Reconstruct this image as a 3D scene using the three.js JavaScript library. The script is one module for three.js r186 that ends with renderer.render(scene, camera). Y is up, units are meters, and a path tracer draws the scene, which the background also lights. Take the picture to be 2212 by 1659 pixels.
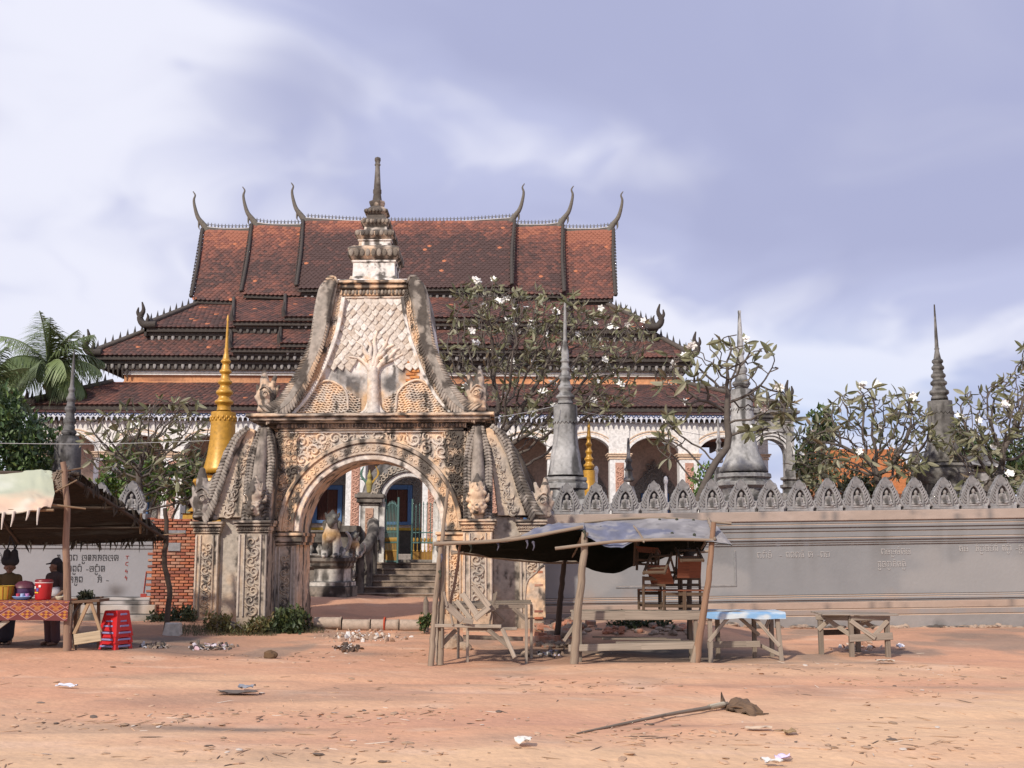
import * as THREE from 'three';
import { mergeGeometries, mergeVertices } from 'three/addons/utils/BufferGeometryUtils.js';
import { TessellateModifier } from 'three/addons/modifiers/TessellateModifier.js';
import { MarchingCubes } from 'three/addons/objects/MarchingCubes.js';

// ---------------------------------------------------------------- camera, sky, sun, exposure
const V = (x, y, z) => new THREE.Vector3(x, y, z);
const F = 2350, EYE = 1.9;
const camera = new THREE.PerspectiveCamera(2 * Math.atan(829.5 / F) * 180 / Math.PI, 4 / 3, 0.1, 900);
camera.position.set(0, EYE, 0);
camera.rotation.set(0.1522, 0, 0.004, 'YXZ');
camera.updateMatrixWorld();
const scene = new THREE.Scene();
const renderer = new THREE.WebGLRenderer({ antialias: true });
renderer.toneMapping = THREE.LinearToneMapping;
renderer.toneMappingExposure = 1.12;
renderer.shadowMap.enabled = true;

// point seen at (px, py) of the 2212 x 1659 survey sheet, D metres in front of the camera plane
function at(px, py, D) {
  const v = V((px - 1106) / F, -(py - 829.5) / F, -1).applyQuaternion(camera.quaternion);
  return v.multiplyScalar(-D / v.z).add(camera.position);
}
// ---------------------------------------------------------------- noise
function rng(s) { let a = s >>> 0; return () => { a = (a + 0x6d2b79f5) | 0; let t = Math.imul(a ^ (a >>> 15), 1 | a); t = (t + Math.imul(t ^ (t >>> 7), 61 | t)) ^ t; return ((t ^ (t >>> 14)) >>> 0) / 4294967296; }; }
function h3(x, y, z) { let n = Math.imul(x, 374761393) ^ Math.imul(y, 668265263) ^ Math.imul(z, 2147483647 - 1274126177); n = Math.imul(n ^ (n >>> 13), 1274126177); n = Math.imul(n ^ (n >>> 15), 2246822519); return ((n ^ (n >>> 16)) >>> 0) / 4294967295; }
const sm = (t) => t * t * (3 - 2 * t);
const lerp = (a, b, t) => a + (b - a) * t;
const clamp = (x, a = 0, b = 1) => Math.min(b, Math.max(a, x));
const ss = (a, b, x) => sm(clamp((x - a) / (b - a)));
const mix3 = (a, b, t) => [lerp(a[0], b[0], t), lerp(a[1], b[1], t), lerp(a[2], b[2], t)];
function vn(x, y, z = 0, per = 0) {
  const X = Math.floor(x), Y = Math.floor(y), Z = Math.floor(z), u = sm(x - X), v = sm(y - Y), w = sm(z - Z);
  const H = per ? (i, j, k) => h3(((i % per) + per) % per, ((j % per) + per) % per, k) : h3;
  const f = (k) => lerp(lerp(H(X, Y, k), H(X + 1, Y, k), u), lerp(H(X, Y + 1, k), H(X + 1, Y + 1, k), u), v);
  return lerp(f(Z), f(Z + 1), w);
}
function fbm(x, y, z = 0, o = 4, per = 0) { let s = 0, a = 0.5, t = 0; for (let i = 0; i < o; i++) { s += a * vn(x, y, z + i * 7.3, per); t += a; x *= 2; y *= 2; z *= 2; per *= 2; a *= 0.5; } return s / t; }

// ---------------------------------------------------------------- sky: hazy blue with broad lavender grey cloud
{
  const W = 2048, H = 1024, d = new Float32Array(W * H * 4);
  const blue = [0.47, 0.64, 0.92], pale = [0.82, 0.83, 0.95], grey = [0.395, 0.42, 0.63];
  for (let j = 0; j < H; j++) for (let i = 0; i < W; i++) {
    const e = ((j + 0.5) / H - 0.5) * Math.PI, a = ((i + 0.5) / W - 0.5) * 2 * Math.PI;
    const y = Math.sin(e), c = Math.cos(e), x = c * Math.cos(a), z = c * Math.sin(a), k = (j * W + i) * 4;
    let col;
    if (y < -0.02) col = [0.42, 0.36, 0.33];
    else {
      const q = 1 / (Math.max(y, 0) + 0.22), px = x * q, pz = z * q;
      const wx = fbm(px * 1.3 + 5, pz * 1.3, 3, 4) - 0.5, wz = fbm(px * 1.3, pz * 1.3 + 9, 8, 4) - 0.5;
      const n = fbm(px * 1.9 + wx * 2.2 + 11.3, pz * 2.1 + wz * 2.2 + 4.1, 1.5, 7);
      const n2 = fbm(px * 1.1 + wx * 1.2 + 2.2, pz * 1.2 + wz * 1.2 + 7.7, 5.5, 6);
      const n3 = fbm(px * 6.1 + wx * 6, pz * 6.1 + wz * 6, 2.5, 4);
      const az = Math.atan2(x, -z) * 57.3, el = e * 57.3, G = (A, E, ra, re) => Math.exp(-(((az - A) / ra) ** 2) - ((el - E) / re) ** 2);
      // the broad shapes: a grey bank overhead from the middle to the right, bright veil on the left, a clear gap low on the right
      const bank = G(7, 28, 18, 7) * 0.30 + G(19, 22, 13, 5) * 0.22 + G(22, 18, 8, 3) * 0.16 + G(-3, 17.5, 8, 2.5) * 0.16 + G(-11, 24, 6, 3.5) * 0.16 + G(9, 16, 7, 4) * 0.08;
      const veil = G(-24, 14, 10, 13) * 0.4 + G(-1, 21, 7, 2) * 0.14 + G(4, 14, 9, 2) * 0.22 + G(20, 10, 10, 2.4) * 0.42 + G(-4, 12.5, 14, 2) * 0.2 + G(-18, 26, 6, 3) * 0.14;
      const gap = G(13, 7.5, 9, 3) * 0.4;
      const s = clamp(ss(0.26, 0.74, 0.5 + (n - 0.5) * 2.5 + veil * 0.85 - bank * 0.6 + (n3 - 0.5) * 0.36));
      col = mix3([0.505, 0.535, 0.755], pale, s);
      col = mix3(col, grey, ss(0.42, 0.85, 0.5 + (n2 - 0.5) * 1.7 + bank - veil * 0.8 + (n3 - 0.5) * 0.2) * 0.85);
      col = mix3(col, blue, clamp(gap * 1.8) * (1 - 0.6 * s));
      col = mix3(col, [0.70, 0.76, 0.92], Math.exp(-Math.max(el, 0) / 5) * 0.4);
      for (let q = 0; q < 3; q++) col[q] *= 0.93;
    }
    d[k] = col[0]; d[k + 1] = col[1]; d[k + 2] = col[2]; d[k + 3] = 1;
  }
  const t = new THREE.DataTexture(d, W, H, THREE.RGBAFormat, THREE.FloatType);
  t.mapping = THREE.EquirectangularReflectionMapping; t.magFilter = THREE.LinearFilter; t.minFilter = THREE.LinearFilter; t.needsUpdate = true;
  scene.background = t; scene.environment = t;
}
const sun = new THREE.DirectionalLight(new THREE.Color().setRGB(1, 0.9, 0.76), 3.7);
sun.position.set(-31, 41, 18); sun.target.position.set(0, 0, -30); scene.add(sun, sun.target);
sun.castShadow = true; sun.shadow.radius = 5; sun.shadow.mapSize.set(4096, 4096);
Object.assign(sun.shadow.camera, { left: -45, right: 45, top: 45, bottom: -45, near: 1, far: 200 });

// ---------------------------------------------------------------- scene-graph helpers
const used = {}, org = new WeakMap();
function numbered(n) { const k = used[n] = (used[n] ?? -1) + 1; return k ? n + '_' + String(k).padStart(3, '0') : n; }
function tag(o, label, category, group) { o.userData.label = label; o.userData.category = category; if (group) o.userData.group = group; return o; }
function thing(name, label, category, base, group) { const o = new THREE.Group(); o.name = numbered(name); o.position.copy(base); org.set(o, base.clone()); scene.add(o); return tag(o, label, category, group); }
function copyOf(o, pos, label, ry = 0) { const c = o.clone(); c.name = numbered(o.name.replace(/_\d{3}$/, '')); scene.add(c); c.position.copy(pos); c.rotation.y = ry; org.set(c, pos.clone()); c.userData = { ...o.userData }; if (label) c.userData.label = label; return c; }
function origin(p) { while (p) { if (org.has(p)) return org.get(p); p = p.parent; } return V(0, 0, 0); }
function uvBox(g, s = 1) {
  if (g.index) g = g.toNonIndexed();
  if (!g.attributes.normal) g.computeVertexNormals();
  const p = g.attributes.position, u = new Float32Array(p.count * 2), A = V(), B = V(), C = V(), N = V();
  for (let i = 0; i < p.count; i += 3) {
    A.fromBufferAttribute(p, i); B.fromBufferAttribute(p, i + 1); C.fromBufferAttribute(p, i + 2);
    N.crossVectors(B.clone().sub(A), C.clone().sub(A)); const x = Math.abs(N.x), y = Math.abs(N.y), z = Math.abs(N.z);
    [A, B, C].forEach((P, k) => { const [a, b] = y > x && y > z ? [P.x, P.z] : x > z ? [P.z, P.y] : [P.x, P.y]; u[(i + k) * 2] = a * s; u[(i + k) * 2 + 1] = b * s; });
  }
  g.setAttribute('uv', new THREE.BufferAttribute(u, 2)); return g;
}
function clean(g) {
  if (!g.userData.uv) g = uvBox(g); else if (g.index) g = g.toNonIndexed();
  for (const k of Object.keys(g.attributes)) if (!['position', 'normal', 'uv'].includes(k)) g.deleteAttribute(k);
  g.morphAttributes = {}; return g;
}
function paint(g, f) {
  const p = g.attributes.position, n = g.attributes.normal, c = new Float32Array(p.count * 3);
  for (let i = 0; i < p.count; i++) { const k = f(p.getX(i), p.getY(i), p.getZ(i), n.getX(i), n.getY(i), n.getZ(i)); c[i * 3] = k[0]; c[i * 3 + 1] = k[1]; c[i * 3 + 2] = k[2]; }
  g.setAttribute('color', new THREE.BufferAttribute(c, 3)); return g;
}
function geom(geos, o = {}) {
  geos = (Array.isArray(geos) ? geos.flat(9) : [geos]).map(clean);
  let g = geos.length > 1 ? mergeGeometries(geos) : geos[0];
  if (o.tess) g = new TessellateModifier(o.tess, o.it ?? 15).modify(g);
  if (o.bend) { const p = g.attributes.position, q = V(); for (let i = 0; i < p.count; i++) { q.fromBufferAttribute(p, i); o.bend(q); p.setXYZ(i, q.x, q.y, q.z); } if (o.re !== false) g.computeVertexNormals(); }
  if (o.col) paint(g, o.col);
  return g;
}
// a mesh from geometries in world metres; it becomes a child of parent, or a top-level object when parent is scene
function mesh(name, geos, mat, parent, o = {}) {
  const g = geom(geos, o), b = parent === scene ? o.base ?? V(0, 0, 0) : origin(parent);
  g.translate(-b.x, -b.y, -b.z);
  const m = new THREE.Mesh(g, mat); m.castShadow = m.receiveShadow = true;
  m.name = parent === scene ? numbered(name) : name; if (parent === scene) { m.position.copy(b); org.set(m, b); }
  if (o.kind) m.userData.kind = o.kind; if (o.label) m.userData.label = o.label; if (o.category) m.userData.category = o.category;
  parent.add(m); return m;
}
// many alike pieces: the first max as meshes of their own, the rest as one instanced part
function pieces(name, geos, mats, items, parent, max = 300) {
  const b = origin(parent), T = new THREE.Matrix4().makeTranslation(-b.x, -b.y, -b.z); geos = [geos].flat(); mats = [mats].flat();
  items.slice(0, max).forEach((it, i) => { const m = new THREE.Mesh(geos[(it.g ?? i) % geos.length], mats[(it.k ?? i) % mats.length]); m.castShadow = m.receiveShadow = true; m.name = name; m.applyMatrix4(T.clone().multiply(it.m)); parent.add(m); });
  const rest = items.slice(max); if (!rest.length) return;
  const w = mats[0].clone(); w.color.set(1, 1, 1); const im = new THREE.InstancedMesh(geos[0], w, rest.length);
  rest.forEach((it, i) => { im.setMatrixAt(i, T.clone().multiply(it.m)); im.setColorAt(i, it.c ?? mats[(it.k ?? i) % mats.length].color); });
  im.name = name; im.userData.kind = 'stuff'; im.castShadow = im.receiveShadow = true; parent.add(im);
}
const mat4 = (p, q, s = 1) => new THREE.Matrix4().compose(p, q ?? new THREE.Quaternion(), typeof s === 'number' ? V(s, s, s) : s);
const euler = (x, y, z, o = 'XYZ') => new THREE.Quaternion().setFromEuler(new THREE.Euler(x, y, z, o));
const basis = (x, y, z) => new THREE.Matrix4().makeBasis(x, y, z);

// ---------------------------------------------------------------- shape helpers
function box(x0, x1, y0, y1, z0, z1, b = 0.012) { // chamfered block between corners
  if (x0 > x1) [x0, x1] = [x1, x0]; if (y0 > y1) [y0, y1] = [y1, y0]; if (z0 > z1) [z0, z1] = [z1, z0];
  const w = x1 - x0, h = y1 - y0, d = z1 - z0; b = Math.min(b, w / 4, h / 4, d / 4);
  const s = new THREE.Shape([[0, 0], [w - 2 * b, 0], [w - 2 * b, h - 2 * b], [0, h - 2 * b]].map(([x, y]) => new THREE.Vector2(x, y)));
  const g = new THREE.ExtrudeGeometry(s, { depth: d - 2 * b, bevelEnabled: true, bevelSize: b, bevelThickness: b, bevelSegments: 1 });
  return g.translate(x0 + b, y0 + b, z0 + b);
}
function ext(pts, zf, depth, holes = [], b = 0.015) { // outline in world xy, front face at zf, going back by depth
  const s = pts.isShape || pts.getPoints ? pts : new THREE.Shape(pts.map((p) => new THREE.Vector2(p[0], p[1])));
  for (const h of holes) s.holes.push(h.getPoints ? h : new THREE.Path(h.map((p) => new THREE.Vector2(p[0], p[1]))));
  return new THREE.ExtrudeGeometry(s, { depth: depth - 2 * b, bevelEnabled: b > 0, bevelSize: b, bevelThickness: b, bevelOffset: -b, bevelSegments: 1, curveSegments: 20 }).translate(0, 0, zf - depth + b);
}
function beam(a, b, w, h, roll = 0) { // plank from a to b, w wide, h thick
  const d = b.clone().sub(a), L = d.length(); d.normalize();
  const g = box(-L / 2, L / 2, -h / 2, h / 2, -w / 2, w / 2, 0.006); uvBox(g);
  const up = Math.abs(d.y) > 0.95 ? V(0, 0, 1) : V(0, 1, 0), z = V().crossVectors(d, up).normalize(), y = V().crossVectors(z, d);
  if (roll) { y.applyAxisAngle(d, roll); z.applyAxisAngle(d, roll); }
  const u = g.attributes.uv, o = (a.x * 7.3 + b.y * 3.1) % 5; for (let i = 0; i < u.count; i++) u.setXY(i, u.getX(i) + o, u.getY(i) + o * 1.7);
  g.applyMatrix4(basis(d, y, z).setPosition(a.clone().add(b).multiplyScalar(0.5))); g.userData.uv = true; return g;
}
function limb(pts, r, seg = 6, cap = true) { // tapered tube through points; r: [r0, r1] or a function of t
  const rf = typeof r === 'function' ? r : (t) => lerp(r[0], r[1], t), n = pts.length, P = [], N = [], U = [], I = [];
  let X = null, len = 0;
  for (let i = 0; i < n; i++) {
    const d = pts[Math.min(i + 1, n - 1)].clone().sub(pts[Math.max(i - 1, 0)]).normalize();
    if (!X) X = (Math.abs(d.y) < 0.9 ? V(0, 1, 0) : V(1, 0, 0)).cross(d).normalize(); else X.sub(d.clone().multiplyScalar(X.dot(d))).normalize();
    const Y = V().crossVectors(d, X); if (i) len += pts[i].distanceTo(pts[i - 1]); const q = rf(i / (n - 1));
    for (let k = 0; k <= seg; k++) { const a = k / seg * 2 * Math.PI, v = X.clone().multiplyScalar(Math.cos(a)).addScaledVector(Y, Math.sin(a)); N.push(v.x, v.y, v.z); P.push(pts[i].x + v.x * q, pts[i].y + v.y * q, pts[i].z + v.z * q); U.push(len, k / seg * 6.28 * Math.max(q, 0.02)); }
  }
  for (let i = 0; i < n - 1; i++) for (let k = 0; k < seg; k++) { const a = i * (seg + 1) + k, b = a + seg + 1; I.push(a, a + 1, b, b, a + 1, b + 1); }
  if (cap) for (const [e, f] of [[0, 1], [n - 1, 0]]) { const c = P.length / 3, d = e ? 1 : -1, t = pts[e].clone().sub(pts[e ? e - 1 : 1]).normalize(); P.push(pts[e].x, pts[e].y, pts[e].z); N.push(t.x, t.y, t.z); U.push(0, 0); for (let k = 0; k < seg; k++) { const a = e * (seg + 1) + k; f ? I.push(c, a + 1, a) : I.push(c, a, a + 1); } }
  const g = new THREE.BufferGeometry(); g.setAttribute('position', new THREE.Float32BufferAttribute(P, 3)); g.setAttribute('normal', new THREE.Float32BufferAttribute(N, 3)); g.setAttribute('uv', new THREE.Float32BufferAttribute(U, 2)); g.setIndex(I); g.userData.uv = true; return g;
}
const curve = (pts, n = 16) => new THREE.CatmullRomCurve3(pts).getPoints(n);
const upward = (prof, k = 1) => { const p = prof.map(([r, y]) => new THREE.Vector2(Math.max(r, 0.0005) * k, y)); return p[0].y > p[p.length - 1].y ? p.reverse() : p; };
function lathe(prof, c, seg = 28) { // [radius, y] pairs in world heights round c.x, c.z
  return new THREE.LatheGeometry(upward(prof), seg).translate(c.x, 0, c.z);
}
function flat(g) { g = g.index ? g.toNonIndexed() : g; g.computeVertexNormals(); return g; }
function lathe4(prof, c, n = 4) { const k = 1 / Math.cos(Math.PI / n); const g = new THREE.LatheGeometry(upward(prof, k), n).rotateY(Math.PI / n).translate(c.x, 0, c.z); return flat(g); }
function ball(c, rx, ry = rx, rz = rx, a = 8, b = 6) { return new THREE.SphereGeometry(1, a, b).scale(rx, ry, rz).translate(c.x, c.y, c.z); }
function rock(c, rx, ry, rz, seed = 1) { const g = new THREE.IcosahedronGeometry(1, 2), p = g.attributes.position; for (let i = 0; i < p.count; i++) { const x = p.getX(i), y = p.getY(i), z = p.getZ(i), s = 0.72 + 0.5 * vn(x * 1.6 + seed * 3.7, y * 1.6, z * 1.6); p.setXYZ(i, x * s * rx + c.x, y * s * ry + c.y, z * s * rz + c.z); } return flat(g); }
// smooth union of tapered capsules [ax,ay,az, bx,by,bz, ra, rb], meshed
function blob(caps, k = 0.03, cell = 0.015) {
  const lo = V(1e9, 1e9, 1e9), hi = V(-1e9, -1e9, -1e9);
  for (const c of caps) for (const [o, r] of [[0, c[6]], [3, c[7]]]) { lo.min(V(c[o] - r, c[o + 1] - r, c[o + 2] - r)); hi.max(V(c[o] + r, c[o + 1] + r, c[o + 2] + r)); }
  const mid = lo.clone().add(hi).multiplyScalar(0.5), half = Math.max(hi.x - lo.x, hi.y - lo.y, hi.z - lo.z) / 2 + 4 * cell, n = Math.min(128, Math.ceil(2 * half / cell)), H = n / 2;
  const mc = new MarchingCubes(n, new THREE.MeshBasicMaterial(), false, false, 200000);
  mc.isolation = 0;
  for (let z = 0; z < n; z++) for (let y = 0; y < n; y++) for (let x = 0; x < n; x++) {
    const X = mid.x + (x - H) / H * half, Y = mid.y + (y - H) / H * half, Z = mid.z + (z - H) / H * half; let s = 9;
    for (const c of caps) {
      const dx = c[3] - c[0], dy = c[4] - c[1], dz = c[5] - c[2], l = dx * dx + dy * dy + dz * dz;
      const t = l ? clamp(((X - c[0]) * dx + (Y - c[1]) * dy + (Z - c[2]) * dz) / l) : 0;
      const d = Math.hypot(X - c[0] - dx * t, Y - c[1] - dy * t, Z - c[2] - dz * t) - lerp(c[6], c[7], t);
      if (d > s + k) continue; if (s > d + k) { s = d; continue; }
      const h = clamp(0.5 + 0.5 * (s - d) / k); s = lerp(s, d, h) - k * h * (1 - h);
    }
    mc.field[x + y * n + z * n * n] = -s;
  }
  mc.update();
  let g = new THREE.BufferGeometry(); g.setAttribute('position', new THREE.Float32BufferAttribute(Array.from(mc.positionArray.subarray(0, mc.count * 3)), 3));
  g.scale(half, half, half).translate(mid.x, mid.y, mid.z); g = mergeVertices(g, 1e-4); g.computeVertexNormals();
  const p = g.attributes.position, q = g.attributes.normal; let s = 0; for (let i = 0; i < p.count; i++) s += q.getX(i) * (p.getX(i) - mid.x) + q.getY(i) * (p.getY(i) - mid.y) + q.getZ(i) * (p.getZ(i) - mid.z);
  if (s < 0) { const ix = g.index.array; for (let i = 0; i < ix.length; i += 3) [ix[i], ix[i + 1]] = [ix[i + 1], ix[i]]; g.computeVertexNormals(); }
  return g;
}
// ---------------------------------------------------------------- textures and materials
function tex(n, f, rep, srgb = false, m = n) {
  const d = new Uint8Array(n * m * 4);
  for (let j = 0; j < m; j++) for (let i = 0; i < n; i++) { let c = f(i / n, j / m); if (typeof c === 'number') c = [c, c, c]; const k = (j * n + i) * 4; for (let q = 0; q < 3; q++) d[k + q] = clamp(c[q]) * 255; d[k + 3] = 255; }
  const t = new THREE.DataTexture(d, n, m); t.wrapS = t.wrapT = THREE.RepeatWrapping; t.magFilter = THREE.LinearFilter; t.minFilter = THREE.LinearMipmapLinearFilter; t.generateMipmaps = true;
  t.repeat.set(rep[0], rep[1]); if (srgb) t.colorSpace = THREE.SRGBColorSpace; t.needsUpdate = true; return t;
}
const grain = tex(512, (u, v) => 0.78 + 0.22 * ss(0.25, 0.75, fbm(u * 40, v * 40, 1, 4, 40)) - 0.16 * ss(0.66, 0.8, fbm(u * 48, v * 48, 5, 3, 48)), [0.4, 0.4]);
const pits = tex(512, (u, v) => 0.6 * fbm(u * 32, v * 32, 2, 4, 32) + 0.4 * fbm(u * 8, v * 8, 9, 3, 8), [0.6, 0.6]);
const soilB = tex(1024, (u, v) => 0.55 * fbm(u * 12, v * 12, 2, 6, 12) + 0.45 * fbm(u * 64, v * 64, 7, 3, 64), [0.22, 0.22]);
const soilC = tex(1024, (u, v) => 0.84 + 0.16 * fbm(u * 90, v * 90, 3, 3, 90) + 0.12 * (fbm(u * 14, v * 14, 6, 4, 14) - 0.5) - (vn(u * 200, v * 200, 3, 200) > 0.95 ? 0.12 : 0), [0.22, 0.22]);
const woodC = tex(512, (u, v) => { const g = fbm(u * 5, v * 60, 2, 4, 60); return 0.55 + 0.42 * g - 0.22 * ss(0.62, 0.75, fbm(u * 4, v * 40, 8, 3, 40)); }, [0.6, 1.2]);
const barkC = tex(256, (u, v) => 0.6 + 0.4 * fbm(u * 12, v * 8, 4, 4, 24), [1, 1]);
const std = (o) => new THREE.MeshStandardMaterial({ roughness: 0.9, metalness: 0, ...o });
const rgb = (r, g, b) => new THREE.Color().setRGB(r, g, b);
const stone = std({ vertexColors: true, map: grain, bumpMap: pits, bumpScale: 0.012 });      // weathered masonry, coloured by vertex
const render_ = std({ vertexColors: true, bumpMap: pits, bumpScale: 0.006 });                    // smooth cement render, coloured by vertex
const plain = (r, g, b, o = {}) => std({ color: rgb(r, g, b), ...o });
const gritty = (r, g, b, o = {}) => std({ color: rgb(r, g, b), map: grain, bumpMap: pits, bumpScale: 0.008, ...o });
const wood = (r, g, b) => std({ color: rgb(r, g, b), map: woodC, bumpMap: woodC, bumpScale: 0.004 });
const WG = [wood(0.36, 0.30, 0.245), wood(0.27, 0.22, 0.175), wood(0.44, 0.37, 0.30)], WB = wood(0.16, 0.095, 0.06), WD = wood(0.085, 0.06, 0.045);
// weathering: colour functions of position and facing
const streaks = (x, y, z, f = 5) => fbm(x * f, y * 0.35, z * f, 4);
function gateCol(o = {}) {
  const { dk = 0, warm = 0.22, white = 0, base = [0.52, 0.43, 0.345] } = o;
  return (x, y, z, nx, ny, nz) => {
    const n1 = fbm(x * 0.8 + 3, y * 0.8, z * 0.8, 4), n2 = fbm(x * 6, y * 4.6, z * 6 + 5, 5), n3 = fbm(x * 12, y * 12, z * 12, 3), st = streaks(x, y, z, 7);
    let c = mix3(base, [0.82, 0.56, 0.35], clamp(warm + (n1 - 0.5) * 3.2));
    c = mix3(c, [0.46, 0.41, 0.36], ss(0.44, 0.62, n2) * 0.75);
    if (white) c = mix3(c, [0.86, 0.83, 0.80], clamp(white * ss(0.36, 0.56, 0.5 * n2 + 0.5 * st + 0.06)));
    if (y < 1.1) c = mix3(c, [0.36, 0.245, 0.16], (1.1 - y) * 0.55);
    let d = dk - 0.09 + 3.2 * (st - 0.5) + 2.8 * (n2 - 0.5) + (ny > 0.35 ? 0.5 : 0) + (ny < -0.5 ? 0.15 : 0);
    c = mix3(c, [0.075, 0.064, 0.056], ss(0.16, 0.5, d) * 0.94);
    const k = 0.76 + 0.48 * n3; return [c[0] * k, c[1] * k, c[2] * k];
  };
}
function greyCol(o = {}) {
  const { base = [0.30, 0.295, 0.30], dark = [0.055, 0.052, 0.05], dk = 0, light = [0.46, 0.45, 0.45], top = 0.45, dust = 0 } = o;
  return (x, y, z, nx, ny, nz) => {
    const n1 = fbm(x * 0.9, y * 0.9, z * 0.9, 4), n2 = fbm(x * 3.5, y * 3.5, z * 3.5 + 2, 4), n3 = fbm(x * 11, y * 11, z * 11, 2), st = streaks(x, y, z, 6);
    let c = mix3(base, light, clamp(0.4 + (n1 - 0.5) * (o.var ?? 2.6))); 
    const d = dk + (2.9 * (st - 0.5) + 1.9 * (n2 - 0.5)) * (o.gain ?? 1) + (ny > 0.4 ? top : 0);
    c = mix3(c, dark, ss(0.1, 0.6, d) * 0.9);
    if (dust && ny > 0.5) c = mix3(c, [0.52, 0.36, 0.25], dust);
    const f = o.fine ?? 0.24, k = 1 - f / 2 + f * n3; return [c[0] * k, c[1] * k, c[2] * k];
  };
}

// ================================================================ ground
function gh(x, z) {
  const D = -z;
  let y = 0.2 * ss(19.6, 25, D) + 0.27 * ss(26, 31.5, D);
  y += 0.26 * ss(21.4, 24.2, D) * (1 - ss(26.5, 28, D)) * ss(0.6, 2.0, x) * (1 - ss(3.6, 5.6, x));
  y += 0.07 * ss(18.8, 19.8, D) * (1 - ss(-7.2, -5.5, x)) + 0.09 * ss(23.2, 25, D) * (1 - ss(-4.6, -3.4, x)) * ss(-9, -7, x);
  y += 0.05 * Math.exp(-(((D - 18.6) / 0.5) ** 2)) * (0.4 + fbm(x * 0.5, 3, 1, 3)) * ss(-1, 1, x) ;
  const near = 1 - ss(40, 60, D);
  y += near * ((fbm(x * 0.35, D * 0.5, 3, 4) - 0.5) * 0.13 + (fbm(x * 2.2, D * 2.6, 6, 3) - 0.5) * 0.035);
  // wheel tracks running along the road
  for (const [d, a] of [[16.9, 0.03], [15.2, 0.025], [12.6, 0.035], [10.9, 0.03]]) y -= a * Math.exp(-(((D - d - 0.5 * Math.sin(x * 0.21 + d)) / 0.28) ** 2)) * (0.4 + vn(x * 0.4, d));
  return y;
}
const gp = (px, py, D) => { const p = at(px, py, D); p.y = gh(p.x, p.z); return p; };  // on the ground at that distance
{
  const xs = [], zs = [];
  for (let x = -260; x < -15; x += x < -60 ? 40 : x < -26 ? 4 : 0.6) xs.push(x);
  for (let x = -15; x <= 15; x += 0.085) xs.push(x);
  for (let x = 15.6; x <= 260; x += x < 26 ? 0.6 : x < 60 ? 4 : 40) xs.push(x);
  for (let z = 60; z > -7; z -= z > 2 ? 6 : 0.8) zs.push(z);
  for (let z = -7; z > -27; z -= 0.085) zs.push(z);
  for (let z = -27; z > -330; z -= z > -42 ? 0.4 : z > -70 ? 3 : 30) zs.push(z);
  const nx = xs.length, nz = zs.length, P = new Float32Array(nx * nz * 3), U = new Float32Array(nx * nz * 2), C = new Float32Array(nx * nz * 3), I = [];
  for (let j = 0; j < nz; j++) for (let i = 0; i < nx; i++) {
    const k = j * nx + i, x = xs[i], z = zs[j], D = -z; P[k * 3] = x; P[k * 3 + 1] = gh(x, z); P[k * 3 + 2] = z; U[k * 2] = x; U[k * 2 + 1] = z;
    const n1 = fbm(x * 0.22, D * 0.5, 1, 4), n2 = fbm(x * 1.1 + 4, D * 2.4, 2, 5), n3 = fbm(x * 6, D * 8, 4, 3), band = fbm(x * 0.10, D * 1.5, 8, 4);
    let c = mix3([0.60, 0.32, 0.195], [0.67, 0.44, 0.27], clamp(0.5 + (n1 - 0.5) * 2.5 + (12.5 - D) * 0.09 + x * 0.03));
    c = mix3(c, [0.49, 0.265, 0.18], ss(0.5, 0.8, band) * 0.6);
    c = mix3(c, [0.68, 0.46, 0.32], ss(0.58, 0.78, n2) * 0.6);
    c = mix3(c, [0.23, 0.165, 0.13], ss(0.55, 0.75, fbm(x * 0.5 + 9, D * 1.3, 6, 5)) * 0.4);
    c = mix3(c, [0.24, 0.19, 0.15], 0.6 * ss(0.5, 0.66, fbm(x * 0.9, D * 0.9, 12, 4)) * ss(18.3, 19.6, D) * (1 - ss(25, 26, D)));
    // worn earth along the stalls, with the shade under them painted into the colour
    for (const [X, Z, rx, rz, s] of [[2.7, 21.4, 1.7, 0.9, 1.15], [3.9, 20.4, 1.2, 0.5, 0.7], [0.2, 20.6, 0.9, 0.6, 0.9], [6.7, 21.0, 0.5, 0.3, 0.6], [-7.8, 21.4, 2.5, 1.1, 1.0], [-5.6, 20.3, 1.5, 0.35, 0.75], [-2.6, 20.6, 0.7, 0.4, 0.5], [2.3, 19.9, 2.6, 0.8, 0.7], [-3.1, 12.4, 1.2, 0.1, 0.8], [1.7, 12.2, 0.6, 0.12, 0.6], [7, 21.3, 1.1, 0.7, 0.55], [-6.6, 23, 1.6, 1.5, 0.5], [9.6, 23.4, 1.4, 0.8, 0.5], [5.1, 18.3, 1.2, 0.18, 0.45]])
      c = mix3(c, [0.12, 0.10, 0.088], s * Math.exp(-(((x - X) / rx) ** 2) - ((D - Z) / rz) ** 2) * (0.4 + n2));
    const q = 0.93 + 0.14 * n3; C[k * 3] = c[0] * q; C[k * 3 + 1] = c[1] * q; C[k * 3 + 2] = c[2] * q;
  }
  for (let j = 0; j < nz - 1; j++) for (let i = 0; i < nx - 1; i++) { const a = j * nx + i, b = a + 1, c = a + nx, d = c + 1; I.push(a, b, c, b, d, c); }
  const g = new THREE.BufferGeometry(); g.setAttribute('position', new THREE.BufferAttribute(P, 3)); g.setAttribute('uv', new THREE.BufferAttribute(U, 2)); g.setAttribute('color', new THREE.BufferAttribute(C, 3)); g.setIndex(I); g.computeVertexNormals();
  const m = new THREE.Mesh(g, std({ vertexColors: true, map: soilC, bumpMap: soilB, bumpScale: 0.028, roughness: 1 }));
  m.name = 'ground'; m.userData.kind = 'structure'; m.receiveShadow = true; scene.add(m);
}

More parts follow.
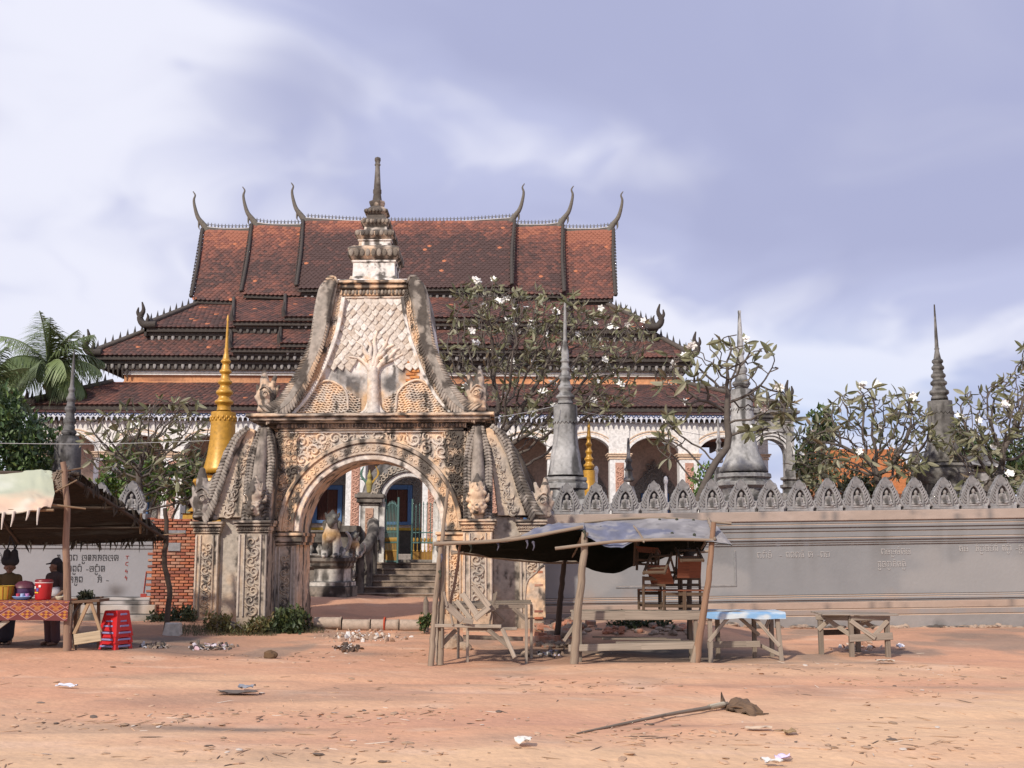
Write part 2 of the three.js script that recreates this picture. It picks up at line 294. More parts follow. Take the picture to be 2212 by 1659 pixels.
// ================================================================ perimeter walls along the road
const WD_ = 26, wY = (py, px = 1860) => at(px, py, WD_).y, wX = (px) => at(px, 1190, WD_).x, WZ = -WD_;
const redPaint = plain(0.30, 0.045, 0.035), inkDark = plain(0.055, 0.055, 0.06), chalk = plain(0.6, 0.6, 0.6);
// carved Khmer script, stroke by stroke
function script(x0, x1, y, h, seed, z) {
  const R = rng(seed), S = []; let x = x0;
  const add = (pts) => { for (let i = 1; i < pts.length; i++) S.push(beam(V(x + pts[i - 1][0] * h, y + pts[i - 1][1] * h, z), V(x + pts[i][0] * h, y + pts[i][1] * h, z), 0.014, h * 0.095)); };
  while (x < x1 - h * 0.5) {
    if (R() < 0.22) { x += h * 0.6; if (R() < 0.3) { add([[0, 0.3], [0.4, 0.3]]); x += h * 0.6; } continue; }
    const w = 0.5 + R() * 0.3, kd = R(); if (kd < 0.75) add([[0, 0.8], [0.1, 1], [0.22, 0.82], [0.34, 1], [w * 0.8, 0.82], [w, 0.98]]); else add([[0, 0.95], [w * 0.5, 0.85], [w, 0.95]]);
    if (kd < 0.35) add([[0.06, 0.76], [0.06, 0.2], [0.16, 0], [0.26, 0.12], [0.24, 0.4]]); else if (kd < 0.6) add([[0.04, 0.1], [0.1, 0], [0.18, 0.1], [0.12, 0.45], [0.2, 0.76]]); else add([[0.06, 0.76], [0, 0.5], [0.16, 0.42], [0.06, 0.28], [0.08, 0.02], [w * 0.6, 0.02]]);
    if (R() < 0.6) add([[w * 0.6, 0.7], [w * 0.55, 0.45], [w, 0.4]]);
    add([[w, 0.8], [w, R() < 0.5 ? 0 : 0.1], [w - 0.14, 0.02]]);
    if (R() < 0.3) add([[0.1, -0.18], [0.1, -0.5], [0.4, -0.55], [0.5, -0.25]]);
    if (R() < 0.28) add([[0.15, 1.12], [0.3, 1.3], [0.5, 1.15]]);
    x += h * (w + 0.26);
  }
  return S;
}
function merlonParts() { // flame-edged niche and its seated figure, base centre at the origin
  const R = [], n = 26;
  for (let i = 0; i <= n; i++) { const t = i / n, saw = (i % 3) / 3; R.push([(0.335 * Math.pow(1 - Math.pow(t, 1.75), 0.95) + 0.012) * (1 - 0.05 * Math.sin(t * 9)) + (t < 0.93 ? 0.022 * saw : 0) - (t < 0.12 ? 0.05 : 0), 0.02 + t * 0.73]); }
  const out = [[-0.26, 0], ...R.map(([x, y]) => [-x, y]), ...R.reverse(), [0.26, 0]];
  const niche = [[-0.14, 0.05], [-0.145, 0.26], [-0.12, 0.38], [-0.07, 0.46], [0, 0.52], [0.07, 0.46], [0.12, 0.38], [0.145, 0.26], [0.14, 0.05]];
  const rim = niche.map(([x, y]) => [x * 1.28, y * 1.06 - 0.01]), F2 = [];
  for (const s of [-1, 1]) for (let i = 0; i < 7; i++) { const t = i / 7, x = 0.2 * (1 - t * 0.75) + 0.02, y = 0.12 + t * 0.46; F2.push(limb(curve([V(s * x, y, 0.075), V(s * (x + 0.05), y + 0.07, 0.085), V(s * (x + 0.055 - t * 0.05), y + 0.15, 0.075)], 5), [0.03, 0.008], 5)); }
  const frame = [ext(out, 0.07, 0.15, [niche], 0.012), ext(out.map(([x, y]) => [x * 0.97, y * 0.985 + 0.004]), -0.045, 0.06, [], 0), ext(rim, 0.105, 0.1, [niche.map(([x, y]) => [x, y + 0.001])], 0.01), ...F2, box(-0.31, 0.31, -0.03, 0.045, -0.11, 0.11)];
  for (const s of [-1, 1]) frame.push(limb(curve([V(s * 0.27, 0.04, 0.05), V(s * 0.34, 0.1, 0.06), V(s * 0.35, 0.2, 0.05), V(s * 0.3, 0.22, 0.05)], 8), [0.045, 0.02], 6));
  const fig = blob([[-0.10, 0.115, 0.07, 0.10, 0.115, 0.07, 0.038, 0.038], [-0.05, 0.12, 0.1, 0.06, 0.105, 0.12, 0.03, 0.03], [0, 0.12, 0.03, 0, 0.26, 0.03, 0.068, 0.066], [-0.075, 0.285, 0.03, 0.075, 0.285, 0.03, 0.03, 0.03], [-0.085, 0.28, 0.03, -0.105, 0.18, 0.05, 0.026, 0.022], [-0.105, 0.18, 0.05, -0.02, 0.15, 0.11, 0.022, 0.018], [0.085, 0.28, 0.03, 0.105, 0.18, 0.05, 0.026, 0.022], [0.105, 0.18, 0.05, 0.02, 0.15, 0.11, 0.022, 0.018], [0, 0.3, 0.03, 0, 0.35, 0.03, 0.026, 0.026], [0, 0.375, 0.035, 0, 0.395, 0.035, 0.045, 0.045], [0, 0.43, 0.03, 0, 0.455, 0.03, 0.025, 0.014]], 0.018, 0.0085);
  return [frame, [fig, box(-0.13, 0.13, 0.045, 0.085, -0.02, 0.12, 0.008)]];
}
const cem0 = greyCol({ base: [0.205, 0.21, 0.22], light: [0.245, 0.248, 0.256], dark: [0.125, 0.122, 0.122], dk: -0.1, gain: 0.3, var: 1.4, fine: 0.07, top: 0.1, dust: 0.75 });
const cem = (x, y, z, a, b, c) => { let q = cem0(x, y, z, a, b, c); q = mix3(q, [0.12, 0.115, 0.11], 0.42 * ss(0.54, 0.7, fbm(x * 3.5, y * 0.14, 3, 4)) * ss(0.9, 2.3, y)); q = mix3(q, [0.31, 0.30, 0.295], 0.5 * ss(0.6, 0.68, fbm(x * 0.6 + 3, y * 0.8, 9, 3))); return mix3(q, [0.36, 0.235, 0.165], ss(0.95, 0.25, y + (fbm(x * 2.2, y, 4, 4) - 0.5) * 0.9) * 0.6); };
const mcol = greyCol({ base: [0.215, 0.213, 0.22], light: [0.31, 0.305, 0.31], dark: [0.09, 0.085, 0.085], dk: -0.02, top: 0.2 });
let merlonProto;
function addMerlons(wall, spots) {
  for (const [x, y, z] of spots) {
    let m;
    if (!merlonProto) {
      const [fr, fig] = merlonParts(), b = origin(wall), up = (gs) => gs.flat(9).map((g) => g.translate(b.x, b.y, b.z));
      merlonProto = mesh('merlon', up(fr), stone, wall, { col: mcol }); mesh('buddha_figure', up(fig), stone, merlonProto, { col: greyCol({ base: [0.27, 0.262, 0.265], light: [0.35, 0.335, 0.33], dk: -0.15, top: 0.1 }) });
      m = merlonProto;
    } else { m = merlonProto.clone(); wall.add(m); }
    const b = origin(wall); m.position.set(x - b.x, y - b.y, z - b.z); const q = h3(Math.round(x * 40), 7, 2), w = h3(Math.round(x * 40), 9, 5); m.rotation.set((q - 0.5) * 0.05, (w - 0.5) * 0.14, (q - 0.5) * 0.05); m.scale.set(0.96 + w * 0.05, 0.95 + q * 0.09, 1);
  }
}
{ // right: long grey cement wall
  const x0 = wX(1168), x1 = wX(2700), xr = wX(1860), sl = (x) => (x - xr) * 0.018;
  const wall = thing('perimeter_wall', 'long grey cement wall topped by a row of Buddha niches, right of the gateway', 'wall', V(x0, 0.2, WZ));
  const bend = { bend: (q) => { q.y += sl(q.x); } };
  const course = (name, ya, yb, proj, o = {}) => mesh(name, box(x0, x1, wY(ya), wY(yb), WZ - 0.25, WZ + proj, 0.014), render_, wall, { tess: 0.16, col: o.col ?? cem, ...bend });
  const dusty = greyCol({ base: [0.35, 0.26, 0.21], light: [0.38, 0.295, 0.24], dark: [0.2, 0.16, 0.14], dk: -0.2, top: -0.2 });
  course('coping', 1103, 1124.5, 0.17, { col: greyCol({ base: [0.34, 0.275, 0.235], light: [0.38, 0.31, 0.27], dark: [0.17, 0.155, 0.15], dk: -0.12, top: -0.1 }) });
  [[1124.6, 1131, 0.13], [1131.2, 1139, 0.15], [1139.3, 1147, 0.11], [1147.2, 1160, 0.085], [1160.2, 1166, 0.105], [1166.2, 1172, 0.06], [1172.2, 1176, 0.035]].forEach(([a, b, p]) => course('moulding', a, b, p));
  course('wall_panel', 1176.2, 1284, 0, {});
  [[1284.2, 1288, 0.05], [1288.2, 1295, 0.085], [1295.2, 1298.5, 0.05]].forEach(([a, b, p]) => course('moulding', a, b, p));
  course('plinth', 1298.7, 1314, 0.13, { col: dusty }); course('plinth', 1314.2, 1327, 0.2, { col: cem }); course('plinth', 1327.2, 1375, 0.28, { col: greyCol({ base: [0.23, 0.215, 0.21], light: [0.28, 0.26, 0.25], dk: -0.1, dust: 0.8, gain: 0.5 }) });
  mesh('panel_border', [box(wX(1585), wX(1589), wY(1186), wY(1262), WZ, WZ + 0.02), box(wX(1330), wX(1589), wY(1259), wY(1263), WZ, WZ + 0.018)].map((g) => g), stone, wall, { col: cem, ...bend });
  const z = WZ + 0.008;
  mesh('inscription', [script(wX(1635), wX(1790), wY(1202), 0.13, 5, z), script(wX(1889), wX(1973), wY(1198), 0.13, 9, z), script(wX(1895), wX(1960), wY(1225), 0.13, 12, z), script(wX(2072), wX(2420), wY(1194), 0.13, 21, z)], std({ color: rgb(0.40, 0.385, 0.38) }), wall, bend);
  const cs = []; for (let i = -1; i < 26; i++) { const px = 1288 + i * 63.2 - (i > 0 ? i * i * 0.012 : 0), x = wX(px); cs.push([x, wY(1103) + 0.028 + sl(x), WZ + 0.02 + (h3(i, 3, 1) - 0.5) * 0.02]); }
  addMerlons(wall, cs);
  // eroded footing stones under the plinth
  const R = rng(8), st = []; for (let i = 0; i < 110; i++) { const x = lerp(wX(1200), wX(2230), R()); st.push(rock(V(x, gh(x, WZ) + 0.0 + R() * 0.04, WZ + 0.3 + R() * 0.16), 0.06 + R() * 0.1, 0.03 + R() * 0.04, 0.04 + R() * 0.05, i)); }
  mesh('footing_rubble', st, stone, wall, { kind: 'stuff', col: greyCol({ base: [0.36, 0.27, 0.21], light: [0.45, 0.34, 0.26], dk: 0 }) });
}
const bricks = [[0.40, 0.135, 0.07], [0.34, 0.11, 0.065], [0.46, 0.18, 0.10], [0.27, 0.10, 0.07], [0.42, 0.22, 0.15]].map((c) => gritty(...c));
const brickGeo = [0, 1, 2].map((k) => uvBox(box(-0.105 + k * 0.008, 0.105, -0.029, 0.029 - k * 0.003, -0.06, 0.05 - k * 0.006, 0.006)));
function brickItems(x0, x1, y0, y1, z, seed, keep = () => true) {
  const R = rng(seed), out = []; let r = 0;
  for (let y = y0; y < y1; y += 0.072, r++) for (let x = x0 + (r % 2 ? 0.11 : 0); x < x1; x += 0.223) { const j = R(), q = R(); if (keep(x, y)) out.push({ m: mat4(V(x + (j - 0.5) * 0.01, y, z + (q - 0.5) * 0.03), euler((q - 0.5) * 0.05, (j - 0.5) * 0.08, (q - 0.5) * 0.05)), k: Math.floor(j * 4.99), g: Math.floor(q * 2.99) }); }
  return out;
}
{ // left: painted cement wall ending in bare brick beside the gateway
  const x0 = wX(-420), x1 = wX(331), xe = wX(438), pale = greyCol({ base: [0.235, 0.24, 0.26], light: [0.29, 0.29, 0.31], dark: [0.2, 0.195, 0.19], dk: -0.2, top: 0.1, gain: 0.35, var: 1.4, fine: 0.08 });
  const wall = thing('perimeter_wall', 'pale cement wall with carved script and bare brick end, left of the gateway', 'wall', V(xe, 0.2, WZ));
  const course = (name, ya, yb, proj, col = pale, xb = x1) => mesh(name, box(x0, xb, wY(ya, 300), wY(yb, 300), WZ - 0.25, WZ + proj, 0.014), render_, wall, { tess: 0.16, col });
  course('coping', 1110, 1130, 0.15, pale, wX(315)); course('moulding', 1130.2, 1148, 0.1); course('moulding', 1148.2, 1169, 0.08); course('moulding', 1169.2, 1178, 0.06); course('moulding', 1178.2, 1186, 0.03);
  mesh('wall_panel', box(x0, x1, wY(1186.2, 300), wY(1290, 300), WZ - 0.25, WZ, 0.012), render_, wall, { tess: 0.1, col: (x, y, z, a, b, c) => { const q = pale(x, y, z, a, b, c), s = Math.exp(-(((x - wX(255)) / 0.22) ** 2) - ((y - wY(1278, 300)) / 0.16) ** 2) * 0.85 * fbm(x * 5, y * 5, 1) * 1.6 + 0.5 * ss(0.72, 0.3, y); return mix3(q, [0.11, 0.1, 0.1], clamp(s)); } });
  course('moulding', 1290.2, 1297, 0.05, greyCol({ base: [0.32, 0.28, 0.25] })); course('plinth', 1297.2, 1306, 0.1, greyCol({ base: [0.24, 0.2, 0.18], dk: 0.2 })); course('plinth', 1306.2, 1326, 0.13, greyCol({ base: [0.36, 0.3, 0.24] }), wX(345)); course('plinth', 1326.2, 1365, 0.18, greyCol({ base: [0.22, 0.2, 0.17], dk: 0.2 }), wX(345));
  mesh('mortar_core', box(x1, xe, wY(1345, 300), wY(1121, 300), WZ - 0.25, WZ - 0.03), gritty(0.24, 0.17, 0.13), wall);
  const P = [[1290, 710, 1385, 775], [1270, 615, 1420, 640]].map(([a, b, c, d]) => [a * 0.2821, (1350 + b / 2.552) * 0.72, c * 0.2821, (1350 + d / 2.552) * 0.72]);
  mesh('plaster_patch', P.map(([a, b, c, d]) => box(wX(a), wX(c), wY(b, 300), wY(d, 300), WZ - 0.02, WZ + 0.045)), stone, wall, { tess: 0.15, col: pale });
  const it = brickItems(x1 - 0.02, xe, wY(1344, 300), wY(1117, 300), WZ - 0.02, 4).concat(brickItems(wX(313), x1 - 0.08, wY(1129, 300) + 0.02, wY(1117, 300), WZ - 0.02, 5));
  pieces('brick', brickGeo, bricks, it, wall);
  const ly = (zy) => wY((1350 + zy / 2.552) * 0.72, 300), lx = (zx) => wX(zx * 0.2821), z = WZ + 0.006;
  mesh('inscription', [script(lx(440), lx(925), ly(848), 0.135, 3, z), script(lx(470), lx(835), ly(932), 0.135, 7, z), script(lx(545), lx(850), ly(1015), 0.135, 15, z), script(lx(-420), lx(30), ly(848), 0.135, 33, z)], inkDark, wall);
  const L = [], seg = (pts) => { for (let i = 1; i < pts.length; i++) L.push(beam(V(lx(pts[i - 1][0]), ly(pts[i - 1][1]), z), V(lx(pts[i][0]), ly(pts[i][1]), z), 0.012, 0.014)); };
  seg([[965, 812], [990, 812]]); seg([[977, 812], [977, 836]]); seg([[988, 858], [970, 862], [968, 880], [986, 886]]); seg([[974, 915], [968, 932], [986, 930]]); seg([[982, 922], [982, 944]]); seg([[974, 962], [968, 980], [986, 978]]); seg([[982, 970], [982, 998]]);
  mesh('painted_letters', L, redPaint, wall);
  mesh('red_paint_mark', [beam(V(lx(1130), ly(930), z), V(lx(1118), ly(1095), z), 0.014, 0.04), box(lx(1095), lx(1140), ly(1130), ly(1100), z - 0.005, z + 0.01)], redPaint, wall);
  addMerlons(wall, [210, 280, 146, 82, 18, -46].map((px) => [wX(px), wY(1110, 300) + 0.03, WZ + 0.02]));
}

// ================================================================ the stucco gateway
const spiral = (c, r, dir = 1, ph = 0, turns = 1.35, th = 0.2) => { const p = []; for (let i = 0; i <= 14; i++) { const t = i / 14, a = ph + dir * t * turns * 6.283, q = r * (1 - 0.86 * t); p.push(V(c.x + Math.cos(a) * q, c.y + Math.sin(a) * q, c.z + 0.01 * t)); } return limb(p, (t) => r * th * (1 - 0.55 * t), 5, false); };
const comma = (c, r, a) => limb(curve([V(c.x, c.y, c.z), V(c.x + Math.cos(a) * r * 0.6, c.y + Math.sin(a) * r * 0.6, c.z + 0.02), V(c.x + Math.cos(a + 0.5) * r, c.y + Math.sin(a + 0.5) * r, c.z)], 5), (t) => r * 0.2 * (1.1 - t), 5);
function vine(cx, y0, y1, w, z, seed = 1) { // upright scroll of leaves
  const out = [], R = rng(seed); let s = 1;
  for (let y = y0 + w * 0.4; y < y1 - w * 0.3; y += w * 0.62, s = -s) {
    const c = V(cx + s * w * 0.09, y, z); out.push(spiral(c, w * 0.36, s, s > 0 ? -2.3 : -0.8, 1.2, 0.26), comma(V(cx - s * w * 0.18, y + w * 0.1, z), w * 0.34, s > 0 ? 2.2 : 0.8), comma(V(cx - s * w * 0.2, y - w * 0.14, z), w * 0.26, (s > 0 ? 3.6 : -0.5) + R() * 0.3));
  }
  return out;
}
function packScrolls(inside, x0, x1, y0, y1, r0, r1, z, seed, tries = 900) {
  const R = rng(seed), C = [], out = [];
  for (let i = 0; i < tries; i++) { const r = lerp(r1, r0, Math.sqrt(i / tries)) * (0.85 + 0.3 * R()), x = lerp(x0, x1, R()), y = lerp(y0, y1, R()); if (!inside(x, y, r * 0.75)) continue; if (C.some((c) => Math.hypot(c[0] - x, c[1] - y) < (c[2] + r) * 0.86)) continue; C.push([x, y, r]); }
  for (const [x, y, r] of C) { const s = R() < 0.5 ? 1 : -1, ph = R() * 6.28, c = V(x, y, z); out.push(spiral(c, r * 0.9, s, ph, 1.3, 0.25)); for (let k = 0; k < 3; k++) { const a = ph + k * 1.5 + R(); out.push(comma(V(x + Math.cos(a) * r * 0.75, y + Math.sin(a) * r * 0.75, z), r * 0.5, a + s * 0.9)); } }
  for (let i = 0; i < tries * 0.5; i++) { const x = lerp(x0, x1, R()), y = lerp(y0, y1, R()), r = r0 * (0.7 + R() * 0.6); if (inside(x, y, r * 0.6) && !C.some((c) => Math.hypot(c[0] - x, c[1] - y) < c[2] * 0.8)) out.push(comma(V(x, y, z), r * 1.5, R() * 6.28)); }
  return out;
}
function scales(path, wid, z, rows, step = 0.085, zf = () => 0) { // overlapping half-round scales along a path in xy
  const out = [], P = new THREE.CatmullRomCurve3(path), L = P.getLength(), n = Math.floor(L / step);
  for (let i = 0; i <= n; i++) { const t = i / n, p = P.getPointAt(t), d = P.getTangentAt(t), nx = -d.y, ny = d.x, w = typeof wid === 'function' ? wid(t) : wid, a = Math.atan2(d.y, d.x);
    for (const s of [-1, 1]) { const o = s * w * 0.23, g = new THREE.SphereGeometry(1, 7, 5).scale(w * 0.36, step * 0.55, 0.02 + w * 0.02).rotateZ(a - Math.PI / 2 + s * 0.62).translate(p.x + nx * o, p.y + ny * o, z + zf(p.x, p.y) - w * 0.02); out.push(g); } }
  return out;
}
const GB = V(at(802, 1190, 25).x, 0.2, -25.6), gX = (o) => GB.x + o / 94.0, gY = (py) => at(802, py, 25).y, ZA = -25;
const gate = thing('gateway', 'weathered orange stucco temple gateway with arch, serpent borders and tiered spire', 'gateway', GB);
{
  const W_ = { tess: 0.09 }, put = (n, g, c, o = {}) => mesh(n, g, stone, gate, { ...W_, col: gateCol(c), ...o }), raw = (n, g, c, p = gate, o = {}) => mesh(n, g, stone, p, { col: gateCol(c), ...o });
  const yb = 0.0, yc = gY(1147), yTop = gY(932);
  // arch wall
  const r0 = 154 / 94, sh = new THREE.Shape([[-320, 0], [-320, 1], [-210, 1], [-210, 2], [210, 2], [210, 1], [320, 1], [320, 0], [154, 0]].map(([o, k]) => new THREE.Vector2(gX(o), [yb - 1, gY(1110), yTop][k])));
  sh.lineTo(gX(154), yc); sh.absarc(gX(0), yc, r0, 0, Math.PI, false); sh.lineTo(gX(-154), yb - 1);
  const body = put('arch_wall', ext(sh, ZA, 1.5, [], 0.02), { warm: 0.5, dk: -0.05, white: 0.2 });
  const ring = (ra, rb, zf, d) => { const s = new THREE.Shape(); s.absarc(gX(0), yc, rb / 94, 0, Math.PI, false); s.absarc(gX(0), yc, ra / 94, Math.PI, 0, true); return ext(s, zf, d, [], 0.012); };
  const curved = (g) => g;
  put('arch_moulding', curved(ring(152, 164, ZA + 0.1, 0.5)), { warm: 0.3, dk: 0.0, white: 0.5 });
  const band = put('arch_band', ring(164.3, 188, ZA + 0.15, 0.5), { warm: 0.3, dk: 0.16 });
  put('arch_moulding', ring(188.3, 197, ZA + 0.2, 0.5), { warm: 0.2, dk: 0.3 });
  { const B = []; for (let i = 0; i < 46; i++) { const a = (i + 0.5) / 46 * Math.PI; B.push(spiral(V(gX(0) + Math.cos(a) * 176 / 94, yc + Math.sin(a) * 176 / 94, ZA + 0.15), 0.075, i % 2 ? 1 : -1, a, 1.2, 0.24)); } raw('scroll_carving', B, { warm: 0.5, dk: 0.02 }, band); }
  // spandrel scrollwork
  const out = (x, y, r) => Math.hypot(x - gX(0), y - yc) > 198 / 94 + r && y < yTop - 0.06 - r * 0.6;
  raw('scroll_carving', packScrolls((x, y, r) => out(x, y, r) && Math.abs(x - gX(0)) < 158 / 94 - r * 0.5, gX(-160), gX(160), yc + 1, yTop, 0.07, 0.2, ZA + 0.012, 4, 1500), { warm: 0.9, dk: -0.4, white: 0.35 }, body);
  for (const s of [-1, 1]) raw('scroll_carving', packScrolls((x, y, r) => Math.hypot(x - gX(0), y - yc) > 198 / 94 + r * 0.7 && Math.abs(x - gX(s * 180)) < 22 / 94, gX(s * 180 - 26), gX(s * 180 + 26), yc - 0.2, yTop - 0.05, 0.06, 0.12, ZA + 0.06, 9 + s, 700), { warm: 0, dk: s < 0 ? 0.42 : 0.25 }, body);
  for (const s of [-1, 1]) put('carved_border', box(gX(s * 160), gX(s * 203), yc + 1.1, yTop, ZA, ZA + 0.05), { warm: 0, dk: s < 0 ? 0.62 : 0.4 });
  // piers, pilasters and jambs
  for (const s of [-1, 1]) {
    const X = (a, b) => [gX(s * a), gX(s * b)], bx = (a, b, ya, y2, z, zb = -26.5) => box(...X(a, b), ya === null ? yb - 0.6 : gY(ya), gY(y2), zb, z, 0.016);
    const panel = (a, b, z, y0, y1, seed, dkk = 0) => {
      const pil = put('pilaster', bx(a, b, null, y1, z), { warm: 0.3, dk: -0.1 + dkk, base: [0.44, 0.375, 0.305] });
      const w = b - a, t = 5; for (const [p, q] of [[a + 1, a + t], [b - t, b - 1], [a + w * 0.2, a + w * 0.2 + 3], [b - w * 0.2 - 3, b - w * 0.2]]) raw('fillet', bx(p, q, y0, y1 + 4, z + 0.035, z - 0.1), { warm: 0.15, white: 0.25, dk: -0.1 }, pil);
      raw('scroll_carving', vine((gX(s * a) + gX(s * b)) / 2, gY(y0), gY(y1 + 8), w / 94 * 0.52, z + 0.012, seed), { warm: 0.3, dk: -0.12, base: [0.48, 0.39, 0.30] }, pil);
      return pil;
    };
    const cap = (a, b, z) => { for (const [ya, y2, e, zz] of [[1150, 1146.2, 2, 0.04], [1146, 1137.2, 4, 0.06], [1137, 1131.2, 7, 0.12], [1131, 1125, 9, 0.16]]) put('pier_cornice', bx(a - e, b + e, ya, y2, z + zz), { warm: 0.25, dk: 0.25 }); const T = []; for (let o = a; o < b; o += 5) T.push(spiral(V(gX(s * o), gY(1141.5), z + 0.065), 0.034, 1, o, 1, 0.3)); raw('scroll_carving', T, { dk: 0.15 }); };
    panel(318, 369, ZA + 0.22, 1325, 1150, 21 + s); cap(318, 369, ZA + 0.22);
    panel(201, 262, ZA + 0.9, 1325, 1150, 31 + s); cap(201, 262, ZA + 0.9);
    panel(156, 203, ZA + 0.1, 1325, 1176, 41 + s, 0.05);
    for (const [ya, y2, e, zz] of [[1176, 1170.2, 2, 0.05], [1170, 1157.2, 5, 0.1], [1157, 1150, 8, 0.15]]) put('capital', bx(148 - e, 203, ya, y2, ZA + 0.1 + zz, -26.4), { warm: 0.5, dk: 0.05 });
    put('recess_wall', bx(262, 319, null, 1118, ZA + 0.12), { warm: 0.15, dk: -0.1, base: [0.43, 0.385, 0.335] });
    // lancet serpent body on the pilaster, leaning back towards the cornice
    const lean = (y) => -Math.max(0, (y - gY(1126))) * 0.30, lc = s * 231, la = [[-30, 1126], [-31, 1060], [-30, 985], [-24, 945], [-12, 924], [0, 917], [12, 924], [24, 945], [30, 985], [31, 1060], [30, 1126]].map(([o, y]) => [gX(lc + o), gY(y)]);
    const lz = ZA + 0.78; const bend = (q) => { q.z += lean(q.y); };
    const lan = put('serpent_body', ext(la, lz, 0.5, [], 0.04), { warm: 0.05, dk: 0.30, base: [0.33, 0.285, 0.245] }, { bend });
    raw('scales', [scales([V(gX(lc - 21), gY(1120), 0), V(gX(lc - 21), gY(985), 0), V(gX(lc - 5), gY(926), 0)], 0.17, lz + 0.02, 2, 0.07), scales([V(gX(lc + 21), gY(1120), 0), V(gX(lc + 21), gY(985), 0), V(gX(lc + 5), gY(926), 0)], 0.17, lz + 0.02, 2, 0.07), limb(curve([V(gX(lc), gY(1060), lz), V(gX(lc), gY(990), lz + 0.06), V(gX(lc), gY(925), lz - 0.02)], 8), [0.17, 0.09], 8)], { warm: -0.5, dk: 0.25, base: [0.32, 0.28, 0.245] }, lan, { bend, re: false });
    // mask at its foot
    const m0 = V(gX(lc), gY(1100), lz + 0.08), k = 1.0, cp = (a) => a.map((v, i) => i < 6 ? v * k + [m0.x, m0.y, m0.z][i % 3] : v * k);
    const H = [[0, 0, 0, 0, 0.16, -0.02, 0.17, 0.19], [0, 0.02, 0.15, 0, -0.005, 0.18, 0.045, 0.055], [-0.085, 0.07, 0.13, -0.085, 0.07, 0.13, 0.05, 0.05], [0.085, 0.07, 0.13, 0.085, 0.07, 0.13, 0.05, 0.05], [-0.15, 0.13, 0.1, -0.03, 0.115, 0.16, 0.022, 0.022], [0.15, 0.13, 0.1, 0.03, 0.115, 0.16, 0.022, 0.022], [-0.13, -0.02, 0.1, 0, -0.08, 0.14, 0.022, 0.026], [0.13, -0.02, 0.1, 0, -0.08, 0.14, 0.022, 0.026], [-0.11, -0.1, 0.07, 0.11, -0.1, 0.07, 0.05, 0.05], [-0.13, 0, 0.06, -0.16, 0.02, 0.03, 0.07, 0.06], [0.13, 0, 0.06, 0.16, 0.02, 0.03, 0.07, 0.06], [-0.21, 0.16, 0, -0.24, 0.28, 0, 0.06, 0.03], [0.21, 0.16, 0, 0.24, 0.28, 0, 0.06, 0.03], [0, 0.3, 0.04, 0, 0.5, 0.02, 0.17, 0.13], [0, 0.5, 0.02, 0, 0.72, -0.04, 0.12, 0.03], [-0.12, 0.36, 0.07, -0.16, 0.56, 0.02, 0.06, 0.02], [0.12, 0.36, 0.07, 0.16, 0.56, 0.02, 0.06, 0.02], [0, 0.38, 0.17, 0, 0.52, 0.14, 0.06, 0.02], [-0.16, 0.3, 0.08, 0.16, 0.3, 0.08, 0.05, 0.05]];
    raw('demon_mask', [blob(H.map(cp), 0.03, 0.013), spiral(V(m0.x - 0.09, m0.y + 0.42, m0.z + 0.14), 0.05), spiral(V(m0.x + 0.09, m0.y + 0.42, m0.z + 0.14), 0.05, -1)], { warm: s > 0 ? 0.3 : 0, dk: s > 0 ? 0.1 : 0.42 });
    // flanking buttress: scaly outer band, carved inner band
    const outer = [[374, 1117], [352, 1085], [330, 1030], [312, 975], [290, 938], [262, 924]], inner = [[272, 1117], [266, 1060], [256, 985], [248, 930]], mid = [[332, 1117], [312, 1055], [290, 985], [262, 930]];
    const poly = [...outer, ...inner.slice().reverse()].map(([o, y]) => [gX(s * o), gY(y)]);
    const but = put('buttress', ext(poly, ZA + 0.26, 1.5, [], 0.02), { warm: 0.55, dk: -0.05 });
    const band2 = new THREE.Shape(); [...outer, ...mid.slice().reverse()].forEach(([o, y], i) => (i ? band2.lineTo(gX(s * o), gY(y)) : band2.moveTo(gX(s * o), gY(y))));
    put('serpent_body', ext(band2, ZA + 0.38, 1.74, [], 0.05), { warm: 0, dk: 0.36, base: [0.34, 0.295, 0.255] });
    const mpath = outer.map(([o, y], i) => { const q = [[332, 1117], [318, 1080], [303, 1030], [289, 985], [276, 952], [262, 930]][i]; return V(gX(s * (o + q[0]) / 2), gY((y + q[1]) / 2), 0); });
    raw('scales', scales(mpath, (t) => lerp(0.36, 0.12, t), ZA + 0.40, 3, 0.075), { warm: -0.5, dk: 0.25, base: [0.32, 0.285, 0.25] });
    const vx = (t) => lerp(302, 258, t), V2 = []; for (let i = 0; i < 17; i++) { const t = i / 17, p = V(gX(s * vx(t)), gY(lerp(1108, 945, t)), ZA + 0.27); V2.push(spiral(p, lerp(0.12, 0.04, t), i % 2 ? 1 : -1, i, 1.2, 0.2), comma(p, lerp(0.2, 0.07, t), i * 2.1)); }
    raw('scroll_carving', V2, { warm: 0.65, dk: -0.12, white: 0.1 }, but);
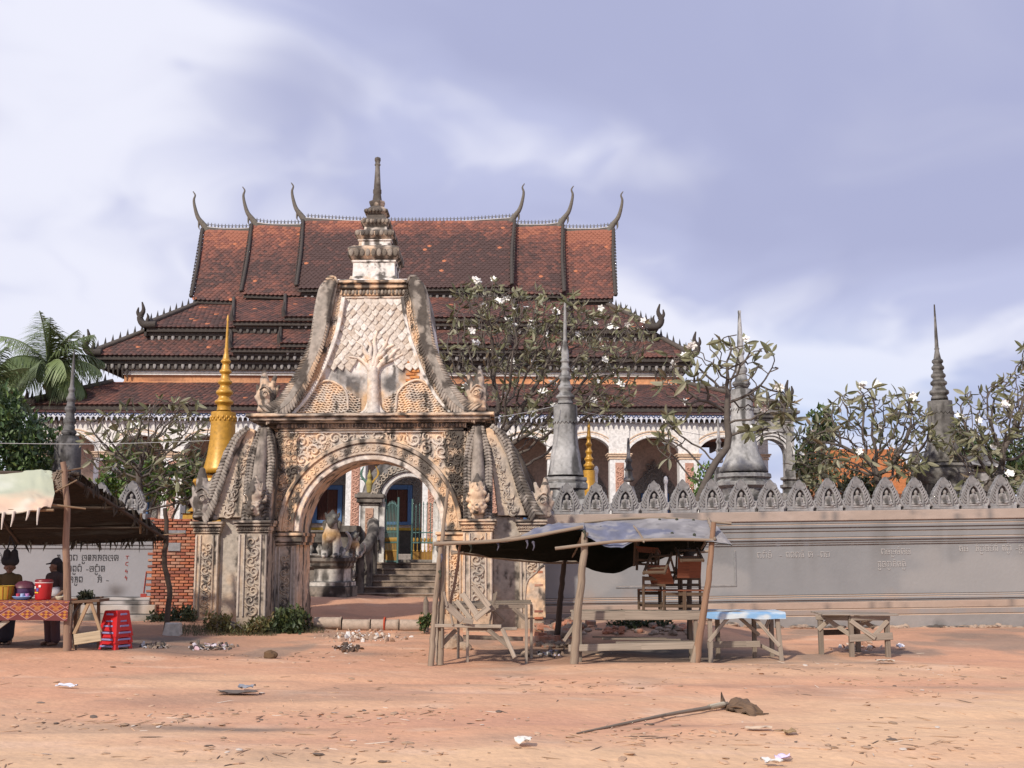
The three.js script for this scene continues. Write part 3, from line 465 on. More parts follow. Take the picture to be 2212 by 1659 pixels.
    // serpent heads at the feet of the borders and on the cornice ends
    const naga = (o, y, h, dkv, zz, wrm = 0.05) => { const b = V(gX(s * o), gY(y), zz), u = h, A = (p) => p.map((v, i) => i < 6 ? [b.x, b.y, b.z][i % 3] + (i % 3 === 0 ? s : 1) * v * u : v * u);
      const C = [[-0.16, 0.03, 0, 0.2, 0.05, 0, 0.07, 0.08], [0.02, 0.1, 0, 0.06, 0.4, 0, 0.17, 0.19], [0.06, 0.4, 0, 0.12, 0.74, 0, 0.18, 0.1], [0.12, 0.7, 0, 0.13, 0.93, -0.02, 0.1, 0.06], [-0.02, 0.45, 0.03, -0.13, 0.82, 0, 0.09, 0.05], [-0.08, 0.32, 0.03, -0.22, 0.6, 0, 0.08, 0.04], [0.2, 0.36, 0, 0.29, 0.62, 0, 0.09, 0.03], [0.17, 0.16, 0, 0.3, 0.36, 0, 0.09, 0.05], [0.05, 0.36, 0.15, 0.05, 0.36, 0.15, 0.1, 0.1], [0.04, 0.52, 0.13, 0.06, 0.55, 0.13, 0.06, 0.04], [0.02, 0.2, 0.13, 0.03, 0.12, 0.1, 0.08, 0.06]].map(A);
      raw('serpent_head', [blob(C, 0.05 * u, 0.017 * u), spiral(V(b.x + s * 0.04 * u, b.y + 0.38 * u, b.z + 0.24 * u), 0.09 * u, 1, 0, 1.5, 0.2), limb(curve([V(b.x - s * 0.1 * u, b.y + 0.42 * u, b.z + 0.16 * u), V(b.x + s * 0.06 * u, b.y + 0.58 * u, b.z + 0.2 * u), V(b.x + s * 0.2 * u, b.y + 0.5 * u, b.z + 0.12 * u)], 6), [0.03 * u, 0.015 * u], 5)], { warm: wrm, dk: dkv, base: [0.35, 0.31, 0.28] }); };
    naga(s < 0 ? 346 : 364, 1119, s < 0 ? 1.18 : 0.9, s < 0 ? 0.35 : 0.05, ZA + 0.2, s < 0 ? 0 : 0.25);
    naga(223, 889, 0.98, s < 0 ? 0.16 : 0.12, ZA + 0.1);
  }
  // broken plaster showing brick on the right pier
  const bpO = [[330, 1335], [328, 1290], [331, 1264], [336, 1252], [346, 1243], [353, 1238], [360, 1229], [369, 1223]], side = put('broken_plaster', ext([...bpO, [371.5, 1223], [371.5, 1335]].map(([o, y]) => [gX(o), gY(y)]), ZA + 0.262, 0.2, [], 0), { warm: 1.2, dk: 0.05, base: [0.42, 0.2, 0.1] });
  mesh('plaster_edge', limb(bpO.map(([o, y]) => V(gX(o), gY(y), ZA + 0.262)), [0.028, 0.03], 6), stone, side, { col: gateCol({ dk: 0.35 }) });
  pieces('brick', brickGeo, bricks, brickItems(gX(357), gX(367), gY(1350), gY(1236), ZA + 0.222, 44, (x, y) => fbm(x * 3, y * 3, 1, 3) > 0.42), side);
  // entablature
  for (const [ya, y2, e, z, c] of [[935, 931.2, 196, 0.06, { white: 0.6, dk: 0.1 }], [931, 926.2, 199, 0.1, { dk: 0.3 }], [926, 915.2, 205, 0.13, { warm: 0, dk: 0.35 }], [915, 911.2, 246, 0.24, { warm: -0.3, dk: 0.4 }], [911, 903.2, 258, 0.34, { warm: -0.3, dk: 0.3 }], [903, 896, 266, 0.42, { warm: 0.2, dk: 0.16 }]]) put('cornice', box(gX(-e), gX(e), gY(ya), gY(y2), -26.5 - z, ZA + z, 0.018), c);
  const pet = []; for (let o = -200; o <= 200; o += 7.4) pet.push({ m: mat4(V(gX(o), gY(920.5), ZA + 0.135), null, V(0.032, 0.052, 0.03)) });
  pieces('cornice_petal', new THREE.SphereGeometry(1, 8, 6), [[0.34, 0.25, 0.18], [0.2, 0.15, 0.12], [0.12, 0.1, 0.085]].map((c) => gritty(...c)), pet.map((p, i) => ({ ...p, k: Math.floor(h3(i, 2, 3) * 2.99) })), gate);
  // pediment
  const po = [[252, 895], [212, 886], [186, 857], [160, 810], [140, 758], [131, 706], [124, 654], [114, 620], [92, 602]], pi = [[173, 894], [147, 865], [121, 823], [95, 763], [77, 706], [67, 644]];
  const bell = [...po.map(([o, y]) => [gX(o), gY(y)]), ...po.slice().reverse().map(([o, y]) => [gX(-o), gY(y)])];
  const pcol = gateCol({ warm: 0.2, white: 1, dk: -0.25 });
  const patch = (X, Y, rx, ry, x, y) => Math.exp(-(((x - gX(X)) / rx) ** 2) - ((y - gY(Y)) / ry) ** 2);
  const reliefCol = (x, y, z, a, b, c) => { let q = pcol(x, y, z, a, b, c); const n = fbm(x * 4, y * 4, 2, 4); const w = ss(gY(850), gY(890), y); q = mix3(q, [0.70, 0.44, 0.22], ss(0.55, 0.15, (y - gY(893)) / 1.2 + (n - 0.5) * 0.5) * 0.85); const g = 2.3 * n * (patch(-78, 800, 0.2, 0.22, x, y) + patch(-35, 825, 0.32, 0.16, x, y) + patch(-36, 862, 0.17, 0.32, x, y) + patch(38, 830, 0.34, 0.2, x, y) + patch(72, 800, 0.22, 0.14, x, y) + patch(100, 845, 0.2, 0.25, x, y) * 0.5 + patch(95, 740, 0.1, 0.2, x, y)); q = mix3(q, [0.13, 0.125, 0.125], clamp(g * 1.1)); return mix3(q, [0.62, 0.30, 0.11], clamp(1.5 * patch(88, 800, 0.13, 0.26, x, y))); };
  const ped = mesh('pediment', ext(bell, ZA + 0.0, 1.4, [], 0.03), stone, gate, { tess: 0.05, it: 17, col: reliefCol });
  const Zp = ZA + 0.01;
  { // relief: a tree of hanging leaves over wavy water
    const leafS = new THREE.Shape(); leafS.moveTo(0, -0.13); leafS.bezierCurveTo(0.06, -0.07, 0.1, -0.01, 0.085, 0.05); leafS.bezierCurveTo(0.07, 0.11, 0.02, 0.1, 0, 0.075); leafS.bezierCurveTo(-0.02, 0.1, -0.07, 0.11, -0.085, 0.05); leafS.bezierCurveTo(-0.1, -0.01, -0.06, -0.07, 0, -0.13);
    const lg = new THREE.ExtrudeGeometry(leafS, { depth: 0.012, bevelEnabled: true, bevelSize: 0.016, bevelThickness: 0.02, bevelSegments: 1, curveSegments: 4 }); lg.scale(1, 1, 0.55); uvBox(lg);
    const items = [], R = rng(6), hw = (y) => { for (let i = 1; i < pi.length; i++) if (y >= pi[i][1]) return lerp(pi[i - 1][0], pi[i][0], (y - pi[i - 1][1]) / (pi[i][1] - pi[i - 1][1])); return 67; };
    let r = 0; for (let y = 650; y < 790; y += 10.6, r++) for (let o = -110 + (r % 2) * 8.2; o < 110; o += 16.4) { if (Math.abs(o) > hw(y) - 7 || (y > 745 && Math.abs(o) < (y - 735) * 0.9)) continue; items.push({ m: mat4(V(gX(o + (R() - 0.5) * 3), gY(y + (R() - 0.5) * 3), Zp + 0.008), euler(-0.18 + (R() - 0.5) * 0.2, (R() - 0.5) * 0.3, (R() - 0.5) * 0.5), 0.92 + R() * 0.22), k: Math.floor(R() * 3.99) }); }
    pieces('relief_leaf', lg, [[0.62, 0.56, 0.50], [0.72, 0.68, 0.64], [0.56, 0.48, 0.41], [0.66, 0.60, 0.54]].map((c) => gritty(...c)), items, ped);
    const T = [], p = (o, y, z = 0.03) => V(gX(o), gY(y), Zp + z), br = (pts, a, b) => T.push(limb(curve(pts, 12), [a, b], 7));
    br([p(4, 896), p(2, 860), p(1, 825), p(2, 795)], 0.17, 0.12); for (let k = -4; k <= 4; k++) br([p(3 + k * 2.2, 868), p(3 + k * 4.5, 888, 0.05), p(2 + k * 8, 896, 0.03)], 0.05, 0.03);
    for (const q of [[[1, 812], [-12, 790], [-30, 775], [-52, 770]], [[3, 812], [18, 788], [42, 778], [66, 766]], [[1, 800], [-6, 775], [-4, 750], [-14, 728]], [[3, 800], [12, 770], [26, 748], [34, 730]], [[2, 790], [6, 760], [4, 735], [10, 715]], [[12, 772], [22, 765], [34, 752], [48, 745]], [[-6, 778], [-16, 762], [-22, 748], [-36, 738]], [[18, 785], [40, 770], [50, 758], [60, 752]]]) br(q.map(([o, y]) => p(o, y)), 0.075, 0.025);
    mesh('relief_tree', T, stone, ped, { col: gateCol({ warm: 0.45, white: 0.55, dk: -0.25 }) });
    const Wv = []; for (let k = 0; k < 13; k++) { const y = 893 - k * 5.2; for (const s of [-1, 1]) { const a = 26 + (k > 6 ? (k - 6) * 9 : 0), b = hw(y) - 5; if (b - a < 15) continue; const q = []; for (let o = a; o <= b; o += 2.5) q.push(p(s * o, y + Math.sin(o * 0.75 + k * 1.9) * 1.3 + Math.sin(o * 0.21) * 1.2, 0.012)); Wv.push(limb(q, [0.024, 0.024], 4, false)); } }
    for (const s of [-1, 1]) Wv.push(limb(curve([p(s * 145, 862), p(s * 128, 838), p(s * 100, 822), p(s * 72, 832), p(s * 56, 850), p(s * 52, 885)], 20), [0.032, 0.032], 5));
    mesh('relief_water', Wv, stone, ped, { col: gateCol({ warm: 0.95, white: 0.25, dk: -0.35 }) });
    pieces('brick', brickGeo, [gritty(0.62, 0.27, 0.09), gritty(0.55, 0.22, 0.08)], brickItems(gX(82), gX(98), gY(822), gY(778), Zp - 0.02, 3, () => true), ped);
  }
  for (const s of [-1, 1]) {
    const cv = (l, k) => { const c = new THREE.CatmullRomCurve3(l.map(([o, y]) => V(gX(s * o), gY(y), 0))); return c.getPoints(30).map((q) => [q.x, q.y]); };
    const mo = po.map(([o, y], i) => { const q = [[196, 895], [172, 876], [147, 842], [124, 796], [104, 748], [93, 702], [85, 654], [79, 628], [77, 612]][i]; return q; });
    const A = cv(po), B = cv(mo), C = cv(pi);
    put('serpent_body', ext([...A, ...B.slice().reverse()], ZA + 0.3, 2.0, [], 0.06), { warm: -0.6, dk: s < 0 ? 0.22 : 0.4, base: [0.33, 0.30, 0.265] }, { tess: 0.08 });
    const midp = A.map((q, i) => V((q[0] + B[i][0]) / 2, (q[1] + B[i][1]) / 2, 0)).filter((_, i) => i % 3 === 0);
    raw('scales', scales(midp, (t) => lerp(0.5, 0.3, t), ZA + 0.28, 3, 0.07), { warm: 0, dk: s < 0 ? 0.2 : 0.42, base: [0.34, 0.305, 0.27] });
    const cb = put('carved_border', ext([...B, ...C.slice().reverse()], ZA + 0.12, 0.3, [], 0.02), { warm: 0.35, white: 0.3, dk: -0.02 });
    const D = B.map((q, i) => V((q[0] + C[i][0]) / 2, (q[1] + C[i][1]) / 2, ZA + 0.125)); const S = []; const cc = new THREE.CatmullRomCurve3(D); for (let i = 0; i < 52; i++) S.push(spiral(cc.getPointAt((i + 0.5) / 52), 0.06, i % 2 ? 1 : -1, i * 1.3, 1.1, 0.26)); raw('scroll_carving', S, { warm: 0.3, dk: 0.1, white: 0.1 }, cb);
    put('carved_border', ext([...C.map(([x, y]) => [x + s * 0.02, y]), ...C.slice().reverse().map(([x, y]) => [x - s * 0.07, y])], ZA + 0.15, 0.2, [], 0.01), { white: 0.9, dk: -0.15, warm: 0.1 });
  }
  for (const [ya, y2, e, z, c] of [[645, 640.2, 68, 0.06, { white: 0.5, dk: 0.05 }], [640, 626.2, 73, 0.1, { dk: 0.35 }], [626, 616.2, 76, 0.17, { dk: 0.3 }], [616, 609, 78, 0.24, { dk: 0.3 }]]) put('cornice', box(gX(-e), gX(e), gY(ya), gY(y2), -26.4 - z, ZA + z, 0.018), c);
  { const it = []; for (let o = -68; o <= 68; o += 8) it.push({ m: mat4(V(gX(o), gY(633), ZA + 0.1), null, V(0.038, 0.062, 0.035)), k: it.length % 2 }); pieces('cornice_petal', new THREE.SphereGeometry(1, 8, 6), [gritty(0.2, 0.17, 0.14), gritty(0.36, 0.31, 0.26)], it, gate); }
  // tiered spire
  const c = V(gX(-3), 0, -25.7), SY = (py) => at(802, py, 25.75).y, S_ = (l) => l.map(([h, y]) => [h / 91.5, SY(y)]);
  const tier = (l, col, n = 4) => put('spire_tier', lathe4(S_(l), c, n), col, { tess: 0.08 });
  tier([[52, 640], [52, 614], [50, 609], [46, 608], [45, 580], [48, 578], [48, 575], [40, 574]], { white: 0.95, dk: 0.02, warm: 0.1 });
  tier([[44, 574.5], [46, 572], [52, 566], [55, 556], [56, 551], [54, 548], [44, 543], [38, 542]], { dk: 0.2, warm: 0.1 });
  tier([[37, 544], [35, 540], [34, 532], [37, 530], [37, 528], [30, 527]], { white: 0.9, dk: 0, warm: 0.1 });
  tier([[34, 527.5], [36, 525], [41, 519], [42, 512], [41, 510], [32, 506], [27, 505]], { dk: 0.28, warm: 0.05 });
  tier([[28, 506.5], [25, 504], [24, 497], [22, 496]], { white: 0.6, dk: 0.1 }); tier([[25, 497], [27, 494], [30, 488], [30, 483], [24, 478], [20, 477]], { dk: 0.3, warm: -0.2 });
  tier([[21, 478], [20, 471], [17, 470]], { white: 0.35, dk: 0.15 }); tier([[18, 470.5], [21, 468], [24, 462], [23, 457], [18, 452], [15, 450]], { dk: 0.3, warm: -0.4 }, 8);
  tier([[13, 451], [15, 447], [17, 441], [17, 438], [12, 436]], { dk: 0.3, warm: -0.4 }, 8);
  put('spire_shaft', lathe(S_([[11, 437], [9, 425], [8.5, 421], [9.5, 419], [9.5, 412], [8, 410], [7.5, 402], [5, 360], [6.6, 359], [6.6, 356], [5, 355], [5.5, 352], [7, 348], [6.5, 343], [0, 340]]), c, 14), { dk: 0.4, warm: -0.8, base: [0.2, 0.185, 0.17] });
  const pg = new THREE.SphereGeometry(1, 8, 6), pm = [gritty(0.17, 0.145, 0.12), gritty(0.3, 0.26, 0.22), gritty(0.1, 0.088, 0.078)], it = [];
  for (const [h, y, w, hh, n] of [[54.5, 560, 5.4, 9.5, 9], [41.5, 515, 4.6, 7, 8], [30, 487, 3.8, 5.5, 7], [24, 462, 3.2, 4.5, 6]]) for (let f = 0; f < 4; f++) for (let i = 0; i < n; i++) { const u = ((i + 0.5) / n - 0.5) * 2 * h, [X, Z] = [[u, h], [h, u], [u, -h], [-h, u]][f]; it.push({ m: mat4(V(c.x + X / 91.5, SY(y), c.z + Z / 91.5), euler(0, f % 2 ? Math.PI / 2 : 0, 0), V(w / 94, hh / 94, 0.03)), k: Math.floor(h3(i, f, n) * 2.99) }); }
  pieces('lotus_petal', pg, pm, it, gate);
  gate.rotation.z = 0.011; // the old gateway has settled a little to its left
}

// ================================================================ the pagoda hall
const temple = thing('temple_hall', 'large pagoda hall with tiered dark red tiled roofs and white arcade', 'temple', V(at(860, 1190, 46).x, 0.5, -46));
{
  const tints = [[0.33, 0.125, 0.078], [0.24, 0.092, 0.066], [0.175, 0.075, 0.058], [0.125, 0.06, 0.051], [0.08, 0.046, 0.042], [0.50, 0.18, 0.09]].map((c) => rgb(...c));
  const tm = tints.map((c) => std({ color: c, map: grain, roughness: 0.85 }));
  const ts = new THREE.Shape([[-0.098, 0.13], [-0.098, -0.07], [-0.05, -0.125], [0, -0.14], [0.05, -0.125], [0.098, -0.07], [0.098, 0.13]].map(([x, y]) => new THREE.Vector2(x, y)));
  const tg = uvBox(new THREE.ExtrudeGeometry(ts, { depth: 0.022, bevelEnabled: false }));
  const dark = gritty(0.065, 0.055, 0.05), darkW = gritty(0.09, 0.078, 0.07), paleW = gritty(0.30, 0.28, 0.27);
  function slab(a, b, c, d, th) { const n = V().crossVectors(b.clone().sub(a), d.clone().sub(a)).normalize().multiplyScalar(-th), T = [a, b, c, d], B = T.map((p) => p.clone().add(n)), v = []; const q = (p, r, s, t) => v.push(p, r, s, p, s, t);
    q(a, b, c, d); q(B[3], B[2], B[1], B[0]); for (let i = 0; i < 4; i++) { const j = (i + 1) % 4; q(B[i], B[j], T[j], T[i]); }
    const g = new THREE.BufferGeometry().setFromPoints(v); g.computeVertexNormals(); return g; }
  const R = rng(77);
  function tiles(a, b, c, d, heat) { // a b along the eave, d c along the top
    const up = d.clone().add(c).sub(a).sub(b).multiplyScalar(0.5), L = up.length(), x = b.clone().sub(a).normalize(), n = V().crossVectors(x, up).normalize(), y = V().crossVectors(n, x), rows = Math.floor(L / 0.145), out = [];
    const q0 = new THREE.Quaternion().setFromRotationMatrix(basis(x, y, n));
    for (let r = rows; r >= 0; r--) { const t = (r + 0.3) / (rows + 0.5), l = a.clone().lerp(d, t), e = b.clone().lerp(c, t), w = l.distanceTo(e), m = Math.max(1, Math.round(w / 0.202));
      for (let i = 0; i < m; i++) { const u = (i + (r % 2 ? 0.75 : 0.25)) / m, p = l.clone().lerp(e, Math.min(u, 1)); const h = clamp(heat(t, p) + (R() - 0.5) * 0.55 + (fbm(p.x * 0.9, p.y * 1.6, 3, 4) - 0.5) * 0.8); const k = R() < 0.006 ? 5 : Math.round(lerp(4, 0, h));
        out.push({ m: mat4(p.addScaledVector(n, 0.012 + R() * 0.012), q0.clone().multiply(euler(-0.10 + (R() - 0.5) * 0.05, (R() - 0.5) * 0.05, (R() - 0.5) * 0.07))), k, c: tints[k] }); } }
    return out;
  }
  const mirror = (p, zr) => V(p.x, p.y, 2 * zr - p.z);
  const pend = []; const pg = new THREE.SphereGeometry(1, 7, 5).scale(0.075, 0.15, 0.035), spike = new THREE.ConeGeometry(0.075, 0.36, 5).scale(1, 1, 0.6);
  function eave(a, b, roof, h = 0.3, name = 'eave_board', light = false) { // dark fascia and hanging leaf row beneath an eave
    const s = (dz, y0, y1, th, nm, mt, inset = 0) => mesh(nm, slab(V(a.x + inset, a.y - y1, a.z + dz), V(b.x - inset, b.y - y1, b.z + dz), V(b.x - inset, b.y - y0, b.z + dz), V(a.x + inset, a.y - y0, a.z + dz), th), mt, roof, { tess: 0.6, it: 4 });
    s(0.0, 0.06, 0.06 + h * 0.5, 0.08, name, dark); s(-0.16, 0.06 + h * 0.5, 0.05 + h * 1.02, 0.08, name, darkW, 0.1); s(-0.24, 0.04 + h, 0.06 + h * 1.75, 0.06, 'pendant_board', dark, 0.15);
    const n = Math.round((b.x - a.x - 0.3) / 0.30); const it = []; for (let i = 0; i < n; i++) { const t = (i + 0.5) / n; it.push({ m: mat4(V(lerp(a.x + 0.15, b.x - 0.15, t), lerp(a.y, b.y, t) - h * 1.42, a.z - 0.20)), k: Math.floor(R() * 2.99) }); }
    return it;
  }
  const pm = [gritty(0.34, 0.33, 0.33), gritty(0.22, 0.21, 0.205), gritty(0.13, 0.125, 0.12)];
  // ---- upper roof, three telescoped pairs
  const UB = 48.4, UT = 51.2, zr = -51.35; let first = true;
  const horn = (px, py, s, k = 1) => { const P = [[6, 22], [4, 8], [-6, -8], [-17, -22], [-24, -42], [-27, -62], [-24, -72], [-29, -80]].map(([x, y]) => at(px + s * x * k * 0.95, py + y * k, 51.3)); return [limb(curve(P, 26), (t) => (t < 0.25 ? lerp(0.2, 0.15, t / 0.25) : lerp(0.15, 0.022, Math.pow((t - 0.25) / 0.75, 0.7))), 8), limb([at(px - s * 14, py - 12, 51.3), at(px - s * 15, py - 2, 51.3), at(px - s * 13, py + 4, 51.3)], [0.07, 0.01], 5)]; };
  const ups = [[[418, 646], [546, 650], [443, 500], [548, 503], 0.30, 0.62], [[526, 634], [652, 638], [549, 490], [658, 495], 0.24, 0.5], [[645, 622], [1101, 619], [660, 481], [1107, 481], -0.01, 0.42], [[1098, 633], [1214, 635], [1107, 495], [1211, 491], 0.2, 0.5], [[1204, 645], [1325, 643], [1212, 504], [1320, 500], 0.40, 0.55]];
  ups.forEach(([bl, br, tl, tr, hb, tilt], k) => {
    const off = k === 2 ? 0.32 : k % 2 ? 0.16 : 0, a = at(...bl, UB - off), b = at(...br, UB - off), d = at(...tl, UT), c = at(...tr, UT); d.z = c.z = zr + 0.2;
    const roof = mesh('roof', [slab(a, b, c, d, 0.14), slab(mirror(b, zr), mirror(a, zr), mirror(d, zr), mirror(c, zr), 0.14)], gritty(0.09, 0.045, 0.04), temple);
    const heat = (t, p) => hb + ss(0.80 - tilt * 0.35, 1.0, t) * 0.75 + (k === 4 ? 0.15 * t : 0) - (k === 2 ? ss(0.5, 0.1, t) * 0.12 : 0);
    const it = tiles(a, b, c, d, heat); pieces('roof_tile', tg, tm, it, roof, k === 2 ? 300 : 0);
    // underside beams, verge boards, gable infill
    pend.push([roof, eave(a, b, roof, 0.26)]);
    const end = (e, t, s) => { const q = V(s * 0.1, 0.1, 0.06); mesh('verge_board', [limb(curve([e.clone().add(q), e.clone().lerp(t, 0.5).add(V(s * 0.04, 0.06, 0.1)), t.clone().add(q)], 10), [0.09, 0.075], 6), limb(curve([mirror(e, zr).add(V(s * 0.1, 0.1, 0)), mirror(t, zr).add(V(s * 0.1, 0.1, 0))], 4), [0.13, 0.1], 6), ...[...Array(22)].map((_, i) => { const p = e.clone().lerp(t, (i + 0.5) / 22); return new THREE.ConeGeometry(0.05, 0.16, 4).translate(p.x + s * 0.16, p.y + 0.16, p.z + 0.08); })], dark, roof);
      const v = [e, t, mirror(e, zr)].map((p) => p.clone().add(V(-s * 0.25, -0.1, 0))); const g = new THREE.BufferGeometry().setFromPoints(v); g.computeVertexNormals(); mesh('gable', g, gritty(0.2, 0.1, 0.06), roof); };
    if (k <= 2) end(a, d, -1); if (k >= 2) end(b, c, 1);
    const rl = d.clone().setZ(zr), rr = c.clone().setZ(zr), sag = k === 2 ? 0.2 : 0.06, mid = rl.clone().lerp(rr, 0.5); mid.y -= sag; const rc = new THREE.CatmullRomCurve3([rl, rl.clone().lerp(rr, 0.25).setY(lerp(rl.y, mid.y, 0.78)), mid, rl.clone().lerp(rr, 0.75).setY(lerp(rr.y, mid.y, 0.78)), rr].map((p) => p.clone().add(V(0, 0.13, 0))));
    mesh('ridge', limb(rc.getPoints(40), [0.17, 0.17], 8), gritty(0.12, 0.11, 0.1), roof); mesh('ridge', limb(rc.getPoints(40).map((p) => p.clone().add(V(0, 0.12, 0.13))), [0.035, 0.035], 5), gritty(0.55, 0.55, 0.56), roof);
    const L = rc.getLength(), sp = []; for (let i = 0; i < L / 0.17; i++) { const p = rc.getPointAt(clamp((i + 0.5) * 0.17 / L)); sp.push(new THREE.CylinderGeometry(0.012, 0.05, 0.22, 4).translate(p.x, p.y + 0.28, p.z)); } sp.push(limb(rc.getPoints(20).map((p) => p.clone().add(V(0, 0.3, 0))), [0.014, 0.014], 4)); mesh('ridge_crest', sp, gritty(0.2, 0.2, 0.21), roof, { kind: 'stuff' });
  });
  for (const [x, y, s] of [[444, 492, 1], [551, 482, 1], [656, 473, 1], [1106, 475, -1], [1212, 480, -1], [1319, 492, -1]]) mesh('horn_finial', horn(x, y, s, s > 0 ? 0.98 : 0.98), gritty(0.16, 0.145, 0.125), temple);
  // ---- lower hipped skirts, stepped towards the middle
  function skirt(el, er, tl, tr, De, Dt, steps, hb, zc) {
    const A = at(...el, De), B = at(...er, De), C = at(...tr, Dt), D = at(...tl, Dt); B.z = A.z; C.z = D.z; B.y = A.y; C.y = D.y;
    const mA = mirror(A, zc), mB = mirror(B, zc), mC = mirror(C, zc), mD = mirror(D, zc);
    const roof = mesh('roof', [slab(A, B, C, D, 0.1), slab(B, mB, mC, C, 0.1), slab(mA, A, D, mD, 0.1), slab(mB, mA, mD, mC, 0.1)], gritty(0.08, 0.045, 0.04), temple);
    const heat = (t) => hb + t * 0.12; let it = tiles(A, B, C, D, heat).concat(tiles(mA, A, D, mD, heat), tiles(B, mB, mC, C, heat)); let pn = eave(A, B, roof);
    for (const [p, q, s] of [[A, D, -1], [B, C, 1]]) { // hips, spikes, corner serpent
      const l = V().copy(q).sub(p); mesh('hip', [limb([p.clone().add(V(0, 0.1, 0)), q.clone().add(V(0, 0.1, 0))], [0.14, 0.11], 6)], gritty(0.1, 0.085, 0.075), roof);
      const n = Math.round(l.length() / 0.36), sp = []; for (let i = 1; i < n; i++) { const c = p.clone().addScaledVector(l, i / n); sp.push({ m: mat4(V(c.x, c.y + 0.34, c.z)) }); } pieces('crest_spike', spike, [gritty(0.07, 0.065, 0.062)], sp, roof);
      const o = (x, y) => V(p.x + s * x, p.y + y, p.z); mesh('corner_serpent', [limb(curve([o(-0.5, 0.1), o(0.05, 0.12), o(0.22, 0.4), o(0.08, 0.72), o(0.16, 1.1)], 14), (t) => lerp(0.17, 0.03, t * t), 7), limb(curve([o(0.15, 0.4), o(0.32, 0.62), o(0.3, 0.86)], 8), [0.13, 0.025], 6), limb(curve([o(-0.1, 0.2), o(-0.14, 0.45), o(-0.08, 0.6)], 6), [0.1, 0.02], 6)], dark, roof);
      mesh('eave_board', slab(V(p.x, p.y - 0.4, p.z), V(p.x, p.y - 0.4, 2 * zc - p.z), V(p.x, p.y - 0.06, 2 * zc - p.z), V(p.x, p.y - 0.06, p.z), 0.1 * s), dark, roof);
      mesh('corner_bracket', [...Array(7)].map((_, i) => new THREE.ConeGeometry(0.07, 0.5, 5).rotateZ(Math.PI).translate(p.x - s * (0.35 + i * 0.2), p.y - 0.55 - i * 0.05, p.z - 0.25)), dark, roof);
    }
    for (const [xa, xb, dy] of steps) { // raised middle lengths, each a little prouder than the last
      const f = 0.12, ea = at(xa, el[1] - dy, De - f), eb = at(xb, er[1] - dy, De - f), tb = at(xb - 2, tr[1] - dy * 0.55, Dt - f), ta = at(xa + 2, tl[1] - dy * 0.55, Dt - f); eb.y = ea.y; eb.z = ea.z; tb.y = ta.y; tb.z = ta.z; const lift = dy * 0.012; for (const p of [ea, eb, ta, tb]) p.z += lift;
      const rf = mesh('roof', [slab(ea, eb, tb, ta, 0.22)], gritty(0.08, 0.045, 0.04), temple); pieces('roof_tile', tg, tm, tiles(ea, eb, tb, ta, heat), rf, 0); pend.push([rf, eave(ea, eb, rf, 0.24)]);
      for (const [p, q, s] of [[ea, ta, -1], [eb, tb, 1]]) mesh('verge_board', [limb([p.clone().add(V(0, 0.1, 0.04)), q.clone().add(V(0, 0.12, 0.04))], [0.075, 0.075], 6), limb(curve([V(p.x, p.y, p.z), V(p.x + s * 0.06, p.y + 0.3, p.z + 0.05), V(p.x + s * 0.02, p.y + 0.62, p.z)], 6), [0.12, 0.02], 5)], dark, rf);
    }
    pieces('roof_tile', tg, tm, it, roof, 0); pend.push([roof, pn]); return { A, B, C, D };
  }
  const zc = -51.35;
  const s3 = skirt([312, 706], [1418, 706], [432, 657], [1310, 657], 46.2, 48.6, [[505, 1228, 11], [617, 1112, 20]], 0.19, zc);
  const s2 = skirt([194, 766], [1496, 768], [322, 716], [1402, 717], 45.55, 47.0, [[500, 1215, 13], [608, 1100, 23]], 0.17, zc);
  const s1 = skirt([50, 873], [1695, 876], [243, 828], [1484, 828], 43.2, 45.9, [], 0.15, zc);
  pend.flatMap(([roof, it]) => it.map((p) => [roof, p])).forEach(([roof, p], i) => { if (i < 300) { const b = origin(temple), m = new THREE.Mesh(pg, pm[p.k]); m.name = 'pendant'; m.applyMatrix4(p.m); m.position.sub(b); m.castShadow = m.receiveShadow = true; roof.add(m); } });
  { const rest = pend.flatMap(([, it]) => it).slice(300); pieces('pendant', pg, pm, rest, temple, 0); }
  // blocking between tiers
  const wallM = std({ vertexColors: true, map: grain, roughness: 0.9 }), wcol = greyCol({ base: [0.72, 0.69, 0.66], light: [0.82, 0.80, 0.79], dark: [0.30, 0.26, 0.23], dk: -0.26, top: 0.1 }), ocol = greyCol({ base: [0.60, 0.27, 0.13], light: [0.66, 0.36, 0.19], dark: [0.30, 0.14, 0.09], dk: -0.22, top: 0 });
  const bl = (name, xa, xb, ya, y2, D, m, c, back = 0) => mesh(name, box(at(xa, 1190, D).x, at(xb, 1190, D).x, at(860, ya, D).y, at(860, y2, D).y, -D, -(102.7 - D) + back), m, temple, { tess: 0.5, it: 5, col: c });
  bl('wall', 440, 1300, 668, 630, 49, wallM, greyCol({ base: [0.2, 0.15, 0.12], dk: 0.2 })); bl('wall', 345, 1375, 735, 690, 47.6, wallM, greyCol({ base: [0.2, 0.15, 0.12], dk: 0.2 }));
  bl('wall', 246, 1481, 812, 776, 46, wallM, wcol); bl('wall', 246, 1481, 836, 812.3, 46.02, wallM, ocol);
  for (const [a, b, p] of [[796, 799, 0.05], [804, 807, 0.08], [810, 812, 0.1], [826, 829, 0.06]]) bl('moulding', 244, 1483, b, a, 46 - p, wallM, a > 820 ? ocol : wcol);
  // ---- arcade
  const AD = 43.6, ax = (px) => at(px, 1190, AD).x, ay = (py) => at(860, py, AD).y, floor = 1.55;
  const cols = [66, 214, 365, 515, 643, 765, 932, 1068, 1204, 1340, 1492, 1643], sh = new THREE.Shape([[52, -9], [1656, -9], [1656, 896], [52, 896]].map(([x, y]) => new THREE.Vector2(ax(x), y < 0 ? floor : ay(y))));
  const arches = [];
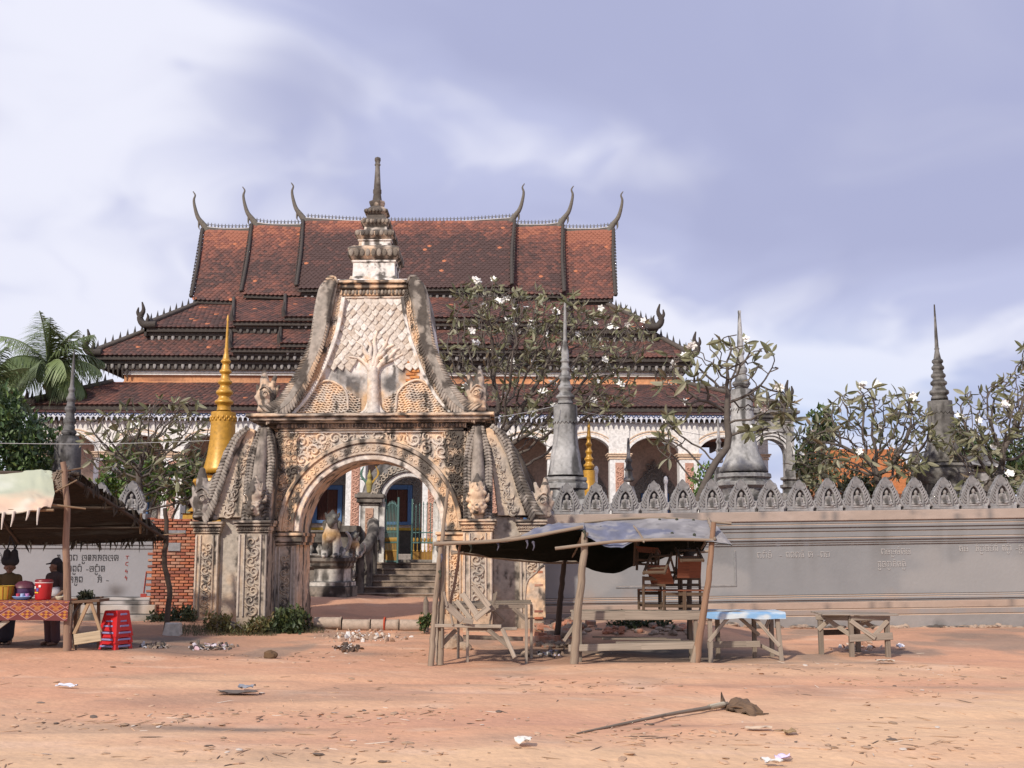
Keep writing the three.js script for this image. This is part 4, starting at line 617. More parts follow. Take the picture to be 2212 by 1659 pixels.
  for (let i = 0; i < cols.length - 1; i++) { const xa = ax(cols[i] + 17), xb = ax(cols[i + 1] - 17), r = (xb - xa) / 2, yc = ay(942) - r * 0.80, h = new THREE.Path(); h.moveTo(xa, floor + 0.02); h.lineTo(xa, yc); h.absellipse((xa + xb) / 2, yc, r, r * 0.80, Math.PI, 0, true); h.lineTo(xb, floor + 0.02); h.lineTo(xa, floor + 0.02); arches.push([(xa + xb) / 2, yc, r]); sh.holes.push(h); }
  mesh('arcade_wall', ext(sh, -AD, 0.55, [], 0), wallM, temple, { tess: 0.3, it: 7, col: greyCol({ base: [0.74, 0.72, 0.70], light: [0.84, 0.82, 0.82], dark: [0.5, 0.44, 0.4], dk: -0.26, top: 0, gain: 0.5, var: 1.5 }) });
  const trim = gritty(0.70, 0.52, 0.38), white = gritty(0.80, 0.79, 0.79), pink = gritty(0.52, 0.29, 0.22), blueP = plain(0.085, 0.17, 0.36);
  for (const [x, y, r] of arches) for (const [a, b, d, m] of [[1.0, 1.10, 0.06, white], [1.10, 1.14, 0.04, trim], [1.24, 1.27, 0.03, trim]]) { const s = new THREE.Shape(); s.absellipse(x, y, r * b, r * b * 0.82, 0, Math.PI, false); s.absellipse(x, y, r * a, r * a * 0.80, Math.PI, 0, true); mesh('arch_moulding', ext(s, -AD + d, d + 0.02, [], 0), m, temple); }
  for (const px of cols) { const x = ax(px), w = 0.33; mesh('column', [box(x - w - 0.06, x + w + 0.06, floor, ay(985), -AD - 0.6, -AD + 0.1)], white, temple); mesh('capital', [box(x - w - 0.14, x + w + 0.14, ay(985), ay(981), -AD - 0.65, -AD + 0.17), box(x - w - 0.1, x + w + 0.1, ay(991), ay(987), -AD - 0.63, -AD + 0.13), box(x - w - 0.18, x + w + 0.18, ay(981), ay(978), -AD - 0.68, -AD + 0.2)], trim, temple);
    const pn = mesh('carved_panel', box(x - 0.17, x + 0.17, floor + 0.2, ay(998), -AD, -AD + 0.125), pink, temple); mesh('scroll_carving', vine(x, floor + 0.3, ay(1000), 0.34, -AD + 0.125, px), gritty(0.6, 0.36, 0.27), pn); mesh('pilaster', box(x - 0.42, x + 0.42, ay(978), ay(905), -AD, -AD + 0.05), gritty(0.8, 0.78, 0.77), temple); }
  // fringe board in blue and white under the lowest eave
  const fz = -43.3; const fr = mesh('fringe_board', [slab(V(at(52, 1190, 43.3).x, s1.A.y - 0.30, fz), V(s1.B.x - 0.1, s1.A.y - 0.30, fz), V(s1.B.x - 0.1, s1.A.y - 0.08, fz), V(at(52, 1190, 43.3).x, s1.A.y - 0.08, fz), 0.05)], gritty(0.42, 0.27, 0.25), temple);
  const fg = uvBox(ext([[-0.1, 0], [-0.1, -0.1], [-0.07, -0.14], [-0.045, -0.13], [-0.02, -0.26], [0, -0.3], [0.02, -0.26], [0.045, -0.13], [0.07, -0.14], [0.1, -0.1], [0.1, 0]], 0, 0.03, [], 0)), fi = [];
  for (let x = s1.A.x + 0.4; x < s1.B.x - 0.4; x += 0.21) fi.push({ m: mat4(V(x, s1.A.y - 0.36, fz + 0.03)), k: fi.length % 2 }); pieces('fringe_tongue', fg, [gritty(0.72, 0.74, 0.82), gritty(0.60, 0.64, 0.76)], fi, fr, 160);
  mesh('fringe_band', [...Array(150)].map((_, i) => { const x = lerp(s1.A.x + 0.5, s1.B.x - 0.5, i / 149); return limb(curve([V(x - 0.09, s1.A.y - 0.34, fz + 0.03), V(x, s1.A.y - 0.43, fz + 0.04), V(x + 0.09, s1.A.y - 0.34, fz + 0.03)], 5), [0.022, 0.022], 4); }), plain(0.06, 0.085, 0.2), fr);
  // gallery: floor, ceiling, back wall, blue framed windows
  bl('gallery_floor', 40, 1710, 1330, 1197, 43.2, gritty(0.3, 0.26, 0.23));
  mesh('gallery_ceiling', box(ax(60), ax(1650), ay(930), ay(922), -47.6, -AD - 0.5), gritty(0.30, 0.12, 0.06), temple);
  const ID = 47, ix = (px) => at(px, 1190, ID).x, iy = (py) => at(860, py, ID).y;
  bl('inner_wall', 62, 1500, 1210, 905, 47, wallM, greyCol({ base: [0.60, 0.45, 0.38], light: [0.66, 0.52, 0.46], dark: [0.35, 0.25, 0.2], dk: -0.25 }));
  mesh('yellow_ledge', box(ix(430), ix(1300), iy(1146), iy(1140), -ID, -ID + 0.12), gritty(0.5, 0.33, 0.06), temple); mesh('wall_base', box(ix(430), ix(1300), iy(1200), iy(1146.2), -ID, -ID + 0.08), gritty(0.07, 0.065, 0.06), temple);
  const red = [gritty(0.09, 0.035, 0.028), gritty(0.13, 0.055, 0.04)];
  for (const [px, w, ya, y2] of [[705, 32, 1049, 1131], [856, 33, 1048, 1134], [560, 32, 1049, 1131], [420, 32, 1049, 1131], [285, 32, 1049, 1131], [1108, 32, 1049, 1131], [1262, 32, 1062, 1140], [1416, 30, 1064, 1140]]) {
    const x0 = ix(px - w), x1 = ix(px + w), y0 = iy(y2), y1 = iy(ya), t = 0.19;
    const win = mesh('window', [box(x0, x0 + t, y0, y1, -ID - 0.05, -ID + 0.14), box(x1 - t, x1, y0, y1, -ID - 0.05, -ID + 0.14), box(x0 + t, x1 - t, y1 - t, y1, -ID - 0.05, -ID + 0.138), box(x0 + t, x1 - t, y0, y0 + t * 0.7, -ID - 0.05, -ID + 0.138)], blueP, temple);
    for (let k = 0; k < 2; k++) mesh('shutter', [box(lerp(x0 + t, x1 - t, k / 2) + 0.01, lerp(x0 + t, x1 - t, (k + 1) / 2) - 0.01, y0 + t * 0.7, y1 - t, -ID + 0.0, -ID + 0.05), ...[0.2, 0.5, 0.8].map((q) => box(lerp(x0 + t, x1 - t, (k + q) / 2) - 0.02, lerp(x0 + t, x1 - t, (k + q) / 2) + 0.02, y0 + t * 0.7, y1 - t, -ID + 0.05, -ID + 0.075))], red[k], win);
    const gs = gritty(0.27, 0.25, 0.24), tp = new THREE.Shape(); tp.moveTo(x0 - 0.35, y1 + 0.02); tp.lineTo(x1 + 0.35, y1 + 0.02); tp.bezierCurveTo(x1 + 0.25, y1 + 0.7, x1 - 0.5, y1 + 0.9, (x0 + x1) / 2, y1 + 1.5); tp.bezierCurveTo(x0 + 0.5, y1 + 0.9, x0 - 0.25, y1 + 0.7, x0 - 0.35, y1 + 0.02);
    mesh('carved_tympanum', [ext(tp, -ID + 0.1, 0.1), ...packScrolls((x, y, r) => Math.abs(x - (x0 + x1) / 2) < (1.0 - (y - y1) * 0.62) - r * 0.4 && y > y1 + 0.05 + r, x0 - 0.3, x1 + 0.3, y1 + 0.1, y1 + 1.3, 0.09, 0.2, -ID + 0.1, px, 300)], gs, win);
    for (const [a, b] of [[x0 - 0.36, x0 - 0.02], [x1 + 0.02, x1 + 0.36]]) mesh('carved_surround', [box(a, b, y0 - 0.3, y1 + 0.02, -ID, -ID + 0.08), ...vine((a + b) / 2, y0 - 0.2, y1, 0.3, -ID + 0.08, px + a)], gs, win);
  }
  // weathered end porch on the right
  const pc = greyCol({ base: [0.34, 0.33, 0.33], light: [0.6, 0.6, 0.6], dk: 0.12, top: 0.5 });
  const px_ = new THREE.Shape([[1618, -9], [1724, -9], [1724, 905], [1618, 905]].map(([x, y]) => new THREE.Vector2(at(x, 1190, 41.5).x, y < 0 ? 0.5 : at(1670, y, 41.5).y))), ph = new THREE.Path(), pr = (at(1706, 1190, 41.5).x - at(1636, 1190, 41.5).x) / 2, pcx = at(1671, 1190, 41.5).x, py = at(1671, 948, 41.5).y - pr; ph.moveTo(pcx - pr, 0.52); ph.lineTo(pcx - pr, py); ph.absarc(pcx, py, pr, Math.PI, 0, true); ph.lineTo(pcx + pr, 0.52); ph.lineTo(pcx - pr, 0.52);
  const porch = mesh('porch', ext(px_, -41.5, 0.6, [ph], 0), stone, temple, { tess: 0.25, col: pc }); for (const [a, b, c] of [[1.0, 1.12, 0.06], [1.2, 1.32, 0.1], [1.4, 1.5, 0.07]]) { const s = new THREE.Shape(); s.absarc(pcx, py, pr * b, 0, Math.PI, false); s.absarc(pcx, py, pr * a, Math.PI, 0, true); mesh('arch_moulding', ext(s, -41.5 + c, c + 0.03, [], 0), stone, porch, { tess: 0.3, col: greyCol({ base: [0.6, 0.59, 0.58], light: [0.72, 0.71, 0.7], dk: -0.05 }) }); }
  for (const [ya, y2, e] of [[908, 903, 0.05], [903, 894, 0.14], [894, 888, 0.24], [888, 882, 0.16]]) mesh('cornice', box(at(1622, 1190, 41.5).x - e, at(1722, 1190, 41.5).x + e, at(1670, ya, 41.5).y, at(1670, y2, 41.5).y, -47, -41.5 + e), stone, porch, { tess: 0.3, col: greyCol({ base: [0.2, 0.19, 0.185], dk: 0.25 }) });
}

// ================================================================ stupas inside the wall
function stupa(name, label, axisBase, D, prof, col, o = {}) { // prof rows: [half width px, y px] on the survey sheet; o.parts: [from, to, name, sides]
  const c = at(axisBase, 1100, D), Y = (y) => at(axisBase, y, D).y, k = D / F, base = V(c.x, gh(c.x, -D), -D);
  const t = thing(name, label, 'stupa', base, o.group);
  for (const [a, b, nm, n] of o.parts) { const l = prof.filter((p) => p[1] >= a && p[1] <= b).map(([r, y]) => [r * k, Y(y)]); l.push([l[l.length - 1][0] * 0.6, l[l.length - 1][1] - 0.002]); 
    const m = mesh(nm, n ? lathe4(l, V(c.x, 0, -D), n) : lathe(l, V(c.x, 0, -D), 30), o.mat ?? stone, t, o.mat ? {} : { tess: o.tess ?? 0.14, it: 8, col }); if (o.extra && nm === o.extraOn) mesh(o.extraName, o.extra(c, Y, k), o.extraMat ?? stone, m, o.extraMat ? {} : { col }); }
  return t;
}
const ringP = (y, r, h) => [[r * 0.72, y - h], [r * 0.95, y - h * 0.5], [r, y], [r * 0.95, y + h * 0.5], [r * 0.72, y + h]];
const zig = (y, r) => (c, Y, k) => { const p = [], n = 40; for (let i = 0; i <= n; i++) { const a = i / n * 6.2832; p.push(V(c.x + Math.cos(a) * r * k, Y(y + (i % 2 ? 3 : -2)), c.z + Math.sin(a) * r * k)); } return [limb(p, [0.025, 0.025], 4, false)]; };
const greyS = greyCol({ base: [0.31, 0.31, 0.312], light: [0.56, 0.56, 0.565], dark: [0.07, 0.068, 0.066], dk: 0.0, top: 0.5 });
stupa('stupa', 'slender pale grey stupa with needle spire just right of the gateway', 1222, 29, [[2.6, 655], [4.2, 734], [5.5, 736], [4, 740], [7.5, 756], [8.6, 772], ...ringP(780, 10.5, 4), [8, 786], ...ringP(796, 11, 5), [10, 806], ...ringP(816, 13.5, 6), [11, 825], ...ringP(838, 16, 7), [14, 850], ...ringP(858, 21, 6), [17, 870], [16, 874], [25.8, 876], [25.6, 912], [26, 940], [28.5, 966], [32, 982], [33.5, 1000], [38.5, 1026], [40.5, 1029], [44, 1032], [45, 1038], [43, 1042], [46.5, 1046], [46.5, 1056], [38, 1060], [39, 1076], [46, 1080], [50, 1090], [52, 1220]], greyS, { parts: [[655, 874, 'spire'], [875, 1030, 'bell'], [1031, 1060, 'base_moulding', 8], [1060, 1220, 'pedestal', 4]], extraOn: 'bell', extraName: 'zigzag_band', extra: zig(913, 26) });
stupa('stupa', 'broad grey stupa with flared bell behind the leaning frangipani', 1609, 31.5, [[3, 671], [3.6, 674], [3, 680], [6, 732], [7, 740], ...ringP(762, 9, 6), [7, 770], [8, 776], ...ringP(800, 14, 8), [12, 812], ...ringP(829, 20, 6), [15, 840], [23.5, 842], [23.8, 884], [25, 900], [28, 950], [33, 975], [44, 1002], [52, 1020], [56, 1024], [57, 1032], [52, 1036], [58, 1042], [58, 1050], [49, 1056], [46, 1070], [52, 1082], [60, 1092], [62, 1220]], greyS, { parts: [[671, 841, 'spire'], [842, 1023, 'bell'], [1024, 1056, 'base_moulding', 16], [1056, 1220, 'pedestal', 16]], extraOn: 'bell', extraName: 'zigzag_band', extra: zig(885, 24.2), dk: 1 });
stupa('stupa', 'dark mossy stupa with ringed spire above the right wall', 2043, 30, [[1.4, 658], [4.2, 752], [5.6, 753], [4.4, 757], [6.8, 770], [8, 776], ...ringP(781, 12, 5), [9.5, 788], ...ringP(795, 13.5, 5.5), [11, 803], ...ringP(812, 15.5, 6), [12.5, 820], ...ringP(828, 17.5, 6), [14, 838], ...ringP(848, 20.5, 7), [17, 858], [18, 864], [25.5, 867], [26, 892], [27, 894], [28, 930], [31, 958], [37, 976], [46, 1000], [51, 1003], [52, 1008], [48, 1012], [56, 1015], [56, 1024], [50, 1040], [45, 1048], [44, 1070], [58, 1080], [60, 1220]], greyCol({ base: [0.14, 0.132, 0.125], light: [0.30, 0.29, 0.28], dark: [0.045, 0.04, 0.037], dk: 0.1, top: 0.5 }), { parts: [[658, 865, 'spire'], [866, 1001, 'bell'], [1002, 1048, 'base_moulding', 8], [1048, 1220, 'pedestal', 4]], extraOn: 'bell', extraName: 'zigzag_band', extra: zig(893, 26.5) });
const goldM = new THREE.MeshPhysicalMaterial({ color: rgb(0.56, 0.30, 0.035), roughness: 0.42, metalness: 0.15, bumpMap: pits, bumpScale: 0.004, map: grain, clearcoat: 0.25, clearcoatRoughness: 0.35 });
stupa('golden_stupa', 'tall golden stupa with ringed spire left of the gateway', 474, 27.8, [[0.8, 680], [3, 690], [2, 694], [3.6, 750], [5, 755], [4.4, 760], [6, 768], [7, 774], ...ringP(781, 11, 4), [6.8, 788], [8, 790], ...ringP(803, 13, 5), [8.6, 810], [9.5, 815], ...ringP(826, 15.5, 5.5), [10, 835], [12, 838], ...ringP(848, 18.5, 6.5), [12, 858], ...ringP(869, 20.5, 6), [14, 880], [15, 886], [15, 889], [26.5, 891], [27, 915], [26, 917], [27, 950], [31, 985], [37, 1012], [41, 1024], [45, 1030], [42, 1034], [52, 1036], [54, 1042], [50, 1047], [42, 1060], [36, 1068], [40, 1076], [48, 1092], [62, 1106], [64, 1111], [60, 1114], [64, 1230]], null, { mat: goldM, parts: [[680, 890, 'spire'], [891, 1029, 'bell'], [1030, 1110, 'base_moulding', 8], [1110, 1230, 'pedestal', 4]], extraOn: 'bell', extraName: 'engraved_band', extra: (c, Y, k) => { const o = []; for (let i = 0; i < 36; i++) { const a = i / 36 * 6.283; o.push(ball(V(c.x + Math.cos(a) * 26.8 * k, Y(903 + (i % 2) * 5), c.z + Math.sin(a) * 26.8 * k), 0.03, 0.05, 0.03, 6, 4)); } return o; }, extraMat: goldM });
stupa('stupa', 'dark weathered stupa behind the thatched stall at left', 138, 33, [[1.5, 758], [3.4, 800], [3.8, 830], ...ringP(842, 7, 5), [6, 850], ...ringP(862, 10, 6), [8, 870], ...ringP(884, 12, 7), [9, 894], ...ringP(910, 13.5, 8), [12, 920], ...ringP(934, 16, 6), [14, 940], [20, 942], [24, 950], [27, 960], [28, 1000], [31, 1035], [40, 1060], [48, 1066], [46, 1075], [50, 1220]], greyCol({ base: [0.085, 0.083, 0.085], light: [0.24, 0.235, 0.24], dark: [0.03, 0.028, 0.027], dk: 0.2, top: 0.5 }), { parts: [[758, 941, 'spire'], [942, 1061, 'bell'], [1062, 1220, 'pedestal', 8]] });
stupa('golden_stupa', 'small golden stupa between the slender stupa and the arcade', 1273, 33, [[0.6, 905], [3, 918], [4, 938], ...ringP(944, 5.5, 4), [4, 952], ...ringP(960, 7, 4), [5, 968], ...ringP(976, 8, 4), [5.5, 984], ...ringP(992, 10, 4), [7, 999], ...ringP(1006, 12, 4), [10, 1014], [12.5, 1016], [13, 1034], [14, 1052], [20, 1066], [22, 1180]], null, { mat: goldM, parts: [[905, 1014, 'spire'], [1015, 1066, 'bell'], [1066, 1180, 'pedestal', 8]] });
for (const [x, D, y, w, lab] of [[1359, 35, 946, 8, 'small grey stupa spire in front of the relief doorway'], [1556, 37, 905, 6, 'thin grey stupa spire beside the dark arch'], [1764, 30, 1065, 7, 'short ringed stone finial behind the right niche row']]) { const h = x === 1764 ? 0.42 : 1; stupa('small_stupa', lab, x, D, [[w * 0.2, y], [w * 0.35, y + 10 * h], [w * 0.5, y + 40 * h], ...ringP(y + 50 * h, w, 4 * h), [w * 0.7, y + 58 * h], ...ringP(y + 68 * h, w * 1.2, 4 * h), [w, y + 76 * h], ...ringP(y + 90 * h, w * 1.5, 5 * h), [w * 1.3, y + 104 * h], [w * 2, y + 130 * h], [w * 2.2, 1200]], greyCol({ base: [0.26, 0.26, 0.27], dk: 0.05 }), { parts: [[y, y + 100 * h, 'spire'], [y + 100 * h, 1200, 'pedestal', 8]] }); }
stupa('pillar_stupa', 'grey square pillar stupa with needle top near the porch', 1708, 33, [[1.2, 915], [2.5, 925], [7, 1010], [8, 1016], [10, 1018], [10, 1030], [16, 1031], [16, 1036], [12, 1038], [12, 1046], [17, 1047], [17, 1053], [13, 1056], [13, 1064], [19, 1066], [20, 1200]], greyCol({ base: [0.28, 0.27, 0.255], dk: 0.05 }), { parts: [[915, 1017, 'spire', 4], [1018, 1200, 'pedestal', 4]] });
stupa('small_stupa', 'dark ringed stone stupa half hidden under the right frangipani', 1983, 34, [[2, 955], [5, 975], ...ringP(990, 13, 6), [9, 1000], ...ringP(1010, 15, 6), [11, 1020], ...ringP(1032, 15, 7), [12, 1044], [18, 1060], [18, 1200]], greyCol({ base: [0.15, 0.14, 0.13], dk: 0.2 }), { parts: [[955, 1044, 'spire'], [1045, 1200, 'pedestal', 8]] });
stupa('small_stupa', 'low grey pyramid-topped shrine right of the dark stupa', 2118, 36, [[2, 960], [14, 985], [34, 1002], [44, 1010], [44, 1018], [36, 1022], [36, 1200]], greyCol({ base: [0.27, 0.265, 0.26], dk: 0.1 }), { parts: [[960, 1010, 'roof', 4], [1011, 1200, 'pedestal', 4]] });
for (const [px, y, lab] of [[1288, 1006, 'white post with bead top by the small golden stupa'], [1438, 1028, 'white post with bead top before the arcade column']]) { const c = at(px, y, 35), t = thing('white_post', lab, 'post', V(c.x, gh(c.x, -35), -35)); mesh('shaft', lathe([[0.05, gh(c.x, -35)], [0.045, c.y - 0.25], [0.06, c.y - 0.24]], c, 10), plain(0.75, 0.75, 0.76), t); mesh('finial', lathe([[0.06, c.y - 0.25], [0.075, c.y - 0.14], [0.05, c.y - 0.04], [0, c.y]], c, 10), plain(0.7, 0.7, 0.72), t); }

// ================================================================ terrace, stair and inner gate seen through the arch
{
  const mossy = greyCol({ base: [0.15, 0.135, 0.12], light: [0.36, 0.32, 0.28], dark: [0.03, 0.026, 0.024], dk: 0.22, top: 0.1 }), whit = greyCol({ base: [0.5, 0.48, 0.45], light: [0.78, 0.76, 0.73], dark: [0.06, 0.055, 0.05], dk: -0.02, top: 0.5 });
  const TZ = -36.4, top = 1.50;
  const terr = thing('terrace', 'raised dark masonry terrace carrying the hall', 'terrace', V(at(880, 1200, 37).x, 0.5, TZ));
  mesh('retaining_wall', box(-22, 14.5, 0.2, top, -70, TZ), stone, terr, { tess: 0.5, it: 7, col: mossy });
  mesh('coping', box(-22, 14.55, top, top + 0.1, TZ - 0.5, TZ + 0.1), stone, terr, { tess: 0.4, it: 8, col: mossy });
  // stair
  const sx0 = at(752, 1190, 34.5).x, sx1 = at(985, 1190, 34.5).x, st = thing('stone_stair', 'flight of worn stone steps behind the arch', 'steps', V((sx0 + sx1) / 2, 0.45, TZ + 1));
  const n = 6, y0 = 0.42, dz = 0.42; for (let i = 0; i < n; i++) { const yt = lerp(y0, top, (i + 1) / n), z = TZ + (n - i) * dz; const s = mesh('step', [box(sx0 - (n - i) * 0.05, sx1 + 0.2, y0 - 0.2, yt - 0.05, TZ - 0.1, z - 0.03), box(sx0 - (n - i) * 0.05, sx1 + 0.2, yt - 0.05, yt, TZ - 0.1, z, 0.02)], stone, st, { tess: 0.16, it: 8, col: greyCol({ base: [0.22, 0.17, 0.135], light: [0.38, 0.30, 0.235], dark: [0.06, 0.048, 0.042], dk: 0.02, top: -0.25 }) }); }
  // balustrade left of the stair
  const bx0 = at(560, 1190, 36).x, bx1 = at(775, 1190, 36).x, by = (y) => at(700, y, 36).y, bal = thing('balustrade', 'blackened balustrade of squat balusters along the terrace edge', 'balustrade', V(bx1, top, TZ));
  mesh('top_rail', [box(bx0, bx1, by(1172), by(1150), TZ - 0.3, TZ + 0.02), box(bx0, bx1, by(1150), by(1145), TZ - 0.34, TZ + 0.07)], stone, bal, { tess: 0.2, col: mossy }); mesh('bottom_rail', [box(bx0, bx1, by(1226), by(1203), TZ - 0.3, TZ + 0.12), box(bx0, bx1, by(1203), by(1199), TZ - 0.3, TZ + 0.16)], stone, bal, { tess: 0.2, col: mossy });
  for (let x = bx0 + 0.2; x < bx1; x += 0.34) mesh('baluster', lathe([[0.09, by(1199)], [0.07, by(1195)], [0.14, by(1186)], [0.08, by(1178)], [0.1, by(1172)]], V(x, 0, TZ - 0.13), 10), stone, bal, { tess: 0.1, col: whit });
  mesh('end_block', [box(at(716, 1190, 35.6).x, at(772, 1190, 35.6).x, by(1150), by(1136), -36.2, -35.3), box(at(726, 1190, 35.6).x, at(766, 1190, 35.6).x, by(1200), by(1150), -36.1, -35.5)], stone, bal, { tess: 0.15, col: mossy });
  // curling handrail down the stair
  const hr = [[806, 1130], [806, 1148], [797, 1172], [778, 1192], [752, 1206], [735, 1216]].map(([x, y], i) => at(x, y, 36 - i * 0.62)); mesh('handrail', [limb(curve(hr, 20), [0.2, 0.15], 8), ...hr.slice(1).map((p) => limb([V(p.x, p.y, p.z), V(p.x, y0 - 0.1, p.z)], [0.14, 0.16], 8))], stone, bal, { tess: 0.15, col: mossy });
  { const S = []; for (let i = 0; i < 11; i++) { const p = at(lerp(742, 790, i / 10), lerp(1262, 1198, i / 10) + (i % 3) * 10 - 6, lerp(33.2, 35.2, i / 10)); S.push(spiral(V(p.x, p.y, p.z), 0.16, i % 2 ? 1 : -1, i, 1.2, 0.22), comma(V(p.x, p.y - 0.12, p.z), 0.24, i * 1.7)); } mesh('scroll_carving', S, stone, bal, { col: whit }); }
  // pedestal and lion
  const PD = 32.0, P = (x, y, dz = 0) => { const p = at(x, y, PD); p.z += dz; return p; }, pc = P(714, 1240), py = (y) => P(714, y).y, hw = 0.5;
  const ped = thing('pedestal', 'stepped dark and white stone pedestal under the lion', 'pedestal', V(pc.x, 0.42, -PD - 0.3));
  const c4 = V(pc.x, 0, -PD - 0.4); const pl = (l) => lathe4(l.map(([r, y]) => [r, py(y)]), c4, 4); const rotP = (g) => g.translate(-c4.x, 0, -c4.z).rotateY(-0.16).translate(c4.x, 0, c4.z);
  for (const [l, col, nm] of [[[[0.58, 1310], [0.58, 1268], [0.5, 1266]], mossy, 'base'], [[[0.54, 1266], [0.54, 1258], [0.46, 1256]], whit, 'moulding'], [[[0.42, 1257], [0.42, 1228]], whit, 'dado'], [[[0.44, 1228], [0.5, 1222], [0.5, 1217], [0.56, 1212], [0.56, 1205], [0.1, 1204.5]], mossy, 'cornice']]) mesh(nm, rotP(pl(l)), stone, ped, { tess: 0.1, col });
  const lb = V(pc.x - 0.02, py(1204.5), -PD - 0.3), q = 1.0, A = (c) => c.map((v, i) => i < 6 ? v * q + [lb.x, lb.y, lb.z][i % 3] : v * q);
  const lion = thing('lion_statue', 'weathered white and yellow guardian lion sitting on its pedestal', 'statue', lb.clone());
  const lg = blob([[-0.16, 0.07, 0.32, -0.15, 0.62, 0.2, 0.085, 0.12], [0.16, 0.07, 0.32, 0.15, 0.62, 0.2, 0.085, 0.12], [-0.16, 0.05, 0.36, -0.16, 0.05, 0.44, 0.08, 0.06], [0.16, 0.05, 0.36, 0.16, 0.05, 0.44, 0.08, 0.06], [0, 0.7, 0.16, 0, 0.34, -0.24, 0.23, 0.25], [0, 0.78, 0.2, 0, 0.62, 0.24, 0.19, 0.19], [-0.2, 0.16, -0.2, -0.22, 0.1, 0.12, 0.17, 0.08], [0.2, 0.16, -0.2, 0.22, 0.1, 0.12, 0.17, 0.08], [0, 0.86, 0.2, 0, 1.02, 0.22, 0.17, 0.17]].map(A), 0.05, 0.022);
  mesh('body', lg, stone, lion, { col: (x, y, z, a, b, c) => { const w = whit(x, y, z, a, b, c), yy = (y - lb.y); return mix3(w, [0.50, 0.27, 0.06], Math.exp(-(((yy - 0.68) / 0.2) ** 2)) * ss(0.1, 0.25, z - lb.z) * 0.75); } });
  mesh('head', blob([[0, 1.08, 0.24, 0, 1.12, 0.22, 0.18, 0.18], [0, 1.03, 0.36, 0, 1.0, 0.42, 0.12, 0.1], [0, 0.93, 0.36, 0, 0.92, 0.4, 0.09, 0.07], [-0.09, 1.15, 0.36, -0.09, 1.15, 0.37, 0.05, 0.05], [0.09, 1.15, 0.36, 0.09, 1.15, 0.37, 0.05, 0.05], [-0.16, 1.2, 0.16, -0.2, 1.28, 0.14, 0.06, 0.03], [0.16, 1.2, 0.16, 0.2, 1.28, 0.14, 0.06, 0.03], [0, 1.22, 0.18, 0, 1.34, 0.12, 0.13, 0.05], [-0.2, 1.0, 0.2, -0.2, 0.85, 0.2, 0.08, 0.06], [0.2, 1.0, 0.2, 0.2, 0.85, 0.2, 0.08, 0.06]].map(A), 0.035, 0.016), stone, lion, { col: greyCol({ base: [0.13, 0.125, 0.11], light: [0.34, 0.32, 0.27], dk: 0.1 }) });
  mesh('tail', limb(curve([V(0.2, 0.15, -0.4), V(0.42, 0.3, -0.35), V(0.46, 0.62, -0.25), V(0.36, 0.75, -0.2)].map((p) => p.add(lb)), 12), [0.07, 0.04], 7), stone, lion, { col: whit });
  const lion2 = copyOf(lion, P(757, 1204.5, -0.9), 'smaller white lion statue partly hidden behind the sitting lion'); lion2.scale.setScalar(0.58);
  // inner porch gate
  const GD2 = 36.2, X = (x) => at(x, 1190, GD2).x, Y = (y) => at(860, y, GD2).y, gz = -GD2;
  const pg = thing('inner_gate', 'grey carved inner archway at the head of the steps', 'gateway', V(X(881), top, gz));
  const cx = X(881), r = X(945) - cx, yc = Y(1084);
  for (const [xa, xb, s] of [[776, 816, -1], [946, 990, 1]]) {
    const pil = mesh('pillar', box(X(xa), X(xb), top, Y(1090), gz - 0.6, gz), stone, pg, { tess: 0.15, col: whit }); mesh('carved_panel', [box(X(xa) + 0.17, X(xb) - 0.17, Y(1165), Y(1098), gz, gz + 0.03), ...vine((X(xa) + X(xb)) / 2, Y(1163), Y(1100), 0.26, gz + 0.03, xa)], gritty(0.48, 0.30, 0.22), pil);
    mesh('capital', [[1092, 1086, 0.04], [1086, 1076, 0.12], [1076, 1068, 0.18], [1068, 1064, 0.1]].map(([a, b, e]) => box(X(xa) - e, X(xb) + e, Y(a), Y(b), gz - 0.65, gz + e)), stone, pg, { tess: 0.12, col: mossy });
    mesh('pier_base', [box(X(xa) - 0.05, X(xb) + 0.05, Y(1190), Y(1166), gz - 0.65, gz + 0.07)], stone, pg, { tess: 0.12, col: mossy });
    mesh('jamb', box(X(s < 0 ? 816.5 : 934), X(s < 0 ? 829 : 945.5), top, yc, gz - 0.5, gz - 0.05), stone, pg, { tess: 0.2, col: greyCol({ base: [0.62, 0.6, 0.57], light: [0.76, 0.75, 0.73], dk: -0.1 }) });
  }
  const ring = (a, b, d) => { const s = new THREE.Shape(); s.absarc(cx, yc, r * b, 0, Math.PI, false); s.absarc(cx, yc, r * a, Math.PI, 0, true); return ext(s, gz + d, 0.5 + d, [], 0.01); };
  mesh('arch_moulding', ring(0.86, 1.02, 0.0), gritty(0.72, 0.71, 0.7), pg); const ab = mesh('arch_band', ring(1.025, 1.36, 0.08), stone, pg, { tess: 0.15, col: greyCol({ base: [0.25, 0.24, 0.23], light: [0.42, 0.4, 0.37], dk: 0.1 }) }); mesh('arch_moulding', ring(1.365, 1.62, 0.02), stone, pg, { tess: 0.15, col: greyCol({ base: [0.22, 0.21, 0.21], dk: 0.2 }) });
  mesh('scroll_carving', [...Array(24)].map((_, i) => { const a = (i + 0.5) / 24 * Math.PI; return spiral(V(cx + Math.cos(a) * r * 1.18, yc + Math.sin(a) * r * 1.18, gz + 0.09), 0.12, i % 2 ? 1 : -1, a, 1.2, 0.22); }), gritty(0.46, 0.4, 0.33), ab);
  mesh('crown_block', [box(X(800), X(968), yc + r * 1.3, Y(975), gz - 0.5, gz + 0.0), box(X(792), X(976), Y(982), Y(974), gz - 0.6, gz + 0.12)], stone, pg, { tess: 0.2, col: mossy });
